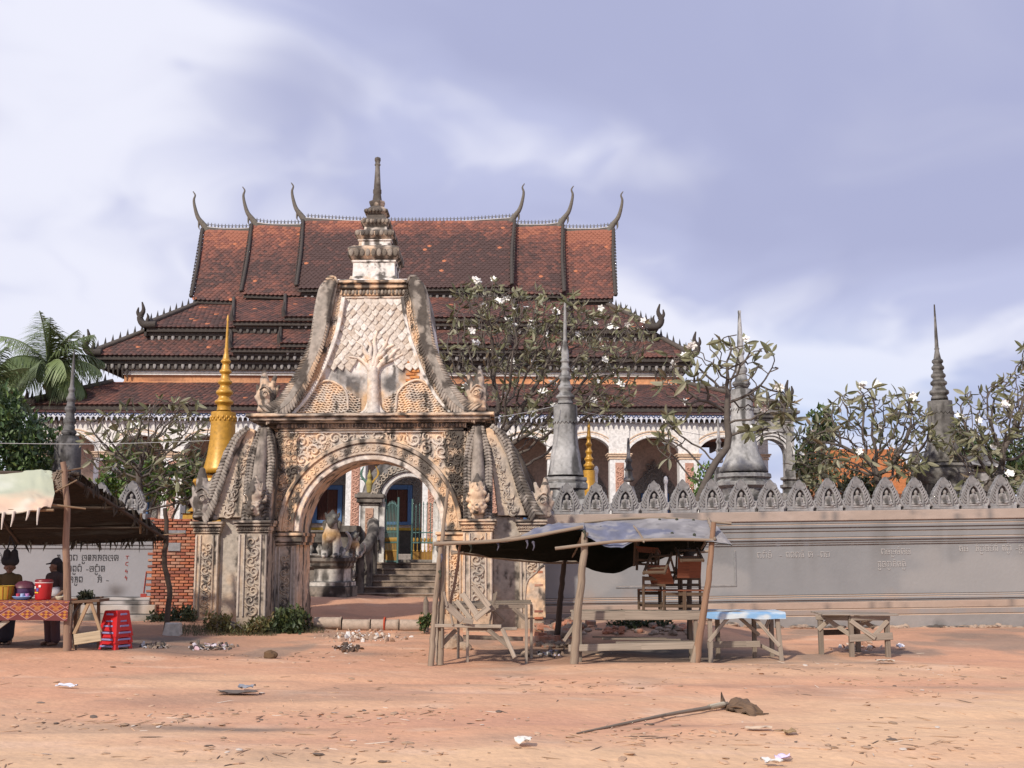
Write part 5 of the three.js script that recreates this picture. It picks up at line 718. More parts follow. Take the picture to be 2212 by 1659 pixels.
  // winged figure on the left pillar
  const kb = V(X(795), Y(1064), gz + 0.05), K = (c) => c.map((v, i) => i < 6 ? v + [kb.x, kb.y, kb.z][i % 3] : v), fig = thing('winged_statue', 'small green and yellow winged figure perched on the inner gate pillar', 'statue', kb.clone());
  mesh('body', blob([[0, 0.04, 0, 0, 0.3, 0, 0.08, 0.11], [0, 0.3, 0, 0, 0.46, 0.02, 0.1, 0.06], [0, 0.52, 0.03, 0, 0.54, 0.03, 0.075, 0.07], [0, 0.58, 0.02, 0, 0.74, 0, 0.05, 0.015]].map(K), 0.03, 0.014), gritty(0.36, 0.30, 0.10), fig);
  for (const s of [-1, 1]) mesh('wing', [...Array(6)].map((_, i) => limb(curve([V(kb.x + s * 0.08, kb.y + 0.3, kb.z), V(kb.x + s * (0.2 + i * 0.02), kb.y + 0.42 + i * 0.04, kb.z - 0.03), V(kb.x + s * (0.34 - i * 0.03), kb.y + 0.45 + i * 0.085, kb.z - 0.05)], 6), [0.05, 0.015], 5)), gritty(s < 0 ? 0.10 : 0.42, s < 0 ? 0.20 : 0.26, s < 0 ? 0.16 : 0.05), fig);
  // iron leaves of the gate
  const green = std({ color: rgb(0.075, 0.16, 0.15), roughness: 0.6 }), rust = std({ color: rgb(0.34, 0.20, 0.035), roughness: 0.7 });
  for (const [xa, xb, za, zb, lab] of [[829, 864, -0.25, 0.75, 'left leaf of green and gold iron gate, swung open'], [888, 944, -0.25, -0.25, 'right leaf of green and gold iron gate, closed']]) {
    const a = V(X(xa), top + 0.04, gz + za), b = V(X(xb), top + 0.04, gz + zb), t = thing('iron_gate', lab, 'gate', a.clone()), L = a.distanceTo(b), p = (u, y) => V(lerp(a.x, b.x, u), y, lerp(a.z, b.z, u)), hy = (u) => Y(1100 - 12 * Math.sin(u * 3.1)) , yl = Y(1172);
    mesh('frame', [limb([p(0, top), p(0, hy(0) + 0.35)], [0.035, 0.035], 6), limb([p(1, top), p(1, hy(1) + 0.35)], [0.035, 0.035], 6), beam(p(0, top + 0.05), p(1, top + 0.05), 0.04, 0.05), beam(p(0, yl), p(1, yl), 0.04, 0.05), beam(p(0, Y(1150)), p(1, Y(1150)), 0.03, 0.04)], green, t);
    const nb = Math.round(L / 0.12); for (let i = 1; i < nb; i++) mesh('bar', [limb([p(i / nb, yl), p(i / nb, hy(i / nb))], [0.014, 0.014], 5), new THREE.ConeGeometry(0.03, 0.12, 5).translate(p(i / nb, 0).x, hy(i / nb) + 0.05, p(i / nb, 0).z)], green, t);
    for (let i = 0; i < nb; i++) mesh('gilded_rod', [limb([p((i + 0.5) / nb, top + 0.06), p((i + 0.5) / nb, yl)], [0.016, 0.016], 5), ball(p((i + 0.5) / nb, yl + 0.09), 0.045, 0.08, 0.03, 6, 5), ball(p((i + 0.5) / nb, Y(1190)), 0.04, 0.04, 0.03, 6, 5)], rust, t);
    mesh('kick_panel', beam(p(0, top + 0.22), p(1, top + 0.22), 0.012, 0.28), gritty(0.28, 0.15, 0.04), t);
  }
}
// ---- orange-roofed house far behind the right trees
{
  const c = at(1868, 1060, 56), t = thing('house', 'low house with bright orange tiled roof behind the right frangipani', 'house', V(c.x, 0.6, c.z - 3)), x0 = at(1785, 1190, 56).x, x1 = at(2000, 1190, 56).x, Y = (y) => at(1868, y, 56).y;
  mesh('wall', box(x0 + 0.5, x1 - 0.5, 0.3, Y(1062), -61, -56.6), gritty(0.6, 0.55, 0.5), t);
  const m = gritty(0.48, 0.19, 0.075), rows = []; for (let i = 0; i < 12; i++) rows.push(box(x0, x1, lerp(Y(1066), Y(958), i / 12), lerp(Y(1066), Y(958), (i + 1) / 12) + 0.02, -60 , -56 - i * 0.3, 0.01)); mesh('roof', rows, m, t); mesh('roof', box(x0, x1, Y(1066), Y(958), -61, -60), m, t);
  mesh('gable_trim', [beam(V(x1, Y(1066), -56), V(x1 - 0.3, Y(955), -59.6), 0.2, 0.25), beam(V(x0, Y(1066), -56), V(x0 + 0.3, Y(955), -59.6), 0.2, 0.25)], gritty(0.6, 0.25, 0.1), t);
  for (const px of [1825, 1885, 1945]) mesh('window', box(at(px, 1190, 56).x - 0.5, at(px, 1190, 56).x + 0.5, 1.2, 2.4, -56.65, -56.55), gritty(0.1, 0.08, 0.07), t);
}

// ================================================================ trees
const leafG = (l, w, fold, droop) => { // folded blade along +y from the origin
  const v = [], n = 4, row = []; for (let i = 0; i <= n; i++) { const t = i / n, ww = w * Math.pow(Math.sin(Math.PI * clamp(t * 0.92 + 0.05)), 0.8), y = t * l, z = -droop * t * t; row.push([V(-ww, y, z + fold * ww), V(0, y, z), V(ww, y, z + fold * ww)]); }
  for (let i = 0; i < n; i++) for (let k = 0; k < 2; k++) { const a = row[i][k], b = row[i][k + 1], c = row[i + 1][k + 1], d = row[i + 1][k]; v.push(a, b, c, a, c, d); }
  const g = new THREE.BufferGeometry().setFromPoints(v); g.computeVertexNormals(); return uvBox(g, 4);
};
const leafM = (r, g, b) => new THREE.MeshPhysicalMaterial({ color: rgb(r, g, b), roughness: 0.55, transmission: 0.3, thickness: 0, side: THREE.DoubleSide });
const FL = [leafG(0.34, 0.055, 0.35, 0.06), leafG(0.28, 0.05, 0.5, 0.02), leafG(0.38, 0.058, 0.3, 0.12)];
const FM = [[0.17, 0.175, 0.085], [0.23, 0.23, 0.13], [0.12, 0.125, 0.06], [0.30, 0.29, 0.19], [0.2, 0.15, 0.085]].map((c) => leafM(...c));
const petalG = (() => { const g = []; for (let i = 0; i < 5; i++) g.push(leafG(0.055, 0.02, 0.4, -0.02).rotateX(0.9).rotateY(i * 1.257)); return mergeGeometries(g.map(clean)); })();
const flowerM = std({ color: rgb(0.82, 0.82, 0.80), roughness: 0.7 });
const frangiBark = std({ color: rgb(0.125, 0.105, 0.092), map: barkC, bumpMap: barkC, bumpScale: 0.01 });
// branch skeleton grown towards points scattered through the crown
function grow(trunk, crown, nPts, seed, step = 0.2, kill = 0.34, reach = 2.2) {
  const R = rng(seed), att = []; while (att.length < nPts) { const u = V(R() * 2 - 1, R() * 2 - 1, R() * 2 - 1); if (u.length() > 1) continue; if (u.length() < 0.35 && R() < 0.6) continue; const e = crown[Math.floor(R() * crown.length)]; att.push(V(e[0].x + u.x * e[1], e[0].y + u.y * e[2], e[0].z + u.z * e[3])); }
  const nodes = []; trunk.forEach((chain) => { let par = chain.from ?? -1; if (chain.from !== undefined && chain.from < 0) par = nodes.length + chain.from; chain.pts.forEach((p) => { nodes.push({ p, par, kids: 0, t: 1 }); par = nodes.length - 1; }); });
  for (let it = 0; it < 90 && att.length; it++) {
    const pull = new Map(); for (const a of att) { let b = -1, d = 1e9; for (let i = 0; i < nodes.length; i++) { const q = nodes[i].p.distanceToSquared(a); if (q < d) { d = q; b = i; } } if (d < reach * reach || it < 8) { const v = a.clone().sub(nodes[b].p).normalize(); pull.has(b) ? pull.get(b).add(v) : pull.set(b, v); } }
    let grew = false; for (const [b, v] of pull) { if (nodes[b].kids > 3) continue; v.normalize().add(V((R() - 0.5) * 0.7, (R() - 0.5) * 0.6 + 0.12, (R() - 0.5) * 0.7)).normalize(); nodes.push({ p: nodes[b].p.clone().addScaledVector(v, step * (0.8 + R() * 0.4)), par: b, kids: 0 }); nodes[b].kids++; grew = true; }
    for (let i = att.length - 1; i >= 0; i--) if (nodes.some((n) => n.p.distanceToSquared(att[i]) < kill * kill)) att.splice(i, 1); if (!grew) break;
  }
  nodes.forEach((n) => { n.ch = []; }); nodes.forEach((n, i) => { if (n.par >= 0) nodes[n.par].ch.push(i); });
  return nodes;
}
function radii(nodes, tip, pw, rmax) { for (let i = nodes.length - 1; i >= 0; i--) { const n = nodes[i]; n.r = n.ch.length ? Math.min(rmax, Math.pow(n.ch.reduce((s, c) => s + Math.pow(nodes[c].r, pw), 0), 1 / pw)) : tip; } }
function limbsOf(nodes, seg = 6) { // one tube per unbroken run of branch
  const out = []; const run = (i) => { let chain = nodes[i].par >= 0 ? [nodes[i].par, i] : [i]; let k = i; while (nodes[k].ch.length) { const c = nodes[k].ch.slice().sort((a, b) => nodes[b].r - nodes[a].r); c.slice(1).forEach(run); k = c[0]; chain.push(k); } if (chain.length < 2) return; const P = chain.map((j) => nodes[j].p), rr = chain.map((j, q) => (q === 0 && nodes[i].par >= 0 ? nodes[i].r : nodes[j].r)); out.push(limb(P, (t) => { const u = t * (rr.length - 1), a = Math.floor(u); return lerp(rr[a], rr[Math.min(a + 1, rr.length - 1)], u - a); }, rr[0] > 0.05 ? 8 : seg)); };
  nodes.forEach((n, i) => { if (n.par < 0) run(i); }); return out;
}
function frangipani(label, D, trunk, crown, o) {
  const R = rng(o.seed), b = at(...trunk[0][0], D); b.y = Math.min(b.y, gh(b.x, b.z)) ; const base = V(b.x, gh(b.x, b.z), b.z), t = thing('frangipani_tree', label, 'tree', base, o.group), k = D / F;
  const chains = trunk.map((c, i) => ({ from: i ? c.from : undefined, pts: curve(c.map((p) => { const q = at(p[0], p[1], D); q.z += p[2] ?? 0; return q; }), Math.max(3, c.length * 2)).slice(i ? 1 : 0) })); if (chains[0].pts[0].y > base.y) chains[0].pts.unshift(base.clone().add(V(0, -0.1, 0)));
  let cum = 0; chains.forEach((c, i) => { if (i) c.from = (c.at ?? trunk[i].join ?? 0); });
  const el = crown.map(([x, y, rx, ry, rz]) => [at(x, y, D), rx * k, ry * k, rz]);
  const nodes = grow(chains, el, o.pts, o.seed, o.step ?? 0.2, o.kill ?? 0.33); radii(nodes, o.tip ?? 0.012, 2.5, o.r);
  mesh('trunk', limbsOf(nodes), frangiBark, t);
  const L = [], FW = [], up = V(0, 1, 0); nodes.forEach((n) => { if (n.ch.length > 1 || n.par < 0 || n.t || n.ch.length) return; const d = n.p.clone().sub(nodes[n.par].p).normalize(), q = new THREE.Quaternion().setFromUnitVectors(up, d); const kk = R() < o.bare ? 0 : 2 + Math.floor(R() * o.leaves), sp = 0.55 + R() * 0.5;
    for (let i = 0; i < kk; i++) { const a = (i + R() * 0.6) / kk * 6.283; L.push({ m: mat4(n.p.clone().addScaledVector(d, -R() * 0.05), q.clone().multiply(euler(0, a, 0)).multiply(euler(sp + R() * 0.55, 0, 0)).multiply(euler(0, (R() - 0.5) * 0.8, 0)), (o.sc ?? 1) * (0.75 + R() * 0.5)), g: Math.floor(R() * 2.99), k: R() < 0.04 ? 4 : Math.floor(R() * 3.99) }); }
    if (R() < o.flower) for (let i = 0, m = 1 + Math.floor(R() * 4); i < m; i++) FW.push({ m: mat4(n.p.clone().add(V((R() - 0.5) * 0.12, 0.06 + R() * 0.08, (R() - 0.5) * 0.12)), euler(R() * 2 - 0.3, R() * 6, R()), 1.4 + R() * 0.8) }); });
  for (let i = L.length - 1; i > 0; i--) { const j = Math.floor(R() * (i + 1)); [L[i], L[j]] = [L[j], L[i]]; }
  const cr = new THREE.Group(); cr.name = 'crown'; t.add(cr); pieces('leaf', FL, FM, L, cr, 300); if (FW.length) pieces('flower', petalG, flowerM, FW, cr, 200);
  return t;
}
frangipani('bare-branched frangipani between golden stupa and thatched stall', 29.4, [[[306, 1120], [302, 1070], [300, 1015]]], [[265, 950, 95, 75, 1.3], [370, 930, 105, 85, 1.3], [320, 1010, 130, 50, 1.2], [395, 1060, 55, 40, 0.8]], { seed: 11, pts: 1400, r: 0.14, bare: 0.45, leaves: 3, flower: 0.012, kill: 0.2, step: 0.16, tip: 0.011, sc: 0.85 });
frangipani('large flowering frangipani leaning over the gateway from behind', 32.5, [[[1150, 1160], [1140, 1050], [1110, 975], [1065, 935]]], [[1060, 760, 130, 120, 2.2], [1210, 760, 140, 90, 2.4], [1330, 730, 85, 80, 1.6], [1150, 690, 150, 70, 2.2], [1060, 660, 90, 60, 1.5], [1130, 900, 90, 80, 1.5], [1300, 850, 80, 70, 1.5]], { seed: 23, pts: 2600, r: 0.27, bare: 0.06, leaves: 5, flower: 0.13, step: 0.22, kill: 0.27, tip: 0.012, sc: 0.74 });
frangipani('forked frangipani with few leaves in front of the broad stupa', 28, [[[1490, 1130], [1515, 1062], [1545, 1000], [1572, 962], [1570, 900], [1572, 850]]], [[1590, 800, 120, 70, 1.0], [1500, 820, 95, 80, 1.0], [1660, 890, 70, 70, 1.0], [1590, 760, 75, 45, 0.8], [1445, 950, 30, 60, 0.6]], { seed: 36, pts: 560, r: 0.12, bare: 0.4, leaves: 5, flower: 0.12, kill: 0.25, tip: 0.015 });
frangipani('wide frangipani in front of the orange-roofed house', 28.5, [[[1880, 1160], [1890, 1100], [1900, 1050], [1888, 1010]]], [[1880, 900, 110, 75, 1.3], [1800, 960, 80, 60, 1.2], [1960, 930, 60, 80, 1.1], [1760, 1010, 50, 50, 0.9], [1900, 1000, 110, 40, 1.1]], { seed: 41, pts: 1500, r: 0.13, sc: 0.8, bare: 0.18, leaves: 4, flower: 0.05, kill: 0.21, step: 0.17, tip: 0.012 });
frangipani('frangipani at the right end of the niche row', 28, [[[2080, 1160], [2090, 1110], [2130, 1060], [2160, 1020]]], [[2140, 900, 90, 80, 1.2], [2230, 880, 90, 110, 1.2], [2100, 960, 60, 60, 1.0], [2255, 780, 60, 60, 0.9], [2150, 1040, 80, 35, 1.0]], { seed: 58, pts: 1500, r: 0.13, sc: 0.8, bare: 0.22, leaves: 4, flower: 0.04, kill: 0.21, step: 0.17, tip: 0.012 });
// leafy evergreen masses: clumps of small leaves round a limb skeleton
function bushy(name, label, D, base, blobs, n, cols, o = {}) {
  const R = rng(o.seed ?? 5), b = at(base[0], base[1], D), g0 = V(b.x, gh(b.x, -D), -D), t = thing(name, label, o.cat ?? 'tree', g0, o.group), k = D / F;
  const el = blobs.map(([x, y, rx, ry, rz]) => [at(x, y, D), rx * k, ry * k, rz]);
  const tr = []; for (const e of el) tr.push(limb(curve([g0.clone().add(V((R() - 0.5) * 0.2, -0.1, 0)), g0.clone().lerp(e[0], 0.5).add(V((R() - 0.5) * 0.4, 0.1, (R() - 0.5) * 0.3)), e[0]], 8), [o.r ?? 0.14, 0.03], 6)); mesh(o.stem ?? 'trunk', tr, frangiBark, t);
  const lg = leafG(o.leaf ?? 0.16, (o.leaf ?? 0.16) * 0.27, 0.3, 0.02), mats = cols.map((c) => leafM(...c)), it = [], cl = [];
  for (let i = 0; i < n / 14; i++) { const e = el[Math.floor(R() * el.length)], u = V(R() * 2 - 1, R() * 2 - 1, R() * 2 - 1).normalize().multiplyScalar(Math.pow(R(), 0.32)); cl.push([V(e[0].x + u.x * e[1], e[0].y + u.y * e[2], e[0].z + u.z * e[3]), 0.12 + R() * 0.2, R()]); }
  for (let i = 0; i < n; i++) { const c = cl[Math.floor(R() * cl.length)], u = V(R() * 2 - 1, R() * 2 - 1, R() * 2 - 1); const kk = clamp(c[2] * 0.7 + R() * 0.3); it.push({ m: mat4(c[0].clone().addScaledVector(u, c[1] * (o.sp ?? 1)), euler(R() * 3 - 0.4, R() * 6.3, R() * 2 - 1), 0.6 + R() * 0.8), k: Math.floor(kk * (mats.length - 0.01)), c: mats[Math.floor(kk * (mats.length - 0.01))].color }); }
  const im = new THREE.InstancedMesh(lg, leafM(1, 1, 1), it.length); it.forEach((q, i) => { im.setMatrixAt(i, mat4(V(-g0.x, -g0.y, -g0.z)).multiply(q.m)); im.setColorAt(i, q.c); }); im.name = o.crown ?? 'crown'; im.userData.kind = 'stuff'; im.castShadow = im.receiveShadow = true; t.add(im); return t;
}
const GD_ = [[0.03, 0.06, 0.022], [0.05, 0.10, 0.03], [0.08, 0.15, 0.04], [0.14, 0.22, 0.06]], GLt = [[0.05, 0.10, 0.02], [0.09, 0.17, 0.03], [0.15, 0.25, 0.05], [0.20, 0.30, 0.08]];
bushy('evergreen_tree', 'dense dark green tree at the left edge below the coconut palm', 33, [50, 1150], [[20, 940, 60, 70, 1.8], [70, 970, 50, 60, 1.5], [-20, 880, 50, 60, 1.5], [40, 1040, 70, 50, 1.6]], 6500, GD_, { seed: 3 });
bushy('shrub', 'bright green shrub behind the bare frangipani', 31.5, [300, 1140], [[290, 1010, 55, 35, 1], [345, 1050, 70, 40, 1], [250, 1060, 50, 40, 1], [410, 1040, 30, 40, 0.8]], 2600, GLt, { seed: 13, cat: 'shrub', r: 0.05, stem: 'stem', crown: 'foliage' });
bushy('evergreen_tree', 'green tree behind the pillar stupa and porch', 48, [1780, 1150], [[1758, 985, 30, 55, 1.3], [1775, 915, 20, 32, 1.0], [1740, 1020, 30, 45, 1.2]], 1500, [[0.04, 0.07, 0.025], [0.08, 0.12, 0.04], [0.12, 0.17, 0.05]], { seed: 19, leaf: 0.24 });
bushy('evergreen_tree', 'green tree behind the dark mossy stupa', 46, [2090, 1150], [[2070, 970, 30, 50, 1.2], [2130, 1000, 50, 50, 1.4], [2200, 1020, 60, 70, 1.6], [2270, 1000, 60, 80, 1.6]], 3800, [[0.03, 0.055, 0.018], [0.06, 0.10, 0.03], [0.10, 0.15, 0.045]], { seed: 29, leaf: 0.22 });
bushy('shrub', 'green shrub seen through the dark end arch of the gallery', 42, [1530, 1150], [[1525, 1050, 30, 45, 0.8], [1560, 1090, 30, 40, 0.8]], 1300, GLt, { seed: 37, cat: 'shrub', r: 0.05, stem: 'stem', crown: 'foliage' });
bushy('shrub', 'dark shrub under the wide frangipani', 31, [1840, 1140], [[1820, 1060, 50, 26, 0.8], [1870, 1075, 40, 26, 0.8]], 1100, [[0.03, 0.045, 0.02], [0.06, 0.075, 0.035], [0.11, 0.11, 0.05]], { seed: 43, cat: 'shrub', r: 0.05, stem: 'stem', crown: 'foliage' });
// coconut palm
{
  const D = 44, R = rng(91), tip = at(104, 795, D), g0 = V(at(112, 1190, D).x, gh(0, -D), -D), t = thing('coconut_palm', 'coconut palm with drooping fronds at the left edge', 'palm tree', g0);
  mesh('trunk', limb(curve([g0.clone(), g0.clone().lerp(tip, 0.5).add(V(0.3, 0, 0)), tip], 14), [0.3, 0.17], 10), std({ color: rgb(0.2, 0.17, 0.14), map: barkC, bumpMap: barkC, bumpScale: 0.02 }), t);
  const fm = [[0.16, 0.22, 0.085], [0.22, 0.29, 0.12], [0.11, 0.155, 0.06]].map((c) => leafM(...c));
  const frond = (az, el, L, droop, k) => { const d = V(Math.cos(az), 0, Math.sin(az)), P = []; for (let i = 0; i <= 16; i++) { const u = i / 16, a = el - droop * u * u; P.push(u ? P[i - 1].clone().addScaledVector(d, Math.cos(el - droop * u) * L / 16).add(V(0, Math.sin(el - droop * u) * L / 16, 0)) : tip.clone()); }
    const G = [limb(P, [0.055, 0.012], 5)], C = new THREE.CatmullRomCurve3(P); for (let i = 3; i < 46; i++) { const u = i / 46, p = C.getPointAt(u), T = C.getTangentAt(u), side = V().crossVectors(T, V(0, 1, 0)).normalize(); if (side.length() < 0.5) side.set(d.z, 0, -d.x); for (const s of [-1, 1]) { const l = (1.1 * Math.sin(Math.PI * Math.pow(u, 0.7)) + 0.16) * (0.85 + R() * 0.3), dir = T.clone().multiplyScalar(0.55).addScaledVector(side, s * 0.75).add(V(0, -0.25 - 0.7 * u * R() - (el > 1 ? 0 : 0.25), 0)).normalize(), e = p.clone().addScaledVector(dir, l * 0.55), f = e.clone().addScaledVector(dir, l * 0.45).add(V(0, -l * 0.28, 0)), w = V().crossVectors(dir, V(0, 1, 0)).normalize().multiplyScalar(0.021).add(V(0, 0.01, 0)); const g = new THREE.BufferGeometry().setFromPoints([p.clone().add(w), p.clone().sub(w), e.clone().add(w), e.clone().add(w), p.clone().sub(w), e.clone().sub(w), e.clone().add(w), e.clone().sub(w), f]); g.computeVertexNormals(); G.push(g); } }
    mesh('frond', G, fm[k], t); };
  const S = [[3.14, 0.55, 3.6, 1.9], [2.9, 0.1, 3.2, 1.2], [0.0, 0.7, 3.4, 1.5], [0.2, 0.15, 3.2, 1.4], [3.5, 0.9, 3.5, 1.6], [-0.4, 1.0, 3.4, 1.6], [1.57, 1.35, 3.4, 0.5], [1.9, 1.45, 3.3, 0.35], [1.2, 1.3, 3.4, 0.8], [4.2, 1.4, 3.4, 0.6], [5.2, 1.3, 3.3, 0.7], [1.4, 0.6, 3.2, 1.8], [2.2, 0.8, 3.4, 1.8], [0.8, 0.7, 3.3, 1.9], [4.6, 0.7, 3.3, 1.7], [1.7, 0.1, 2.8, 1.3], [2.6, -0.2, 2.8, 0.9], [0.5, -0.2, 2.6, 0.9], [3.1, 1.1, 3.5, 1.0], [0.1, 1.15, 3.4, 1.0]];
  S.forEach(([a, e, l, dr], i) => frond(a, e, l * 0.72, dr, i % 3));
  for (let i = 0; i < 12; i++) { const a = i * 2.1; mesh('coconut', ball(tip.clone().add(V(Math.cos(a) * 0.34, -0.3 - (i % 3) * 0.2, Math.sin(a) * 0.34)), 0.14, 0.17, 0.14, 10, 8), plain(0.16, 0.15, 0.03, { roughness: 0.5 }), t); }
  const c2 = copyOf(t, V(at(-45, 1190, 40).x, 0.5, -40), 'coconut palm mostly cut off by the left edge, its fronds drooping', 0.8); c2.position.y -= 1.9;
}

// ================================================================ stalls, goods and people
function gpx(px, py) { let lo = 7, hi = 40; for (let i = 0; i < 40; i++) { const m = (lo + hi) / 2, p = at(px, py, m); if (p.y > gh(p.x, p.z)) lo = m; else hi = m; } return at(px, py, lo); }
function post(pts, r, j = 0.012, seed = 1) { const R = rng(seed), c = curve(pts, 18); c.forEach((p, i) => { if (i) p.add(V((R() - 0.5) * j, 0, (R() - 0.5) * j)); }); return limb(c, r, 9); }
function sheet(rows, nu, nv, th, wob, seed) { // cloth through rows of points (each row a polyline), given thickness
  const C = rows.map((r) => new THREE.CatmullRomCurve3(r)), P = []; for (let j = 0; j <= nv; j++) for (let i = 0; i <= nu; i++) { const u = i / nu, col = C.map((c) => c.getPoint(u)), t = j / nv * (col.length - 1), k = Math.min(Math.floor(t), col.length - 2), p = col[k].clone().lerp(col[k + 1], t - k); p.y += (fbm(u * 7 + seed, j / nv * 5, seed, 3) - 0.5) * wob; p.z += (fbm(u * 9, j / nv * 4 + seed, seed + 3, 3) - 0.5) * wob * 0.6; P.push(p); }
  const I = [], W = nu + 1, N = P.length; for (let j = 0; j < nv; j++) for (let i = 0; i < nu; i++) { const a = j * W + i; I.push(a, a + 1, a + W, a + 1, a + W + 1, a + W); }
  const mk = (off) => { const g = new THREE.BufferGeometry(); g.setAttribute('position', new THREE.Float32BufferAttribute(P.flatMap((p) => [p.x, p.y + off, p.z]), 3)); g.setAttribute('uv', new THREE.Float32BufferAttribute(P.flatMap((_, q) => [(q % W) / nu, Math.floor(q / W) / nv]), 2)); g.setIndex(I); g.computeVertexNormals(); g.userData.uv = true; return g; };
  return [mk(0), mk(-th)];
}
const p3 = (x, y, D) => at(x, y, D);
{ // ---------------- thatched stall
  const foot = gp(145, 1405, 20), t = thing('thatched_stall', 'stall roof of dark palm thatch and pale tarpaulin on crooked posts', 'stall', foot);
  const red = wood(0.32, 0.205, 0.145);
  mesh('post', post([V(foot.x, foot.y - 0.1, foot.z), p3(146, 1300, 20), p3(143, 1190, 20), p3(144, 1090, 20), p3(137, 998, 20)], [0.075, 0.05], 0.02, 3), red, t);
  const bf = gp(360, 1335, 23.2); mesh('post', post([bf, p3(366, 1280, 23.2), p3(354, 1210, 23.2), p3(360, 1160, 23.2), p3(357, 1098, 23.2)], [0.06, 0.045], 0.03, 5), WD, t);
  const lf = gp(-140, 1400, 20); mesh('post', post([lf, p3(-140, 1020, 20)], [0.07, 0.05], 0.02, 7), red, t);
  // back slope of thatch: overlapping leaf courses seen from beneath
  const rl = p3(-230, 1012, 20.4), rr = p3(160, 1022, 20.4), bl = p3(-230, 1168, 23.3), br = p3(362, 1158, 23.3), th = std({ color: rgb(0.04, 0.03, 0.022), map: woodC, bumpMap: woodC, bumpScale: 0.03 }), R = rng(61), N = 20;
  for (let i = 0; i < N; i++) { const a = i / N, b = (i + 1.35) / N, l0 = rl.clone().lerp(bl, a), r0 = rr.clone().lerp(br, a), l1 = rl.clone().lerp(bl, Math.min(b, 1.03)), r1 = rr.clone().lerp(br, Math.min(b, 1.03)); const pts = [[l0, r0, 0.05], [l1, r1, -0.03]].map(([l, r, dy]) => [0, 0.25, 0.5, 0.75, 1].map((u) => l.clone().lerp(r, u).add(V((u === 1 ? (R() - 0.5) * 0.16 : 0), dy + (R() - 0.5) * 0.03 - 0.06 * Math.sin(u * 3.14), 0)))); mesh('thatch_course', sheet(pts, 50, 3, 0.035, 0.05, i + 1), th, t); }
  const fr = [], fl = leafG(0.3, 0.025, 0.3, 0.03); for (let i = 0; i < 240; i++) { const u = R(), p = i < 170 ? bl.clone().lerp(br, u) : rr.clone().lerp(br, u).add(V(0.02, 0.02, 0)); fr.push(fl.clone().scale(1, 0.4 + R() * 0.9, 1).applyQuaternion(euler(3.14 + (R() - 0.5) * 0.8, R() * 6, (R() - 0.5) * 1.1)).translate(p.x, p.y + 0.04, p.z + (R() - 0.5) * 0.15)); } mesh('thatch_fringe', fr, std({ color: rgb(0.05, 0.04, 0.03) }), t, { kind: 'stuff' });
  for (const [a, b, r] of [[p3(150, 1030, 20.3), p3(362, 1166, 23.2), 0.04], [p3(-60, 1030, 20.4), p3(40, 1172, 23.2), 0.035], [p3(-230, 1090, 21.6), p3(270, 1098, 21.6), 0.035], [p3(-230, 1140, 22.6), p3(330, 1140, 22.6), 0.03], [p3(-230, 1018, 20.35), p3(172, 1024, 20.35), 0.045]]) mesh('rafter', post([a, a.clone().lerp(b, 0.5), b], [r, r * 0.8], 0.02, 9), WD, t);
  for (const [a, b, r] of [[p3(85, 1087, 19.6), p3(185, 1099, 19.9), 0.022], [p3(132, 1019, 19.95), p3(178, 1011, 20.4), 0.018], [p3(120, 1062, 19.8), p3(166, 1037, 20.1), 0.016], [p3(-180, 1104, 19.35), p3(116, 1102, 19.35), 0.03], [p3(335, 1157, 23), p3(398, 1152, 23), 0.016], [p3(305, 1110, 22.2), p3(303, 1152, 22.6), 0.025]]) mesh('stick', post([a, a.clone().lerp(b, 0.5), b], [r, r * 0.8], 0.008, 4), wood(0.30, 0.2, 0.12), t);
  const tf = [p3(-230, 1118, 19.2), p3(-40, 1104, 19.2), p3(40, 1107, 19.2), p3(86, 1098, 19.25), p3(110, 1096, 19.4)], tm = [p3(-230, 1065, 19.75), p3(-40, 1066, 19.75), p3(40, 1068, 19.75), p3(80, 1066, 19.8), p3(118, 1064, 19.9)], tr = [p3(-230, 1016, 20.35), p3(-40, 1024, 20.35), p3(40, 1021, 20.35), p3(84, 1014, 20.35), p3(112, 1018, 20.35)];
  const tarp = mesh('tarpaulin', sheet([tf, tm, tr], 40, 22, 0.012, 0.09, 3), std({ vertexColors: true, roughness: 0.75 }), t, { col: (x, y, z) => { const q = (y - tf[2].y) / (tr[2].y - tf[2].y), n = fbm(x * 1.5, y * 2, z * 2, 4); return mix3(mix3([0.62, 0.44, 0.32], [0.39, 0.42, 0.32], ss(0.25, 0.55, q + (n - 0.5) * 0.5)), [0.58, 0.60, 0.52], ss(0.55, 0.75, n) * 0.6); } });
  mesh('torn_strip', [[30, 1112, 26], [62, 1110, 14], [8, 1114, 30], [84, 1104, 30]].map(([x, y, l], i) => limb(curve([p3(x, y - 8, 19.2), p3(x - 3, y + l * 0.4, 19.2), p3(x - 7 + i, y + l, 19.2)], 6), [0.03, 0.008], 5)), plain(0.6, 0.55, 0.5), tarp);
  const dr = rng(17), dl = []; for (let i = 0; i < 40; i++) dl.push(limb(curve([p3(112 + dr() * 10, 1022 + dr() * 45, 20.2), p3(122 + dr() * 25, 1012 + dr() * 50, 20.1), p3(130 + dr() * 22, 1000 + dr() * 70, 20.2)], 5), [0.02, 0.008], 4)); mesh('loose_thatch', dl, std({ color: rgb(0.19, 0.15, 0.12) }), t, { kind: 'stuff' });
}
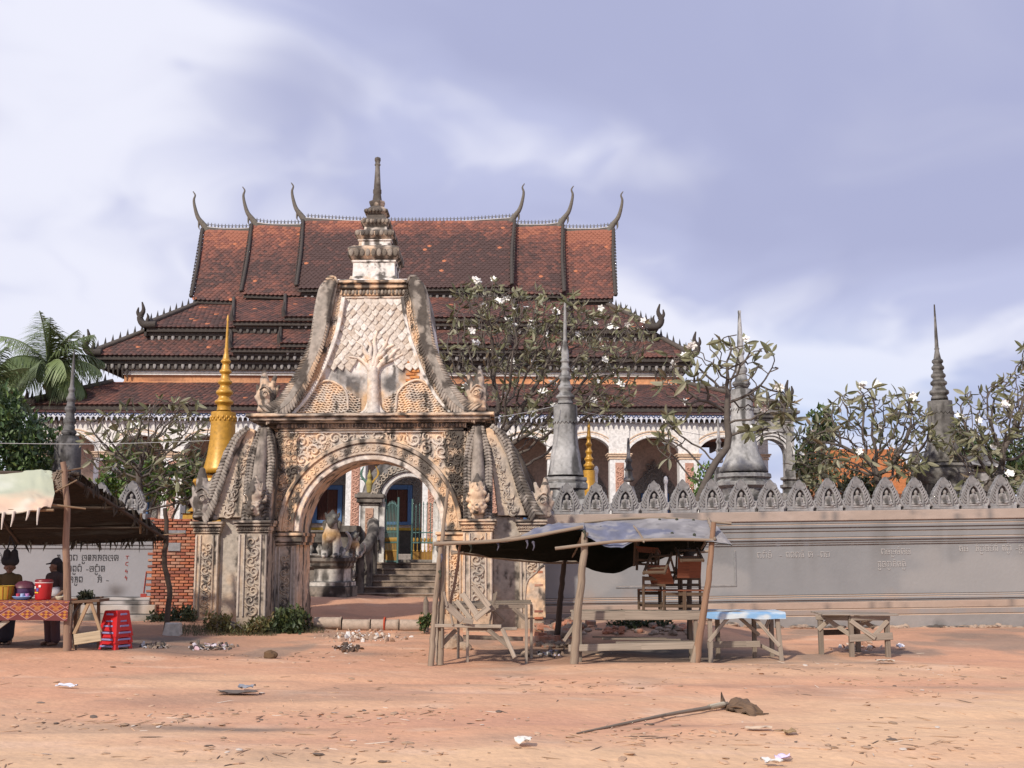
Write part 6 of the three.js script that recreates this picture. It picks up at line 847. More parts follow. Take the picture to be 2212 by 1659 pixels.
{ // ---------------- cloth-covered stall table and what stands on it
  const TD = 19.9, b = gp(100, 1395, TD), ty = p3(60, 1297, TD).y, x0 = p3(-120, 1190, TD).x, x1 = p3(157, 1190, TD).x, yb = p3(60, 1340, TD).y;
  const t = thing('stall_table', 'long low stall table standing under the thatched roof', 'table', b);
  mesh('tabletop', box(x0, x1, ty - 0.045, ty - 0.008, -TD - 0.75, -TD - 0.01), WG[1], t);
  for (const [x, z] of [[x0 + 0.1, -TD - 0.1], [x1 - 0.03, -TD - 0.1], [x0 + 0.1, -TD - 0.65], [x1 - 0.1, -TD - 0.65]]) mesh('leg', box(x - 0.045, x + 0.045, gh(x, z) - 0.02, ty - 0.045, z - 0.04, z + 0.04), wood(0.52, 0.44, 0.32), t);
  mesh('brace', beam(V(x1 - 0.1, ty - 0.12, -TD - 0.05), V(x1 - 0.5, ty - 0.05, -TD - 0.05), 0.03, 0.07), wood(0.52, 0.44, 0.32), t); mesh('brace', beam(p3(18, 1338, TD + 0.02), p3(-14, 1362, TD + 0.02), 0.03, 0.09), wood(0.5, 0.44, 0.36), t);
  const cv = document.createElement('canvas'); cv.width = 1024; cv.height = 256; const g = cv.getContext('2d'); g.fillStyle = '#5c1416'; g.fillRect(0, 0, 1024, 256);
  const dia = (x, y, r, a) => { g.save(); g.translate(x, y); g.rotate(Math.PI / 4); g.fillStyle = '#6b1c18'; g.fillRect(-r, -r, 2 * r, 2 * r); const c = a ? ['#a86c14', '#6d1d16'] : ['#8c431a', '#6d1d16', '#9a5f20']; const n = a ? 3 : 4; for (let i = 0; i < n; i++) for (let j = 0; j < n; j++) { g.fillStyle = c[(i + j + (a ? 0 : i * j)) % c.length]; g.fillRect(-r * 0.86 + i * r * 1.72 / n, -r * 0.86 + j * r * 1.72 / n, r * 1.72 / n - 1, r * 1.72 / n - 1); } g.strokeStyle = '#c9a59c'; g.lineWidth = 4; g.strokeRect(-r, -r, 2 * r, 2 * r); g.restore(); };
  for (let i = -1; i < 8; i++) { dia(i * 171 + 40, 60, 58, 0); dia(i * 171 + 125, 172, 52, 1); }
  const ct = new THREE.CanvasTexture(cv); ct.colorSpace = THREE.SRGBColorSpace; ct.wrapS = ct.wrapT = THREE.RepeatWrapping; ct.repeat.set(1.15, 3);
  const rows = [[0, 1, 2, 3, 4].map((i) => V(lerp(x0, x1, i / 4), yb + (i % 2) * 0.015, -TD + 0.05)), [0, 1, 2, 3, 4].map((i) => V(lerp(x0, x1, i / 4), ty - 0.05, -TD + 0.02)), [0, 1, 2, 3, 4].map((i) => V(lerp(x0, x1, i / 4), ty, -TD - 0.02)), [0, 1, 2, 3, 4].map((i) => V(lerp(x0, x1, i / 4), ty + 0.003, -TD - 0.76))];
  const cg = sheet(rows, 90, 36, 0.006, 0.022, 4), tc = mesh('tablecloth', cg, std({ map: ct, roughness: 0.65 }), scene, { base: V((x0 + x1) / 2, ty, -TD) }); tag(tc, 'red and orange diamond patterned cloth draped over the stall table', 'tablecloth');
  // side trestle
  const sd = thing('trestle', 'small wooden A-frame side table with cream bottom board, right of the patterned cloth', 'trestle', gp(190, 1390, 20.1)), lw = wood(0.45, 0.31, 0.19);
  mesh('tabletop', [beam(p3(160, 1300, 20.2), p3(226, 1296, 20.2), 0.5, 0.05), beam(p3(150, 1295, 20.5), p3(222, 1290, 20.5), 0.12, 0.03)], WB, sd); mesh('leg', beam(p3(194, 1297, 20), p3(160, 1370, 20), 0.04, 0.06), lw, sd); mesh('leg', beam(p3(195, 1297, 20), p3(218, 1366, 20.02), 0.04, 0.055), lw, sd); mesh('board', beam(p3(160, 1382, 19.98), p3(218, 1373, 20), 0.03, 0.19), wood(0.58, 0.47, 0.32), sd); mesh('leg', beam(p3(213, 1300, 20.4), gp(214, 1380, 20.4), 0.05, 0.05), WB, sd); mesh('leg', beam(p3(163, 1300, 20.4), gp(163, 1380, 20.4), 0.05, 0.05), WB, sd);
  bushy('leafy_greens', 'dark green heap of leafy vegetables on the side table', 20.2, [186, 1290], [[186, 1289, 16, 4, 0.14]], 420, [[0.02, 0.03, 0.015], [0.05, 0.06, 0.03]], { seed: 7, leaf: 0.065, r: 0.012, sp: 0.22, cat: 'vegetables', stem: 'stalks', crown: 'leaves' }).position.y += 0;
  const on = (px, D) => V(p3(px, 1290, D).x, ty + 0.004, -D);
  { const c = on(93, 20.15), k = thing('drink_cooler', 'round red drink cooler with lid and stickers on the stall table', 'cooler', c), rm = std({ color: rgb(0.40, 0.012, 0.016), roughness: 0.35 }); mesh('body', lathe([[0.125, c.y], [0.138, c.y + 0.02], [0.15, c.y + 0.27], [0.152, c.y + 0.3]], c, 28), rm, k); mesh('rim', lathe([[0.154, c.y + 0.298], [0.16, c.y + 0.305], [0.154, c.y + 0.314]], c, 28), plain(0.75, 0.6, 0.6), k); mesh('lid', lathe([[0.158, c.y + 0.314], [0.156, c.y + 0.35], [0.13, c.y + 0.365], [0.03, c.y + 0.37], [0.0, c.y + 0.372]], c, 28), std({ color: rgb(0.16, 0.01, 0.015), roughness: 0.4 }), k);
    const a0 = (a, y, w, h, m) => mesh('sticker', [...Array(3)].map((_, i) => { const aa = a + (i - 1) * w / 3 / 0.15, r = 0.151 + (y - 0.13) * 0.04; return box(-w / 6, w / 6, -h / 2, h / 2, 0, 0.003, 0.001).rotateY(aa).translate(c.x + Math.sin(aa) * r, c.y + y, c.z + Math.cos(aa) * r); }), m, k); a0(-0.75, 0.22, 0.05, 0.05, plain(0.62, 0.62, 0.58)); a0(-0.35, 0.18, 0.05, 0.06, plain(0.10, 0.09, 0.32)); a0(-0.5, 0.13, 0.09, 0.022, plain(0.65, 0.42, 0.03)); a0(-0.05, 0.245, 0.04, 0.04, plain(0.7, 0.68, 0.68)); }
  { const c = on(47, 20.05), k = thing('basin', 'light blue plastic basin on the stall table', 'basin', c); mesh('bowl', lathe([[0.09, c.y], [0.135, c.y + 0.025], [0.15, c.y + 0.055], [0.157, c.y + 0.057], [0.145, c.y + 0.045], [0.085, c.y + 0.012], [0, c.y + 0.012]], c, 26), std({ color: rgb(0.17, 0.33, 0.66), roughness: 0.4 }), k); mesh('rim', new THREE.TorusGeometry(0.154, 0.007, 6, 28).rotateX(Math.PI / 2).translate(c.x, c.y + 0.057, c.z), std({ color: rgb(0.25, 0.42, 0.72), roughness: 0.4 }), k);
    for (const [dx, dz, m, lab] of [[-0.06, 0.02, [0.5, 0.05, 0.09], 'red cup standing in the blue basin'], [0.02, 0.03, [0.4, 0.5, 0.72], 'pale blue cup in the middle of the blue basin'], [0.09, -0.01, [0.5, 0.25, 0.5], 'pink cup at the right in the blue basin']]) { const q = V(c.x + dx, c.y + 0.014, c.z + dz), u = thing('cup', lab, 'cup', q, 'cups standing in the blue basin'); mesh('body', lathe([[0.028, q.y], [0.036, q.y + 0.095], [0.033, q.y + 0.095], [0.026, q.y + 0.006], [0, q.y + 0.006]], q, 18), std({ color: rgb(...m), roughness: 0.35 }), u); mesh('rim', new THREE.TorusGeometry(0.036, 0.003, 5, 18).rotateX(Math.PI / 2).translate(q.x, q.y + 0.095, q.z), std({ color: rgb(...m), roughness: 0.35 }), u); } }
  { const c = on(52, 20.4), k = thing('pot', 'dark purple covered pot behind the blue basin', 'pot', c), m = std({ color: rgb(0.07, 0.035, 0.10), roughness: 0.4 }); mesh('body', lathe([[0.12, c.y], [0.18, c.y + 0.08], [0.175, c.y + 0.2]], c, 24), m, k); mesh('lid', lathe([[0.19, c.y + 0.2], [0.18, c.y + 0.24], [0.12, c.y + 0.31], [0.0, c.y + 0.335]], c, 24), std({ color: rgb(0.10, 0.03, 0.05), roughness: 0.45 }), k); }
  { const c = on(12, 20.2), k = thing('bucket', 'mustard yellow bucket with orange stripes at the table end', 'bucket', c); mesh('body', lathe([[0.11, c.y], [0.135, c.y + 0.24], [0.12, c.y + 0.24], [0.1, c.y + 0.01], [0, c.y + 0.01]], c, 24), std({ color: rgb(0.36, 0.22, 0.02), roughness: 0.5 }), k); mesh('stripe', [...Array(9)].map((_, i) => { const a = i * 0.7; return beam(V(c.x + Math.sin(a) * 0.113, c.y + 0.01, c.z + Math.cos(a) * 0.113), V(c.x + Math.sin(a) * 0.138, c.y + 0.235, c.z + Math.cos(a) * 0.138), 0.01, 0.025); }), std({ color: rgb(0.42, 0.13, 0.02) }), k); mesh('rim', new THREE.TorusGeometry(0.137, 0.008, 6, 24).rotateX(Math.PI / 2).translate(c.x, c.y + 0.24, c.z), std({ color: rgb(0.4, 0.25, 0.03) }), k); }
  { const c = on(131, 20.1), k = thing('plate', 'shallow cream bowl between the cooler and the post', 'bowl', c); mesh('bowl', lathe([[0.06, c.y], [0.085, c.y + 0.03], [0.094, c.y + 0.06], [0.088, c.y + 0.06], [0.06, c.y + 0.015], [0, c.y + 0.012]], c, 24), std({ color: rgb(0.6, 0.55, 0.4), roughness: 0.35 }), k); mesh('rim', new THREE.TorusGeometry(0.092, 0.005, 6, 24).rotateX(Math.PI / 2).translate(c.x, c.y + 0.06, c.z), std({ color: rgb(0.66, 0.6, 0.46), roughness: 0.35 }), k); }
  { const c = p3(23, 1200, 20.6), k = thing('bag', 'black cloth bag hanging from the thatched roof', 'bag', p3(23, 1160, 20.6)); mesh('body', blob([[c.x - 0.07, c.y + 0.06, c.z, c.x - 0.08, c.y - 0.1, c.z, 0.06, 0.075], [c.x + 0.07, c.y + 0.06, c.z, c.x + 0.08, c.y - 0.1, c.z, 0.06, 0.075], [c.x - 0.08, c.y - 0.11, c.z, c.x + 0.08, c.y - 0.11, c.z, 0.07, 0.07]], 0.04, 0.014), std({ color: rgb(0.015, 0.015, 0.018) }), k); for (const s of [-1, 1]) mesh('strap', limb(curve([V(c.x + s * 0.08, c.y + 0.08, c.z), V(c.x + s * 0.04, c.y + 0.22, c.z), p3(22, 1158, 20.6)], 8), [0.014, 0.014], 5), std({ color: rgb(0.015, 0.015, 0.018) }), k); }
}
{ // ---------------- people behind the table
  const skin = std({ color: rgb(0.16, 0.085, 0.055), roughness: 0.6 });
  const W = (o, f, ry) => (l) => l.map((c) => { const r = [...c]; for (const k of [0, 3]) { const x = c[k], z = c[k + 2]; r[k] = o.x + x * Math.cos(ry) + z * Math.sin(ry); r[k + 1] = o.y + c[k + 1]; r[k + 2] = o.z - x * Math.sin(ry) + z * Math.cos(ry); } return r; });
  const head = [[0, 1.47, 0.0, 0, 1.49, 0.01, 0.09, 0.092], [0, 1.42, 0.035, 0, 1.4, 0.05, 0.065, 0.05], [0, 1.455, 0.1, 0, 1.44, 0.112, 0.014, 0.017], [0, 1.41, 0.09, 0, 1.408, 0.096, 0.022, 0.018], [0, 1.385, 0.075, 0, 1.38, 0.08, 0.026, 0.024], [-0.09, 1.45, 0, -0.094, 1.47, -0.008, 0.018, 0.016], [0.09, 1.45, 0, 0.094, 1.47, -0.008, 0.018, 0.016], [-0.035, 1.468, 0.085, -0.035, 1.468, 0.087, 0.016, 0.016], [0.035, 1.468, 0.085, 0.035, 1.468, 0.087, 0.016, 0.016]];
  const hand = (x, y, z, s) => [[x, y, z, x, y - 0.05, z + 0.04, 0.026, 0.03], ...[-0.027, -0.009, 0.009, 0.027].map((o, i) => [x + o, y - 0.06, z + 0.05, x + o * 1.2, y - 0.115 + Math.abs(i - 1.5) * 0.008, z + 0.10, 0.0105, 0.008]), [x + s * 0.03, y - 0.03, z + 0.03, x + s * 0.055, y - 0.06, z + 0.07, 0.012, 0.009]];
  { // woman in cap, facing left, arm down at the cooler
    const f = gp(111, 1385, 20.95), w = W(f, 0, -0.5), wh = W(f, 0, -1.35), k = thing('person', 'person in a dark cap and dark top behind the patterned table, facing left', 'person', f);
    const legs = [[-0.08, 0.84, 0, -0.09, 0.46, 0.02, 0.09, 0.062], [-0.09, 0.46, 0.02, -0.09, 0.08, -0.02, 0.06, 0.04], [0.08, 0.84, 0, 0.09, 0.46, 0.02, 0.09, 0.062], [0.09, 0.46, 0.02, 0.09, 0.08, -0.02, 0.06, 0.04], [-0.09, 0.045, -0.03, -0.09, 0.03, 0.14, 0.04, 0.03], [0.09, 0.045, -0.03, 0.09, 0.03, 0.14, 0.04, 0.03]];
    const torso = [[0, 0.88, 0, 0, 1.02, 0.0, 0.13, 0.115], [0, 1.02, 0, 0, 1.24, 0, 0.115, 0.13], [-0.15, 1.27, 0, 0.15, 1.27, 0, 0.058, 0.058]], arms = [[-0.17, 1.26, 0, -0.21, 1.0, 0.05, 0.05, 0.04], [-0.21, 1.0, 0.05, -0.14, 0.88, 0.24, 0.038, 0.028], [0.17, 1.26, 0, 0.23, 1.0, -0.02, 0.05, 0.04], [0.23, 1.0, -0.02, 0.18, 0.86, 0.16, 0.038, 0.028]];
    mesh('body', blob(w([...legs, ...torso, ...arms, [0, 1.3, 0, 0, 1.4, 0.01, 0.05, 0.048]]), 0.03, 0.0155), skin, k);
    mesh('head', blob(wh([...head, [0, 1.32, 0, 0, 1.4, 0.01, 0.048, 0.046]]), 0.02, 0.0055), skin, k); for (const q of [hand(-0.14, 0.87, 0.25, 1), hand(0.18, 0.85, 0.17, -1)]) mesh('hand', blob(w(q), 0.008, 0.004), skin, k);
    mesh('shirt', blob(w([[0, 0.92, 0, 0, 1.02, 0, 0.142, 0.128], [0, 1.02, 0, 0, 1.24, 0, 0.128, 0.142], [-0.15, 1.27, 0, 0.15, 1.27, 0, 0.07, 0.07], [-0.17, 1.26, 0, -0.205, 1.06, 0.04, 0.064, 0.056], [0.17, 1.26, 0, 0.22, 1.06, -0.01, 0.064, 0.056]]), 0.03, 0.015), std({ color: rgb(0.045, 0.028, 0.026) }), k);
    mesh('trousers', blob(w([[0, 0.86, 0, 0, 0.95, 0, 0.142, 0.138], [-0.08, 0.84, 0, -0.09, 0.46, 0.02, 0.105, 0.085], [-0.09, 0.46, 0.02, -0.09, 0.11, -0.02, 0.085, 0.082], [0.08, 0.84, 0, 0.09, 0.46, 0.02, 0.105, 0.085], [0.09, 0.46, 0.02, 0.09, 0.11, -0.02, 0.085, 0.082]]), 0.03, 0.016), std({ color: rgb(0.085, 0.05, 0.06) }), k);
    mesh('waist_cloth', blob(w([[-0.02, 0.93, 0.0, 0.02, 0.99, 0.0, 0.15, 0.147]]), 0.02, 0.015), std({ color: rgb(0.6, 0.58, 0.6) }), k);
    mesh('hair', blob(wh([[0, 1.5, -0.02, 0, 1.49, -0.03, 0.098, 0.096], [0, 1.44, -0.06, 0, 1.28, -0.10, 0.075, 0.05]]), 0.03, 0.009), std({ color: rgb(0.012, 0.01, 0.009) }), k);
    mesh('cap', blob(wh([[0, 1.525, 0.0, 0, 1.53, -0.005, 0.098, 0.096], [-0.05, 1.515, 0.09, -0.03, 1.5, 0.17, 0.014, 0.008], [0.05, 1.515, 0.09, 0.03, 1.5, 0.17, 0.014, 0.008], [0, 1.52, 0.09, 0, 1.503, 0.18, 0.016, 0.009]]), 0.025, 0.006), std({ color: rgb(0.02, 0.018, 0.022) }), k);
  }
  { // second vendor at the picture edge, partly behind the hanging bag
    const f = gp(10, 1380, 21.3), w = W(f, 0, 0.35), k = thing('person', 'person in an olive top behind the hanging black bag, arms folded', 'person', f);
    mesh('body', blob(w([[-0.08, 0.82, 0, -0.09, 0.45, 0.02, 0.09, 0.062], [-0.09, 0.45, 0.02, -0.09, 0.08, -0.02, 0.06, 0.04], [0.08, 0.82, 0, 0.09, 0.45, 0.02, 0.09, 0.062], [0.09, 0.45, 0.02, 0.09, 0.08, -0.02, 0.06, 0.04], [-0.09, 0.045, -0.03, -0.09, 0.03, 0.14, 0.04, 0.03], [0.09, 0.045, -0.03, 0.09, 0.03, 0.14, 0.04, 0.03], [0, 0.86, 0, 0, 1.0, 0, 0.13, 0.115], [0, 1.0, 0, 0, 1.22, 0, 0.115, 0.13], [-0.15, 1.25, 0, 0.15, 1.25, 0, 0.058, 0.058], [-0.17, 1.24, 0, -0.22, 1.0, 0.04, 0.05, 0.04], [-0.22, 1.0, 0.04, 0.02, 1.02, 0.17, 0.04, 0.03], [0.17, 1.24, 0, 0.22, 1.0, 0.04, 0.05, 0.04], [0.22, 1.0, 0.04, -0.02, 1.06, 0.17, 0.04, 0.03], [0, 1.28, 0, 0, 1.38, 0.01, 0.05, 0.048]]), 0.03, 0.0155), skin, k);
    mesh('head', blob(w(head.map((c) => c.map((v, i) => (i === 1 || i === 4 ? v - 0.02 : v)))), 0.02, 0.0055), skin, k); mesh('hair', blob(w([[0, 1.49, -0.02, 0, 1.47, -0.03, 0.1, 0.098]]), 0.03, 0.009), std({ color: rgb(0.012, 0.01, 0.009) }), k);
    for (const q of [[0.02, 1.03, 0.17, 1], [-0.02, 1.07, 0.17, -1]]) mesh('hand', blob(w([[q[0], q[1], q[2], q[0] + q[3] * 0.07, q[1] + 0.01, q[2] + 0.01, 0.026, 0.03], ...[-0.024, -0.008, 0.008, 0.024].map((o) => [q[0] + q[3] * 0.08, q[1] + o, q[2] + 0.02, q[0] + q[3] * 0.14, q[1] + o * 1.1, q[2] + 0.005, 0.01, 0.008]), [q[0] + q[3] * 0.03, q[1] + 0.03, q[2] + 0.02, q[0] + q[3] * 0.07, q[1] + 0.055, q[2] + 0.03, 0.012, 0.009]]), 0.008, 0.004), skin, k);
    mesh('shirt', blob(w([[0, 0.88, 0, 0, 1.0, 0, 0.142, 0.128], [0, 1.0, 0, 0, 1.22, 0, 0.128, 0.142], [-0.15, 1.25, 0, 0.15, 1.25, 0, 0.07, 0.07], [-0.17, 1.24, 0, -0.22, 1.0, 0.04, 0.064, 0.054], [-0.22, 1.0, 0.04, -0.05, 1.015, 0.14, 0.054, 0.048], [0.17, 1.24, 0, 0.22, 1.0, 0.04, 0.064, 0.054], [0.22, 1.0, 0.04, 0.06, 1.05, 0.15, 0.054, 0.048]]), 0.03, 0.015), std({ color: rgb(0.10, 0.066, 0.025) }), k);
    mesh('skirt', blob(w([[0, 0.9, 0, 0, 0.5, 0.02, 0.14, 0.17], [0, 0.5, 0.02, 0, 0.18, 0, 0.17, 0.16]]), 0.03, 0.016), std({ color: rgb(0.03, 0.03, 0.045) }), k);
  }
}
{ // ---------------- stack of plastic stools
  const f = gp(249, 1386, 20.5), red = std({ color: rgb(0.50, 0.016, 0.02), roughness: 0.32 }), lav = std({ color: rgb(0.26, 0.25, 0.46), roughness: 0.4 });
  const mk = (lab) => { const t = thing('plastic_stool', lab, 'stool', f, 'red plastic stools in the stack'); t.rotation.y = 0; const H = 0.45, face = (ry) => { const s = new THREE.Shape([[-0.215, 0], [-0.135, 0], [-0.12, 0.1], [0.12, 0.1], [0.135, 0], [0.215, 0], [0.15, H], [-0.15, H]].map((p) => new THREE.Vector2(...p))); const h = new THREE.Path([[-0.10, 0.2], [0.10, 0.2], [0.085, 0.29], [-0.085, 0.29]].map((p) => new THREE.Vector2(...p))); s.holes.push(h); const g = new THREE.ExtrudeGeometry(s, { depth: 0.012, bevelEnabled: true, bevelSize: 0.004, bevelThickness: 0.004, bevelSegments: 1 }); g.rotateX(-Math.atan(0.065 / H)).translate(0, 0, 0.205); return g.rotateY(ry); };
    const up = (g) => g.translate(f.x, f.y, f.z); for (let i = 0; i < 4; i++) mesh('side', up(face(i * Math.PI / 2)), red, t); mesh('seat', [box(f.x - 0.15, f.x + 0.15, f.y + H - 0.02, f.y + H + 0.012, f.z - 0.15, f.z + 0.15, 0.02)], red, t);
    const bar = (y, ry, w) => { const r = 0.222 - y * 0.144; return box(-w, w, y - 0.016, y + 0.016, r, r + 0.012, 0.006).rotateY(ry); }; for (const [y, w] of [[0.395, 0.08], [0.185, 0.11], [0.065, 0.15]]) for (let i = 0; i < 4; i++) mesh('trim_bar', up(bar(y, i * Math.PI / 2, w)), lav, t); return t; };
  const s0 = mk('lowest red plastic stool of the stack right of the trestle'); s0.rotation.y = -0.42;
  ['middle red plastic stool of the stack right of the trestle', 'topmost red plastic stool of the stack right of the trestle'].forEach((l, i) => { const c = copyOf(s0, V(f.x, f.y + 0.12 * (i + 1), f.z), l, -0.42 + (i - 1) * 0.03); c.scale.setScalar(0.995); });
}
{ // ---------------- tarpaulin stall on the right
  const f = gp(1240, 1428, 19), t = thing('tarp_stall', 'stall of rough poles roofed with a sagging grey blue tarpaulin', 'stall', f), pw = wood(0.34, 0.265, 0.2), pr = wood(0.33, 0.2, 0.13);
  mesh('post', post([f, p3(1247, 1330, 19), p3(1257, 1240, 19), p3(1265, 1150, 19)], [0.075, 0.06], 0.02, 2), pw, t);
  const f2 = gp(1503, 1424, 19); mesh('post', post([f2, p3(1518, 1330, 19), p3(1532, 1235, 19), p3(1541, 1128, 19)], [0.07, 0.045], 0.02, 4), pr, t); mesh('post', post([f2.clone().add(V(-0.05, 0, 0.02)), p3(1512, 1360, 19.05), p3(1526, 1300, 19.1)], [0.06, 0.03], 0.01, 6), pw, t);
  const fb = gp(1203, 1352, 22.6); mesh('post', post([fb, p3(1211, 1290, 22.4), p3(1221, 1200, 22.2)], [0.065, 0.05], 0.02, 8), WD, t);
  const f3 = gp(1490, 1352, 22.4); mesh('post', post([f3, p3(1489, 1260, 22.4), p3(1496, 1180, 22.3)], [0.06, 0.045], 0.02, 9), WD, t);
  const A = gp(931, 1423, 18.95), B = gp(951, 1423, 19.05); mesh('post', post([A, p3(940, 1310, 19), p3(952, 1180, 19)], [0.055, 0.04], 0.02, 11), pw, t); mesh('post', post([B, p3(954, 1310, 19.1), p3(955, 1185, 19.1)], [0.062, 0.05], 0.02, 12), pw, t); mesh('post', post([p3(953, 1200, 19.05), p3(959, 1130, 19.05), p3(968, 1055, 19.05)], [0.04, 0.025], 0.012, 13), pw, t); mesh('post', post([p3(972, 1305, 19.4), p3(986, 1240, 19.5), p3(994, 1172, 19.5)], [0.028, 0.024], 0.012, 14), pr, t);
  for (const [l, r] of [[[[937, 1175, 18.95], [1100, 1166, 19], [1260, 1138, 19.1]], 0.036], [[[1199, 1185, 18.9], [1330, 1170, 18.9], [1460, 1165, 18.9], [1545, 1167, 18.95]], 0.03], [[[1060, 1172, 19.8], [1260, 1129, 20.2], [1420, 1119, 20.3], [1580, 1131, 20.3]], 0.028], [[[975, 1192, 21.2], [1210, 1215, 22.2], [1540, 1190, 22.3]], 0.035], [[[1262, 1150, 19], [1235, 1205, 22]], 0.03], [[[1541, 1140, 19], [1515, 1185, 22.2]], 0.03], [[[1368, 1135, 20], [1385, 1158, 19], [1391, 1172, 18.85]], 0.02], [[[975, 1196, 19.5], [1003, 1193, 19.5]], 0.022], [[[1530, 1120, 20.3], [1545, 1165, 18.9]], 0.03]]) mesh('roof_pole', post(l.map((q) => p3(...q)), [r, r * 0.85], 0.012, l.length * 3), pw, t);
  const topM = std({ vertexColors: true, roughness: 0.95, map: grain }), under = new THREE.MeshPhysicalMaterial({ color: rgb(0.006, 0.008, 0.0055), roughness: 1, specularIntensity: 0.1 });  // underside sheet near black: shade beneath the tarpaulin put into its colour
  const tcol = (x, y, z) => { const n = fbm(x * 1.6, y * 3, z * 1.6, 4), m = fbm(x * 5, y * 6, z * 5, 3); let c = mix3([0.24, 0.23, 0.24], [0.15, 0.16, 0.225], ss(0.48, 0.62, n)); c = mix3(c, [0.36, 0.345, 0.345], ss(0.52, 0.66, m) * 0.6); return c; };
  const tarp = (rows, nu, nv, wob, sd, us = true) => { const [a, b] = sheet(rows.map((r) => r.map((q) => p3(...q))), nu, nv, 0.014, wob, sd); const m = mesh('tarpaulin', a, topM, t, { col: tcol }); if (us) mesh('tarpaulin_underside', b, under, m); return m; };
  tarp([[[985, 1171, 19.2], [1050, 1172, 19.2], [1115, 1166, 19.2], [1190, 1150, 19.2], [1262, 1140, 19.2]], [[985, 1180, 20.2], [1050, 1184, 20.2], [1115, 1186, 20.3], [1190, 1186, 20.4], [1262, 1176, 20.4]], [[990, 1192, 21.2], [1050, 1199, 21.5], [1115, 1205, 21.8], [1190, 1212, 22.1], [1250, 1208, 22.2]]], 44, 20, 0.07, 2);
  tarp([[[1113, 1167, 19.22], [1150, 1160, 19.22], [1200, 1151, 19.22], [1262, 1144, 19.2]], [[1150, 1144, 19.8], [1180, 1137, 19.8], [1220, 1135, 19.8], [1262, 1134, 19.8]], [[1185, 1133, 20.2], [1210, 1130, 20.25], [1235, 1128, 20.25], [1262, 1127, 20.25]]], 24, 14, 0.05, 5);
  const main = tarp([[[1266, 1160, 18.95], [1290, 1172, 18.92], [1316, 1184, 18.88], [1345, 1183, 18.88], [1372, 1168, 18.9], [1420, 1166, 18.9], [1480, 1164, 18.9], [1545, 1166, 18.95]], [[1255, 1140, 19.6], [1300, 1146, 19.6], [1340, 1148, 19.6], [1400, 1145, 19.6], [1470, 1142, 19.6], [1540, 1142, 19.6]], [[1250, 1131, 20.25], [1320, 1124, 20.25], [1400, 1121, 20.3], [1470, 1121, 20.3], [1536, 1124, 20.3]], [[1245, 1180, 21.2], [1310, 1196, 21.2], [1380, 1186, 21.2], [1460, 1170, 21.2], [1530, 1166, 21.2]], [[1240, 1210, 22.3], [1285, 1234, 22.3], [1325, 1236, 22.3], [1390, 1215, 22.3], [1440, 1204, 22.3], [1520, 1190, 22.3]]], 70, 44, 0.09, 8);
  tarp([[[1540, 1130, 19.6], [1552, 1140, 19.3], [1565, 1155, 19.1]], [[1535, 1150, 19.2], [1556, 1160, 19.0], [1582, 1177, 18.85]], [[1512, 1168, 18.95], [1535, 1170, 18.9], [1580, 1176, 18.86]]], 16, 12, 0.02, 11);
  const kn = plain(0.085, 0.08, 0.11), kd = std({ color: rgb(0.04, 0.045, 0.03) });
  for (const [x, y, D, m] of [[1016, 1177, 19.1, kd], [1075, 1172, 19.08, kn], [1138, 1168, 19.05, kn], [1152, 1172, 19.05, kn], [1262, 1148, 18.95, kd], [953, 1198, 18.98, kn], [950, 1235, 18.95, kd], [1298, 1139, 19.9, kd], [1425, 1123, 20.2, kd], [1462, 1122, 20.2, kd], [1498, 1124, 20.2, kd], [1452, 1152, 19.3, kd], [1500, 1155, 19.1, kd]]) mesh('knot', [ball(p3(x, y, D), 0.03, 0.028, 0.03, 7, 5), limb(curve([p3(x, y, D), p3(x + 2, y + 9, D - 0.04), p3(x - 1, y + 17, D - 0.02)], 5), [0.02, 0.008], 5)], m, t);
}
const chairM = wood(0.13, 0.085, 0.055), seatM = wood(0.22, 0.075, 0.04);
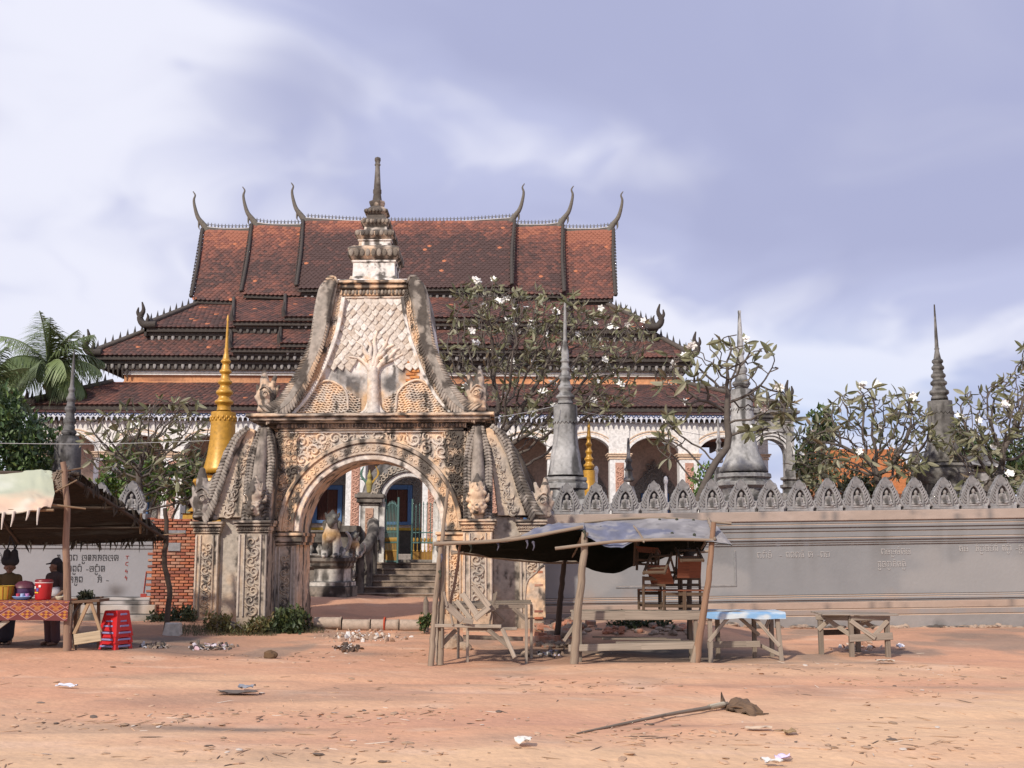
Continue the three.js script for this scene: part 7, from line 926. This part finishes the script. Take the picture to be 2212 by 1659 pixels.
{ // ---------------- benches, racks, chairs and tables of the right stall
  const D = 19.6, z = -D;
  { const f = gp(1240, 1415, D), t = thing('plank_bench', 'long weathered plank bench under the tarpaulin', 'bench', f), x0 = p3(1234, 1190, D).x, x1 = p3(1516, 1190, D).x, y = (v) => p3(1370, v, D).y;
    mesh('front_board', beam(p3(1234, 1330, D), p3(1516, 1329, D), 0.035, 0.16), WG[0], t); for (let i = 0; i < 4; i++) mesh('seat_plank', box(x0 + (i % 2) * 0.04, x1 + 0.9 - i * 0.1, y(1321) - 0.03, y(1321), z - 0.17 - i * 0.155, z - 0.03 - i * 0.155), WG[i % 3], t);
    for (const px of [1252, 1500]) for (const dz of [0.05, 0.6]) mesh('leg', beam(V(p3(px, 1190, D).x, gh(p3(px, 1190, D).x, z - dz) - 0.02, z - dz), V(p3(px, 1190, D).x, y(1322), z - dz), 0.07, 0.07), WG[1], t);
    mesh('lower_board', beam(p3(1228, 1400, D - 0.1), p3(1512, 1394, D - 0.1), 0.04, 0.12), WG[2], t); mesh('lower_slat', [beam(p3(1330, 1388, D + 0.1), p3(1500, 1386, D + 0.1), 0.1, 0.03), beam(p3(1300, 1380, D + 0.3), p3(1470, 1382, D + 0.25), 0.08, 0.03), beam(p3(1280, 1376, D + 0.45), p3(1440, 1379, D + 0.4), 0.08, 0.03)], WG[1], t); mesh('brace', beam(p3(1218, 1385, D + 0.2), p3(1248, 1340, D + 0.2), 0.04, 0.06), WG[0], t); }
  const mkChair = (lab) => { // low wooden chair, base centre at the origin
    const o = V(0, 0, 0), t = thing('wooden_chair', lab, 'chair', o, 'wooden chairs piled on the plank bench'), w = 0.19, d = 0.19, sh = 0.34, bh = 0.60;
    for (const [sx, sz, h] of [[-1, 1, sh], [1, 1, sh], [-1, -1, bh], [1, -1, bh]]) mesh('leg', beam(V(sx * w, 0, sz * d), V(sx * w, h, sz * d * (h > sh ? 1.15 : 1)), 0.042, 0.042), chairM, t);
    mesh('seat', box(-w - 0.02, w + 0.02, sh, sh + 0.025, -d - 0.01, d + 0.03), seatM, t); mesh('rail', [beam(V(-w, 0.08, d), V(w, 0.08, d), 0.03, 0.05), beam(V(-w, 0.08, -d), V(w, 0.08, -d), 0.03, 0.05), beam(V(-w, 0.12, -d), V(-w, 0.12, d), 0.03, 0.04), beam(V(w, 0.12, -d), V(w, 0.12, d), 0.03, 0.04), beam(V(-w, sh - 0.05, d), V(w, sh - 0.05, d), 0.03, 0.06)], chairM, t); mesh('backrest', [beam(V(-w, bh - 0.04, -d * 1.13), V(w, bh - 0.04, -d * 1.13), 0.03, 0.07), beam(V(-w, bh - 0.16, -d * 1.1), V(w, bh - 0.16, -d * 1.1), 0.025, 0.05)], chairM, t); return t; };
  const by = p3(1440, 1320, D).y + 0.003, cx = (px) => p3(px, 1190, D).x, c0 = mkChair('upright dark wooden chair at the left of the pile on the bench'); c0.position.set(cx(1410), by, z - 0.28); c0.rotation.y = Math.PI + 0.1;
  copyOf(c0, V(cx(1456), by, z - 0.24), 'upright wooden chair with pale legs in the middle of the pile', Math.PI); copyOf(c0, V(cx(1498), by, z - 0.25), 'upright wooden chair against the red-brown pole', Math.PI - 0.05);
  const u1 = copyOf(c0, V(cx(1438), by + 0.86, z - 0.22), 'brown-seated chair tipped upside down over the left chairs'); u1.rotation.set(Math.PI - 0.95, 0.3, 0.35); const u2 = copyOf(c0, V(cx(1486), by + 0.92, z - 0.24), 'brown-seated chair lying upside down on top at right'); u2.rotation.set(Math.PI - 1.15, 0, -0.02);
  const u3 = copyOf(c0, V(cx(1402), by + 0.72, z - 0.5), 'dark chair standing on edge at the back left of the pile'); u3.rotation.set(0.3, 1.3, -0.5);
  { const k = thing('broom', 'dark cloth bundle hanging above the piled chairs', 'bundle', p3(1480, 1160, 20.2)); mesh('bundle', blob([[...p3(1486, 1192, 20.2).toArray(), ...p3(1488, 1202, 20.2).toArray(), 0.07, 0.09], [...p3(1482, 1200, 20.2).toArray(), ...p3(1478, 1222, 20.2).toArray(), 0.05, 0.03], [...p3(1496, 1193, 20.2).toArray(), ...p3(1503, 1191, 20.2).toArray(), 0.05, 0.03]], 0.04, 0.014), std({ color: rgb(0.03, 0.026, 0.024) }), k); mesh('cord', limb([p3(1486, 1165, 20.2), p3(1486, 1190, 20.2)], [0.01, 0.01], 5), std({ color: rgb(0.05, 0.04, 0.03) }), k); k.name = numbered('cloth_bundle'); }
  { // blue-covered table
    const t = thing('work_table', 'rough wooden table with braced legs under a light blue cover', 'table', gp(1610, 1415, D)), y = (v) => p3(1600, v, D).y, x0 = p3(1524, 1190, D).x, x1 = p3(1688, 1190, D).x, yt = y(1322);
    mesh('tabletop', box(x0, x1, yt - 0.05, yt - 0.02, z - 0.75, z), WG[1], t); const L = (px, dz, x2 = px) => { const p = V(p3(px, 1190, D).x, yt - 0.05, z - dz); mesh('leg', beam(V(p3(x2, 1190, D).x, gh(p3(x2, 1190, D).x, z - dz) - 0.02, z - dz), p, 0.075, 0.075), WG[dz > 0.3 ? 1 : 0], t); }; L(1531, 0.05); L(1675, 0.05, 1682); L(1640, 0.6); L(1560, 0.62); L(1681, 0.7);
    for (const [a, b] of [[[1531, 1386, D + 0.02], [1577, 1329, D + 0.02]], [[1627, 1330, D + 0.02], [1684, 1396, D + 0.02]], [[1596, 1332, D + 0.5], [1640, 1372, D + 0.5]], [[1644, 1395, D + 0.4], [1684, 1414, D + 0.02]], [[1665, 1330, D + 0.6], [1652, 1362, D + 0.6]]]) mesh('brace', beam(p3(...a), p3(...b), 0.03, 0.065), WG[2], t); mesh('rail', beam(p3(1528, 1393, D + 0.3), p3(1642, 1391, D + 0.3), 0.04, 0.11), WG[0], t);
    const cl = sheet([[0, 1, 2, 3, 4].map((i) => V(lerp(x0 - 0.02, x1 + 0.03, i / 4), yt - 0.10 - (i % 2) * 0.02, z + 0.045)), [0, 1, 2, 3, 4].map((i) => V(lerp(x0 - 0.02, x1 + 0.03, i / 4), yt - 0.02, z + 0.035)), [0, 1, 2, 3, 4].map((i) => V(lerp(x0 - 0.02, x1 + 0.03, i / 4), yt, z - 0.02)), [0, 1, 2, 3, 4].map((i) => V(lerp(x0 - 0.02, x1 + 0.03, i / 4), yt + 0.005, z - 0.77))], 60, 24, 0.006, 0.022, 6);
    tag(mesh('table_cover', cl, std({ vertexColors: true, roughness: 0.6 }), scene, { base: V((x0 + x1) / 2, yt, z), col: (x, y2, zz) => mix3([0.19, 0.36, 0.58], [0.50, 0.56, 0.60], clamp(ss(0.4, 0.68, fbm(x * 4, y2 * 9, zz * 3, 3)) + (zz < z - 0.06 ? 0.35 : 0))) }), 'worn light blue plastic cover on the braced table beside the pole', 'table cover'); }
  { // old plank table
    const D2 = 20.6, z2 = -D2, t = thing('plank_table', 'old grey plank table with crossed braces, far right of the stalls', 'table', gp(1840, 1405, D2)), yt = p3(1840, 1328, 20.2).y, xa = p3(1760, 1190, D2).x, xb = p3(1914, 1190, D2).x;
    for (let i = 0; i < 7; i++) { const zz = z2 + 0.45 - i * 0.145; mesh('tabletop_plank', beam(V(xa + (h3(i, 1, 1) - 0.5) * 0.1, yt - 0.012 + h3(i, 2, 1) * 0.02, zz), V(xb + (h3(i, 3, 1) - 0.5) * 0.12, yt - 0.012 + h3(i, 4, 1) * 0.03, zz + (h3(i, 5, 1) - 0.5) * 0.03), 0.13, 0.024), WG[i % 3], t); }
    const leg = (px, dz) => { const x = p3(px, 1190, D2 - dz).x; mesh('leg', beam(V(x, gh(x, z2 + dz) - 0.02, z2 + dz), V(x, yt - 0.03, z2 + dz), 0.085, 0.085), WG[1], t); return V(x, 0, z2 + dz); }; const a = leg(1766, 0.0), b = leg(1831, 0.4), c = leg(1845, -0.45), d = leg(1908, 0.35);
    mesh('apron', [beam(V(a.x - 0.08, yt - 0.07, a.z), V(b.x, yt - 0.06, b.z), 0.03, 0.09), beam(V(b.x, yt - 0.06, b.z + 0.04), V(d.x + 0.05, yt - 0.06, d.z + 0.04), 0.03, 0.08)], WG[0], t);
    for (const [p, q] of [[V(b.x - 0.02, yt - 0.1, b.z + 0.06), V(lerp(b.x, d.x, 0.62), 0.36, b.z + 0.06)], [V(d.x, yt - 0.1, d.z + 0.06), V(lerp(b.x, d.x, 0.55), 0.36, d.z + 0.07)], [V(a.x - 0.06, 0.48, a.z + 0.05), V(a.x + 0.2, yt - 0.08, a.z + 0.05)], [V(a.x + 0.1, yt - 0.1, a.z + 0.1), V(b.x - 0.02, 0.42, b.z)], [V(c.x - 0.2, 0.4, c.z), V(c.x + 0.3, yt - 0.1, c.z)], [V(d.x - 0.05, 0.5, -20.8), V(d.x - 0.3, yt - 0.1, -20.9)]]) mesh('brace', beam(p, q, 0.03, 0.08), WG[2], t);
    mesh('rail', beam(V(b.x - 0.05, 0.36, b.z + 0.055), V(d.x + 0.08, 0.40, d.z + 0.055), 0.03, 0.13), WG[0], t); mesh('rail', beam(V(a.x, 0.42, a.z - 0.05), V(c.x, 0.42, c.z), 0.03, 0.1), WD, t); }
  { // rack on the left with broken frames on it
    const t = thing('plank_rack', 'rickety two-level plank rack by the right gate pier', 'rack', gp(1040, 1412, 19.4)), q = (x, y, d = 19.3) => p3(x, y, d);
    mesh('upper_shelf', [beam(q(937, 1306, 19.7), q(1149, 1303, 19.7), 0.3, 0.03), beam(q(940, 1302, 20.0), q(1147, 1298, 20.0), 0.26, 0.03), beam(q(945, 1312), q(1138, 1310), 0.03, 0.06)], WG[1], t); mesh('lower_shelf', beam(q(935, 1351, 19.0), q(1083, 1353, 19.0), 0.12, 0.055), WG[2], t); mesh('lower_shelf', beam(q(1010, 1359, 19.15), q(1117, 1358, 19.15), 0.1, 0.05), WG[0], t);
    for (const [px, d] of [[1137, 19.3], [944, 19.5], [1148, 20.2], [990, 20.1], [1010, 19.6]]) mesh('leg', beam(gp(px, 1400, d).add(V(0, -0.03, 0)), q(px, 1306, d), 0.05, 0.05), WG[px % 3], t);
    for (const [a, b] of [[[1085, 1358, 18.9], [1112, 1421, 18.7]], [[1054, 1360, 19], [1105, 1401, 18.85]], [[952, 1395, 19.1], [985, 1360, 19.2]], [[1108, 1313], [1137, 1338]], [[1000, 1376, 19.9], [1130, 1380, 19.9]], [[955, 1400, 19], [955, 1340, 19]]]) mesh('brace', beam(q(...a), q(...b), 0.035, 0.075), WG[(a[0]) % 3], t); }
  const frame = (lab, segs, m) => { const a = p3(...segs[0][0]), t = thing('broken_chair_frame', lab, 'broken furniture', V(a.x, a.y, a.z)); segs.forEach(([p, q, w]) => mesh('wooden_strut', beam(p3(...p), p3(...q), 0.035, w ?? 0.085), m, t)); };
  frame('v-shaped broken chair frame lying on the rack', [[[1023, 1266, 18.9], [1057, 1311, 18.85], 0.1], [[1057, 1311, 18.85], [1026, 1336, 18.9], 0.1], [[998, 1282, 19.0], [1030, 1327, 18.9], 0.1], [[985, 1298, 19.05], [1018, 1338, 18.95]]], WG[2]);
  frame('upright crossed struts of a broken chair on the rack', [[[1073, 1278, 19.0], [1057, 1351, 19.05], 0.1], [[1068, 1282, 19.1], [1064, 1322, 19.1]], [[1070, 1312, 18.95], [1048, 1322, 18.9]], [[1068, 1318, 19.2], [1090, 1338, 19.3], 0.05]], WG[1]);
  frame('bent grey chair frame leaning on the left rack post', [[[959, 1278, 18.9], [966, 1310, 18.9], 0.1], [[966, 1308, 18.9], [1000, 1340, 18.9], 0.12], [[1000, 1340, 18.9], [1022, 1344, 18.9], 0.09], [[972, 1318, 18.95], [978, 1350, 18.95]]], WG[0]);
}
// ================================================================ things lying about
{
  const rub = (name, lab, px0, px1, py0, py1, n, seed, s, D) => { const R = rng(seed), g = []; for (let i = 0; i < n; i++) { const p = gpx(lerp(px0, px1, R()), lerp(py0, py1, R())); const k = s * (0.5 + R()); g.push(R() < 0.5 ? rock(V(p.x, p.y + k * 0.3, p.z), k, k * 0.6, k * 0.8, i + seed) : box(-k, k, -k * 0.4, k * 0.4, -k * 0.6, k * 0.6).applyQuaternion(euler(R() - 0.5, R() * 3, (R() - 0.5) * 0.6)).translate(p.x, p.y + k * 0.3 + R() * k * 0.6, p.z)); } const m = mesh(name, g, stone, scene, { base: gpx((px0 + px1) / 2, (py0 + py1) / 2), kind: 'stuff', col: (x, y, z, a, b, c) => { const q = fbm(x * 3, y * 3, z * 3, 3); return mix3([0.36, 0.28, 0.22], q > 0.56 ? [0.42, 0.19, 0.12] : [0.24, 0.19, 0.155], ss(0.4, 0.6, q)); } }); m.userData.label = lab; m.userData.category = 'rubble'; };
  rub('brick_rubble', 'heap of broken bricks and mortar between gate pier and tarp stall', 1165, 1252, 1352, 1400, 110, 5, 0.1); rub('brick_rubble', 'scattered brick rubble along the wall foot behind the plank bench', 1240, 1500, 1352, 1372, 70, 6, 0.07);
  for (const [x, y, r, lab] of [[978, 1400, 0.24, 'tan boulder under the plank rack, against its left post'], [1004, 1404, 0.14, 'smaller tan stone beside the boulder under the plank rack'], [1136, 1418, 0.1, 'flat stone at the foot of the rack leg']]) { const p = gpx(x, y); tag(mesh('boulder', rock(V(p.x, p.y + r * 0.4, p.z), r, r * 0.75, r * 0.8, x), stone, scene, { base: p, col: greyCol({ base: [0.40, 0.30, 0.22], light: [0.46, 0.36, 0.27], dark: [0.2, 0.15, 0.12] }) }), lab, 'stone'); }
  { const p = gpx(372, 1372), m = mesh('concrete_block', ext([[p.x - 0.19, p.y - 0.04], [p.x - 0.13, p.y + 0.25], [p.x + 0.16, p.y + 0.25], [p.x + 0.19, p.y + 0.02], [p.x + 0.16, p.y - 0.06]], p.z + 0.1, 0.2, [], 0.025), stone, scene, { base: p, tess: 0.06, col: greyCol({ base: [0.50, 0.47, 0.42], light: [0.56, 0.53, 0.49], dk: -0.1, top: -0.1, dark: [0.2, 0.17, 0.14] }) }); tag(m, 'tilted pale concrete block in front of the brick wall end', 'concrete block'); }
  { const p = gpx(480, 1358), m = mesh('concrete_disc', lathe([[0.27, p.y - 0.05], [0.275, p.y + 0.1], [0.25, p.y + 0.14], [0, p.y + 0.145]], p, 24), stone, scene, { base: p, tess: 0.06, col: greyCol({ base: [0.42, 0.36, 0.29], dk: -0.05, top: 0 }) }); tag(m, 'round concrete stub at the foot of the outer left pier', 'concrete stub'); }
  // pipe sill across the gate
  { const a = p3(678, 1341, 24.3), b = p3(925, 1343, 24.3), t = thing('concrete_pipe', 'row of short concrete pipes laid across the gate threshold', 'pipe', V((a.x + b.x) / 2, a.y - 0.12, a.z)), ys = gh(0, -24.3); for (let i = 0; i < 4; i++) { const p = a.clone().lerp(b, i / 4 + 0.005), q = a.clone().lerp(b, (i + 1) / 4 - 0.005); p.y = q.y = Math.max(gh(p.x, p.z), gh(q.x, q.z)) + 0.10; mesh('pipe_length', limb([p, p.clone().lerp(q, 0.03), p.clone().lerp(q, 0.5), q], [0.13, 0.125], 16), gritty(0.42, 0.33, 0.26), t); mesh('pipe_collar', limb([q.clone().lerp(p, 0.06), q], [0.14, 0.14], 16), gritty(0.3, 0.23, 0.18), t); }
    mesh('red_strap', [0.62, 0.94].map((u) => { const p = a.clone().lerp(b, u); return new THREE.TorusGeometry(0.135, 0.022, 6, 16).rotateY(Math.PI / 2).translate(p.x, Math.max(gh(p.x, p.z), 0.2) + 0.11, p.z); }), plain(0.4, 0.06, 0.025), t); }
  for (const [x, yt, yb, D, r, lab] of [[668, 1275, 1350, 24.0, 0.04, 'dark pointed iron stake left of the pipe sill'], [921, 1288, 1350, 23.9, 0.06, 'short split wooden stake at the right end of the pipe sill']]) { const f = gp(x, yb, D), t = mesh('stake', post([f.clone().add(V(0, -0.1, 0)), p3(x - 1, (yt + yb) / 2, D), p3(x - 1, yt, D)], (u) => r * (u > 0.8 ? lerp(1, 0.3, (u - 0.8) / 0.2) : 1), 0.01, 3), D > 23.95 ? wood(0.08, 0.05, 0.045) : WG[1], scene, { base: f }); tag(t, lab, 'stake'); }
  // weeds
  bushy('weed_bush', 'green weed bush at the base of the left gate jamb', 23.9, [625, 1372], [[630, 1340, 38, 22, 0.35], [615, 1362, 45, 14, 0.4]], 2200, [[0.035, 0.06, 0.018], [0.07, 0.10, 0.03], [0.12, 0.15, 0.045]], { seed: 9, leaf: 0.10, cat: 'weeds', r: 0.012, stem: 'stem', crown: 'foliage', sp: 0.5 });
  bushy('weed_bush', 'low yellowing weeds at the foot of the left pilaster', 23.6, [540, 1372], [[530, 1362, 60, 12, 0.35], [470, 1345, 26, 12, 0.3], [560, 1352, 30, 14, 0.3]], 1300, [[0.09, 0.10, 0.03], [0.16, 0.15, 0.05], [0.2, 0.15, 0.06]], { seed: 10, leaf: 0.08, cat: 'weeds', r: 0.01, stem: 'stem', crown: 'foliage', sp: 0.45 });
  bushy('weed_bush', 'dark weeds at the foot of the brick wall end', 24.6, [395, 1350], [[390, 1330, 40, 18, 0.3], [345, 1340, 45, 10, 0.3]], 900, [[0.03, 0.05, 0.02], [0.07, 0.08, 0.03]], { seed: 12, leaf: 0.08, cat: 'weeds', r: 0.01, stem: 'stem', crown: 'foliage', sp: 0.45 });
  bushy('weed_bush', 'small green weeds behind the plank bench', 23.4, [1350, 1372], [[1350, 1350, 34, 20, 0.3], [1420, 1352, 40, 18, 0.3]], 800, [[0.03, 0.055, 0.02], [0.06, 0.09, 0.03]], { seed: 14, leaf: 0.09, cat: 'weeds', r: 0.01, stem: 'stem', crown: 'foliage', sp: 0.45 });
  bushy('weed_bush', 'thin green weeds beside the short wooden stake', 23.6, [922, 1360], [[920, 1345, 12, 14, 0.15]], 260, [[0.05, 0.09, 0.02], [0.1, 0.14, 0.04]], { seed: 15, leaf: 0.08, cat: 'weeds', r: 0.008, stem: 'stem', crown: 'foliage', sp: 0.4 });
  { const R = rng(77), blade = new THREE.ConeGeometry(0.008, 0.13, 3).translate(0, 0.06, 0), im = new THREE.InstancedMesh(uvBox(blade), leafM(1, 1, 1), 2600); for (let i = 0; i < 2600; i++) { const px = lerp(385, 700, Math.pow(R(), 0.9)), py = 1352 + R() * 22 - (px > 600 ? 6 : 0), p = gpx(px, py); im.setMatrixAt(i, mat4(p, euler((R() - 0.5) * 1.4, R() * 6, (R() - 0.5) * 1.4), 0.3 + R() * 0.8)); im.setColorAt(i, rgb(...mix3([0.06, 0.085, 0.025], [0.2, 0.15, 0.07], R()))); } im.name = 'grass'; tag(im, 'thin patchy grass at the foot of the left gate piers', 'grass'); im.userData.kind = 'stuff'; scene.add(im); }
  // dry palm leaf stalk on the road
  { const a = gpx(1246, 1586), b = gpx(1571, 1531), t = thing('palm_frond', 'dry palm frond stalk with curled brown sheath lying on the road', 'dead frond', b), up = (p, h) => p.clone().add(V(0, h, 0)); mesh('stalk', limb(curve([up(a, 0.01), up(a.clone().lerp(b, 0.3), 0.03), up(a.clone().lerp(b, 0.6), 0.05), up(a.clone().lerp(b, 0.85), 0.05), up(b, 0.06)], 24), (u) => lerp(0.008, 0.03, Math.pow(u, 0.7)), 7), wood(0.26, 0.21, 0.165), t); mesh('pale_scar', limb([up(a.clone().lerp(b, 0.86), 0.055), up(a.clone().lerp(b, 0.97), 0.06)], [0.034, 0.037], 7), wood(0.6, 0.53, 0.4), t);
    const c = (x, y, h) => up(gpx(x, y), h), sm2 = std({ color: rgb(0.20, 0.125, 0.075), map: woodC, bumpMap: woodC, bumpScale: 0.02 }); mesh('sheath', [...sheet([[c(1566, 1534, 0.01), c(1590, 1540, 0.01), c(1620, 1547, 0.01), c(1650, 1546, 0.0)], [c(1566, 1532, 0.05), c(1590, 1536, 0.11), c(1620, 1541, 0.12), c(1648, 1544, 0.03)], [c(1568, 1529, 0.04), c(1595, 1531, 0.14), c(1622, 1535, 0.10), c(1640, 1541, 0.02)], [c(1570, 1525, 0.01), c(1598, 1526, 0.02), c(1622, 1530, 0.01), c(1638, 1536, 0.0)]], 26, 16, 0.012, 0.09, 4), ...sheet([[c(1556, 1531, 0.02), c(1574, 1533, 0.02)], [c(1557, 1529, 0.12), c(1570, 1531, 0.05)], [c(1559, 1527, 0.2), c(1566, 1528, 0.1)]], 8, 8, 0.01, 0.05, 7), limb(curve([c(1572, 1534, 0.03), c(1600, 1540, 0.07), c(1640, 1545, 0.02), c(1660, 1543, 0.01)], 8), [0.02, 0.006], 5)], sm2, t); }
  { const p = gpx(583, 1422), t = thing('coconut_husk', 'brown coconut husk lying on the road before the gate', 'coconut husk', p); mesh('husk', rock(V(p.x, p.y + 0.06, p.z), 0.13, 0.085, 0.1, 3), std({ color: rgb(0.12, 0.07, 0.035) }), t); mesh('fibre', limb(curve([V(p.x - 0.02, p.y + 0.09, p.z), V(p.x + 0.02, p.y + 0.14, p.z), V(p.x + 0.05, p.y + 0.12, p.z)], 5), [0.02, 0.005], 5), std({ color: rgb(0.2, 0.13, 0.07) }), t); }
  // crumpled scraps singled out in the photograph
  const scrap = (name, lab, cat, px, py, rx, rz, h, c, seed) => { const p = gpx(px, py), g = new THREE.PlaneGeometry(2, 2, 9, 7).rotateX(-Math.PI / 2), a = g.attributes.position; for (let i = 0; i < a.count; i++) { const x = a.getX(i), z = a.getZ(i), r = 0.75 + 0.5 * vn(x * 1.3 + seed, z * 1.3, seed); a.setXYZ(i, p.x + x * rx * r * 0.85, p.y + 0.006 + h * fbm(x * 1.7 + seed, z * 1.7, seed, 3) * 1.3, p.z + z * rz * r); } g.computeVertexNormals(); const b = g.clone().translate(0, -0.006, 0); tag(mesh(name, [g, b], std({ color: rgb(...c), roughness: 0.7 }), scene, { base: p }), lab, cat); };
  scrap('plastic_scrap', 'white plastic scrap lying alone on the left of the road', 'litter', 145, 1486, 0.15, 0.07, 0.05, [0.72, 0.72, 0.78], 3); scrap('paper_scrap', 'white crumpled paper on the road below the gate', 'litter', 1130, 1612, 0.09, 0.07, 0.09, [0.72, 0.68, 0.62], 5); scrap('plastic_scrap', 'lavender plastic bag scrap at the bottom edge of the road', 'litter', 1691, 1645, 0.09, 0.06, 0.07, [0.64, 0.55, 0.72], 7); scrap('paper_scrap', 'dirty white wad at the bottom edge left of the plastic scrap', 'litter', 1669, 1656, 0.1, 0.05, 0.08, [0.7, 0.66, 0.62], 9);
  scrap('cardboard_scrap', 'dark flattened rag with torn edge on the left road', 'litter', 512, 1500, 0.3, 0.09, 0.05, [0.13, 0.105, 0.09], 11); scrap('plastic_scrap', 'grey plastic bag beside the dark rag on the road', 'litter', 531, 1492, 0.13, 0.08, 0.09, [0.25, 0.26, 0.29], 13); scrap('cardboard_scrap', 'pale cardboard scrap on the road right of the palm frond', 'litter', 1637, 1578, 0.15, 0.05, 0.05, [0.52, 0.40, 0.30], 17); scrap('cardboard_scrap', 'brown cardboard scrap below the palm frond stalk', 'litter', 1705, 1588, 0.07, 0.05, 0.06, [0.3, 0.2, 0.1], 19); scrap('plastic_scrap', 'white plastic bag piece near the old plank table', 'litter', 1946, 1403, 0.1, 0.06, 0.12, [0.74, 0.72, 0.76], 23); scrap('paper_scrap', 'cream paper scrap on the road at the far right', 'litter', 1912, 1434, 0.17, 0.08, 0.08, [0.55, 0.47, 0.38], 29);
  const pile = (lab, px, py, w, h, n, seed, cols) => { const R = rng(seed), im = new THREE.InstancedMesh(uvBox(new THREE.IcosahedronGeometry(1, 0)), std({ roughness: 0.8 }), n); for (let i = 0; i < n; i++) { const u = (R() + R() + R()) / 1.5 - 1, v = (R() + R()) - 1, p = gpx(px + u * w, py + v * h); const s = 0.012 + R() * R() * 0.06; im.setMatrixAt(i, mat4(V(p.x, p.y + s * 0.25, p.z), euler(R() * 3, R() * 3, R() * 3), V(s * 1.6, s * 0.35, s))); im.setColorAt(i, rgb(...cols[Math.floor(R() * cols.length)])); } im.name = numbered('rubbish_pile'); im.userData.kind = 'stuff'; tag(im, lab, 'rubbish'); scene.add(im); };
  const K = [[0.06, 0.05, 0.045], [0.09, 0.075, 0.065], [0.14, 0.11, 0.09], [0.07, 0.06, 0.055], [0.5, 0.48, 0.48], [0.3, 0.22, 0.17], [0.22, 0.16, 0.12]];
  pile('heap of mixed white and dark rubbish in front of the left gate pier', 455, 1398, 62, 8, 260, 3, [...K, [0.55, 0.5, 0.55], [0.5, 0.35, 0.4]]); pile('black burnt rubbish near the concrete block', 335, 1397, 42, 5, 120, 4, K); pile('dark brown pile of leaves and rubbish before the arch', 752, 1402, 40, 8, 170, 5, [[0.10, 0.06, 0.04], [0.16, 0.09, 0.055], [0.07, 0.05, 0.04], [0.5, 0.45, 0.42]]); pile('white and tan rubbish spread before the pipe sill', 790, 1375, 120, 16, 210, 6, [[0.5, 0.42, 0.35], [0.4, 0.28, 0.2], [0.3, 0.2, 0.14], [0.25, 0.17, 0.12], [0.62, 0.6, 0.58], [0.42, 0.26, 0.17]]); pile('debris under the tarp stall between rack and rubble', 1190, 1412, 40, 10, 70, 8, [...K, [0.5, 0.46, 0.6]]); pile('scraps under the old plank table', 1850, 1400, 70, 10, 60, 9, [[0.6, 0.58, 0.55], [0.3, 0.16, 0.1], [0.5, 0.4, 0.32]]);
  { // loose litter, twigs, leaves over the whole road
    const R = rng(123), N = 1150, im = new THREE.InstancedMesh(uvBox(new THREE.IcosahedronGeometry(1, 0)), std({ roughness: 0.9 }), N), C = [[0.50, 0.33, 0.22], [0.36, 0.24, 0.16], [0.30, 0.2, 0.13], [0.13, 0.095, 0.075], [0.55, 0.47, 0.40], [0.42, 0.27, 0.17], [0.2, 0.15, 0.12]];
    const line = [[230, 1560, 260, 26], [560, 1545, 330, 24], [900, 1545, 260, 30], [1380, 1590, 260, 30], [1850, 1600, 300, 40], [1990, 1470, 220, 40], [1250, 1480, 260, 26], [700, 1620, 420, 26], [620, 1420, 420, 16], [1700, 1445, 420, 18]];
    for (let i = 0; i < N; i++) { let px, py; if (R() < 0.62) { const l = line[Math.floor(R() * line.length)]; px = l[0] + (R() + R() - 1) * l[2]; py = l[1] + (R() + R() - 1) * l[3]; } else { px = R() * 2300 - 40; py = 1395 + Math.pow(R(), 0.8) * 275; } const p = gpx(px, py), tw = R() < 0.4, s = 0.012 + R() * R() * 0.045; im.setMatrixAt(i, mat4(V(p.x, p.y + s * 0.15, p.z), euler((R() - 0.5) * 0.3, R() * 6.3, (R() - 0.5) * 0.3), tw ? V(s * 3 + R() * 0.06, 0.006, 0.007) : V(s * 1.5, s * 0.3, s))); im.setColorAt(i, rgb(...C[Math.floor(R() * R() * C.length)])); }
    im.name = 'litter'; tag(im, 'small twigs, leaves and scraps strewn over the dirt road', 'litter'); im.userData.kind = 'stuff'; im.castShadow = true; scene.add(im);
  }
  for (const [a, b, sag, lab] of [[[-60, 957, 27.5], [482, 951, 28.2], 0.06, 'thin pale wire strung left of the gateway to the golden stupa'], [[1040, 906, 26.2], [1205, 876, 28.6], 0.03, 'thin wire from the gate cornice to the slender stupa'], [[1262, 890, 29], [1690, 962, 40], 0.1, 'thin wire running from the slender stupa to the hall porch']]) { const p = p3(...a), q = p3(...b), m = p.clone().lerp(q, 0.5); m.y -= sag; tag(mesh('wire', limb(curve([p, m, q], 16), [0.008, 0.008], 4), plain(0.45, 0.45, 0.45), scene, { base: m }), lab, 'wire'); }
}
renderer.render(scene, camera);
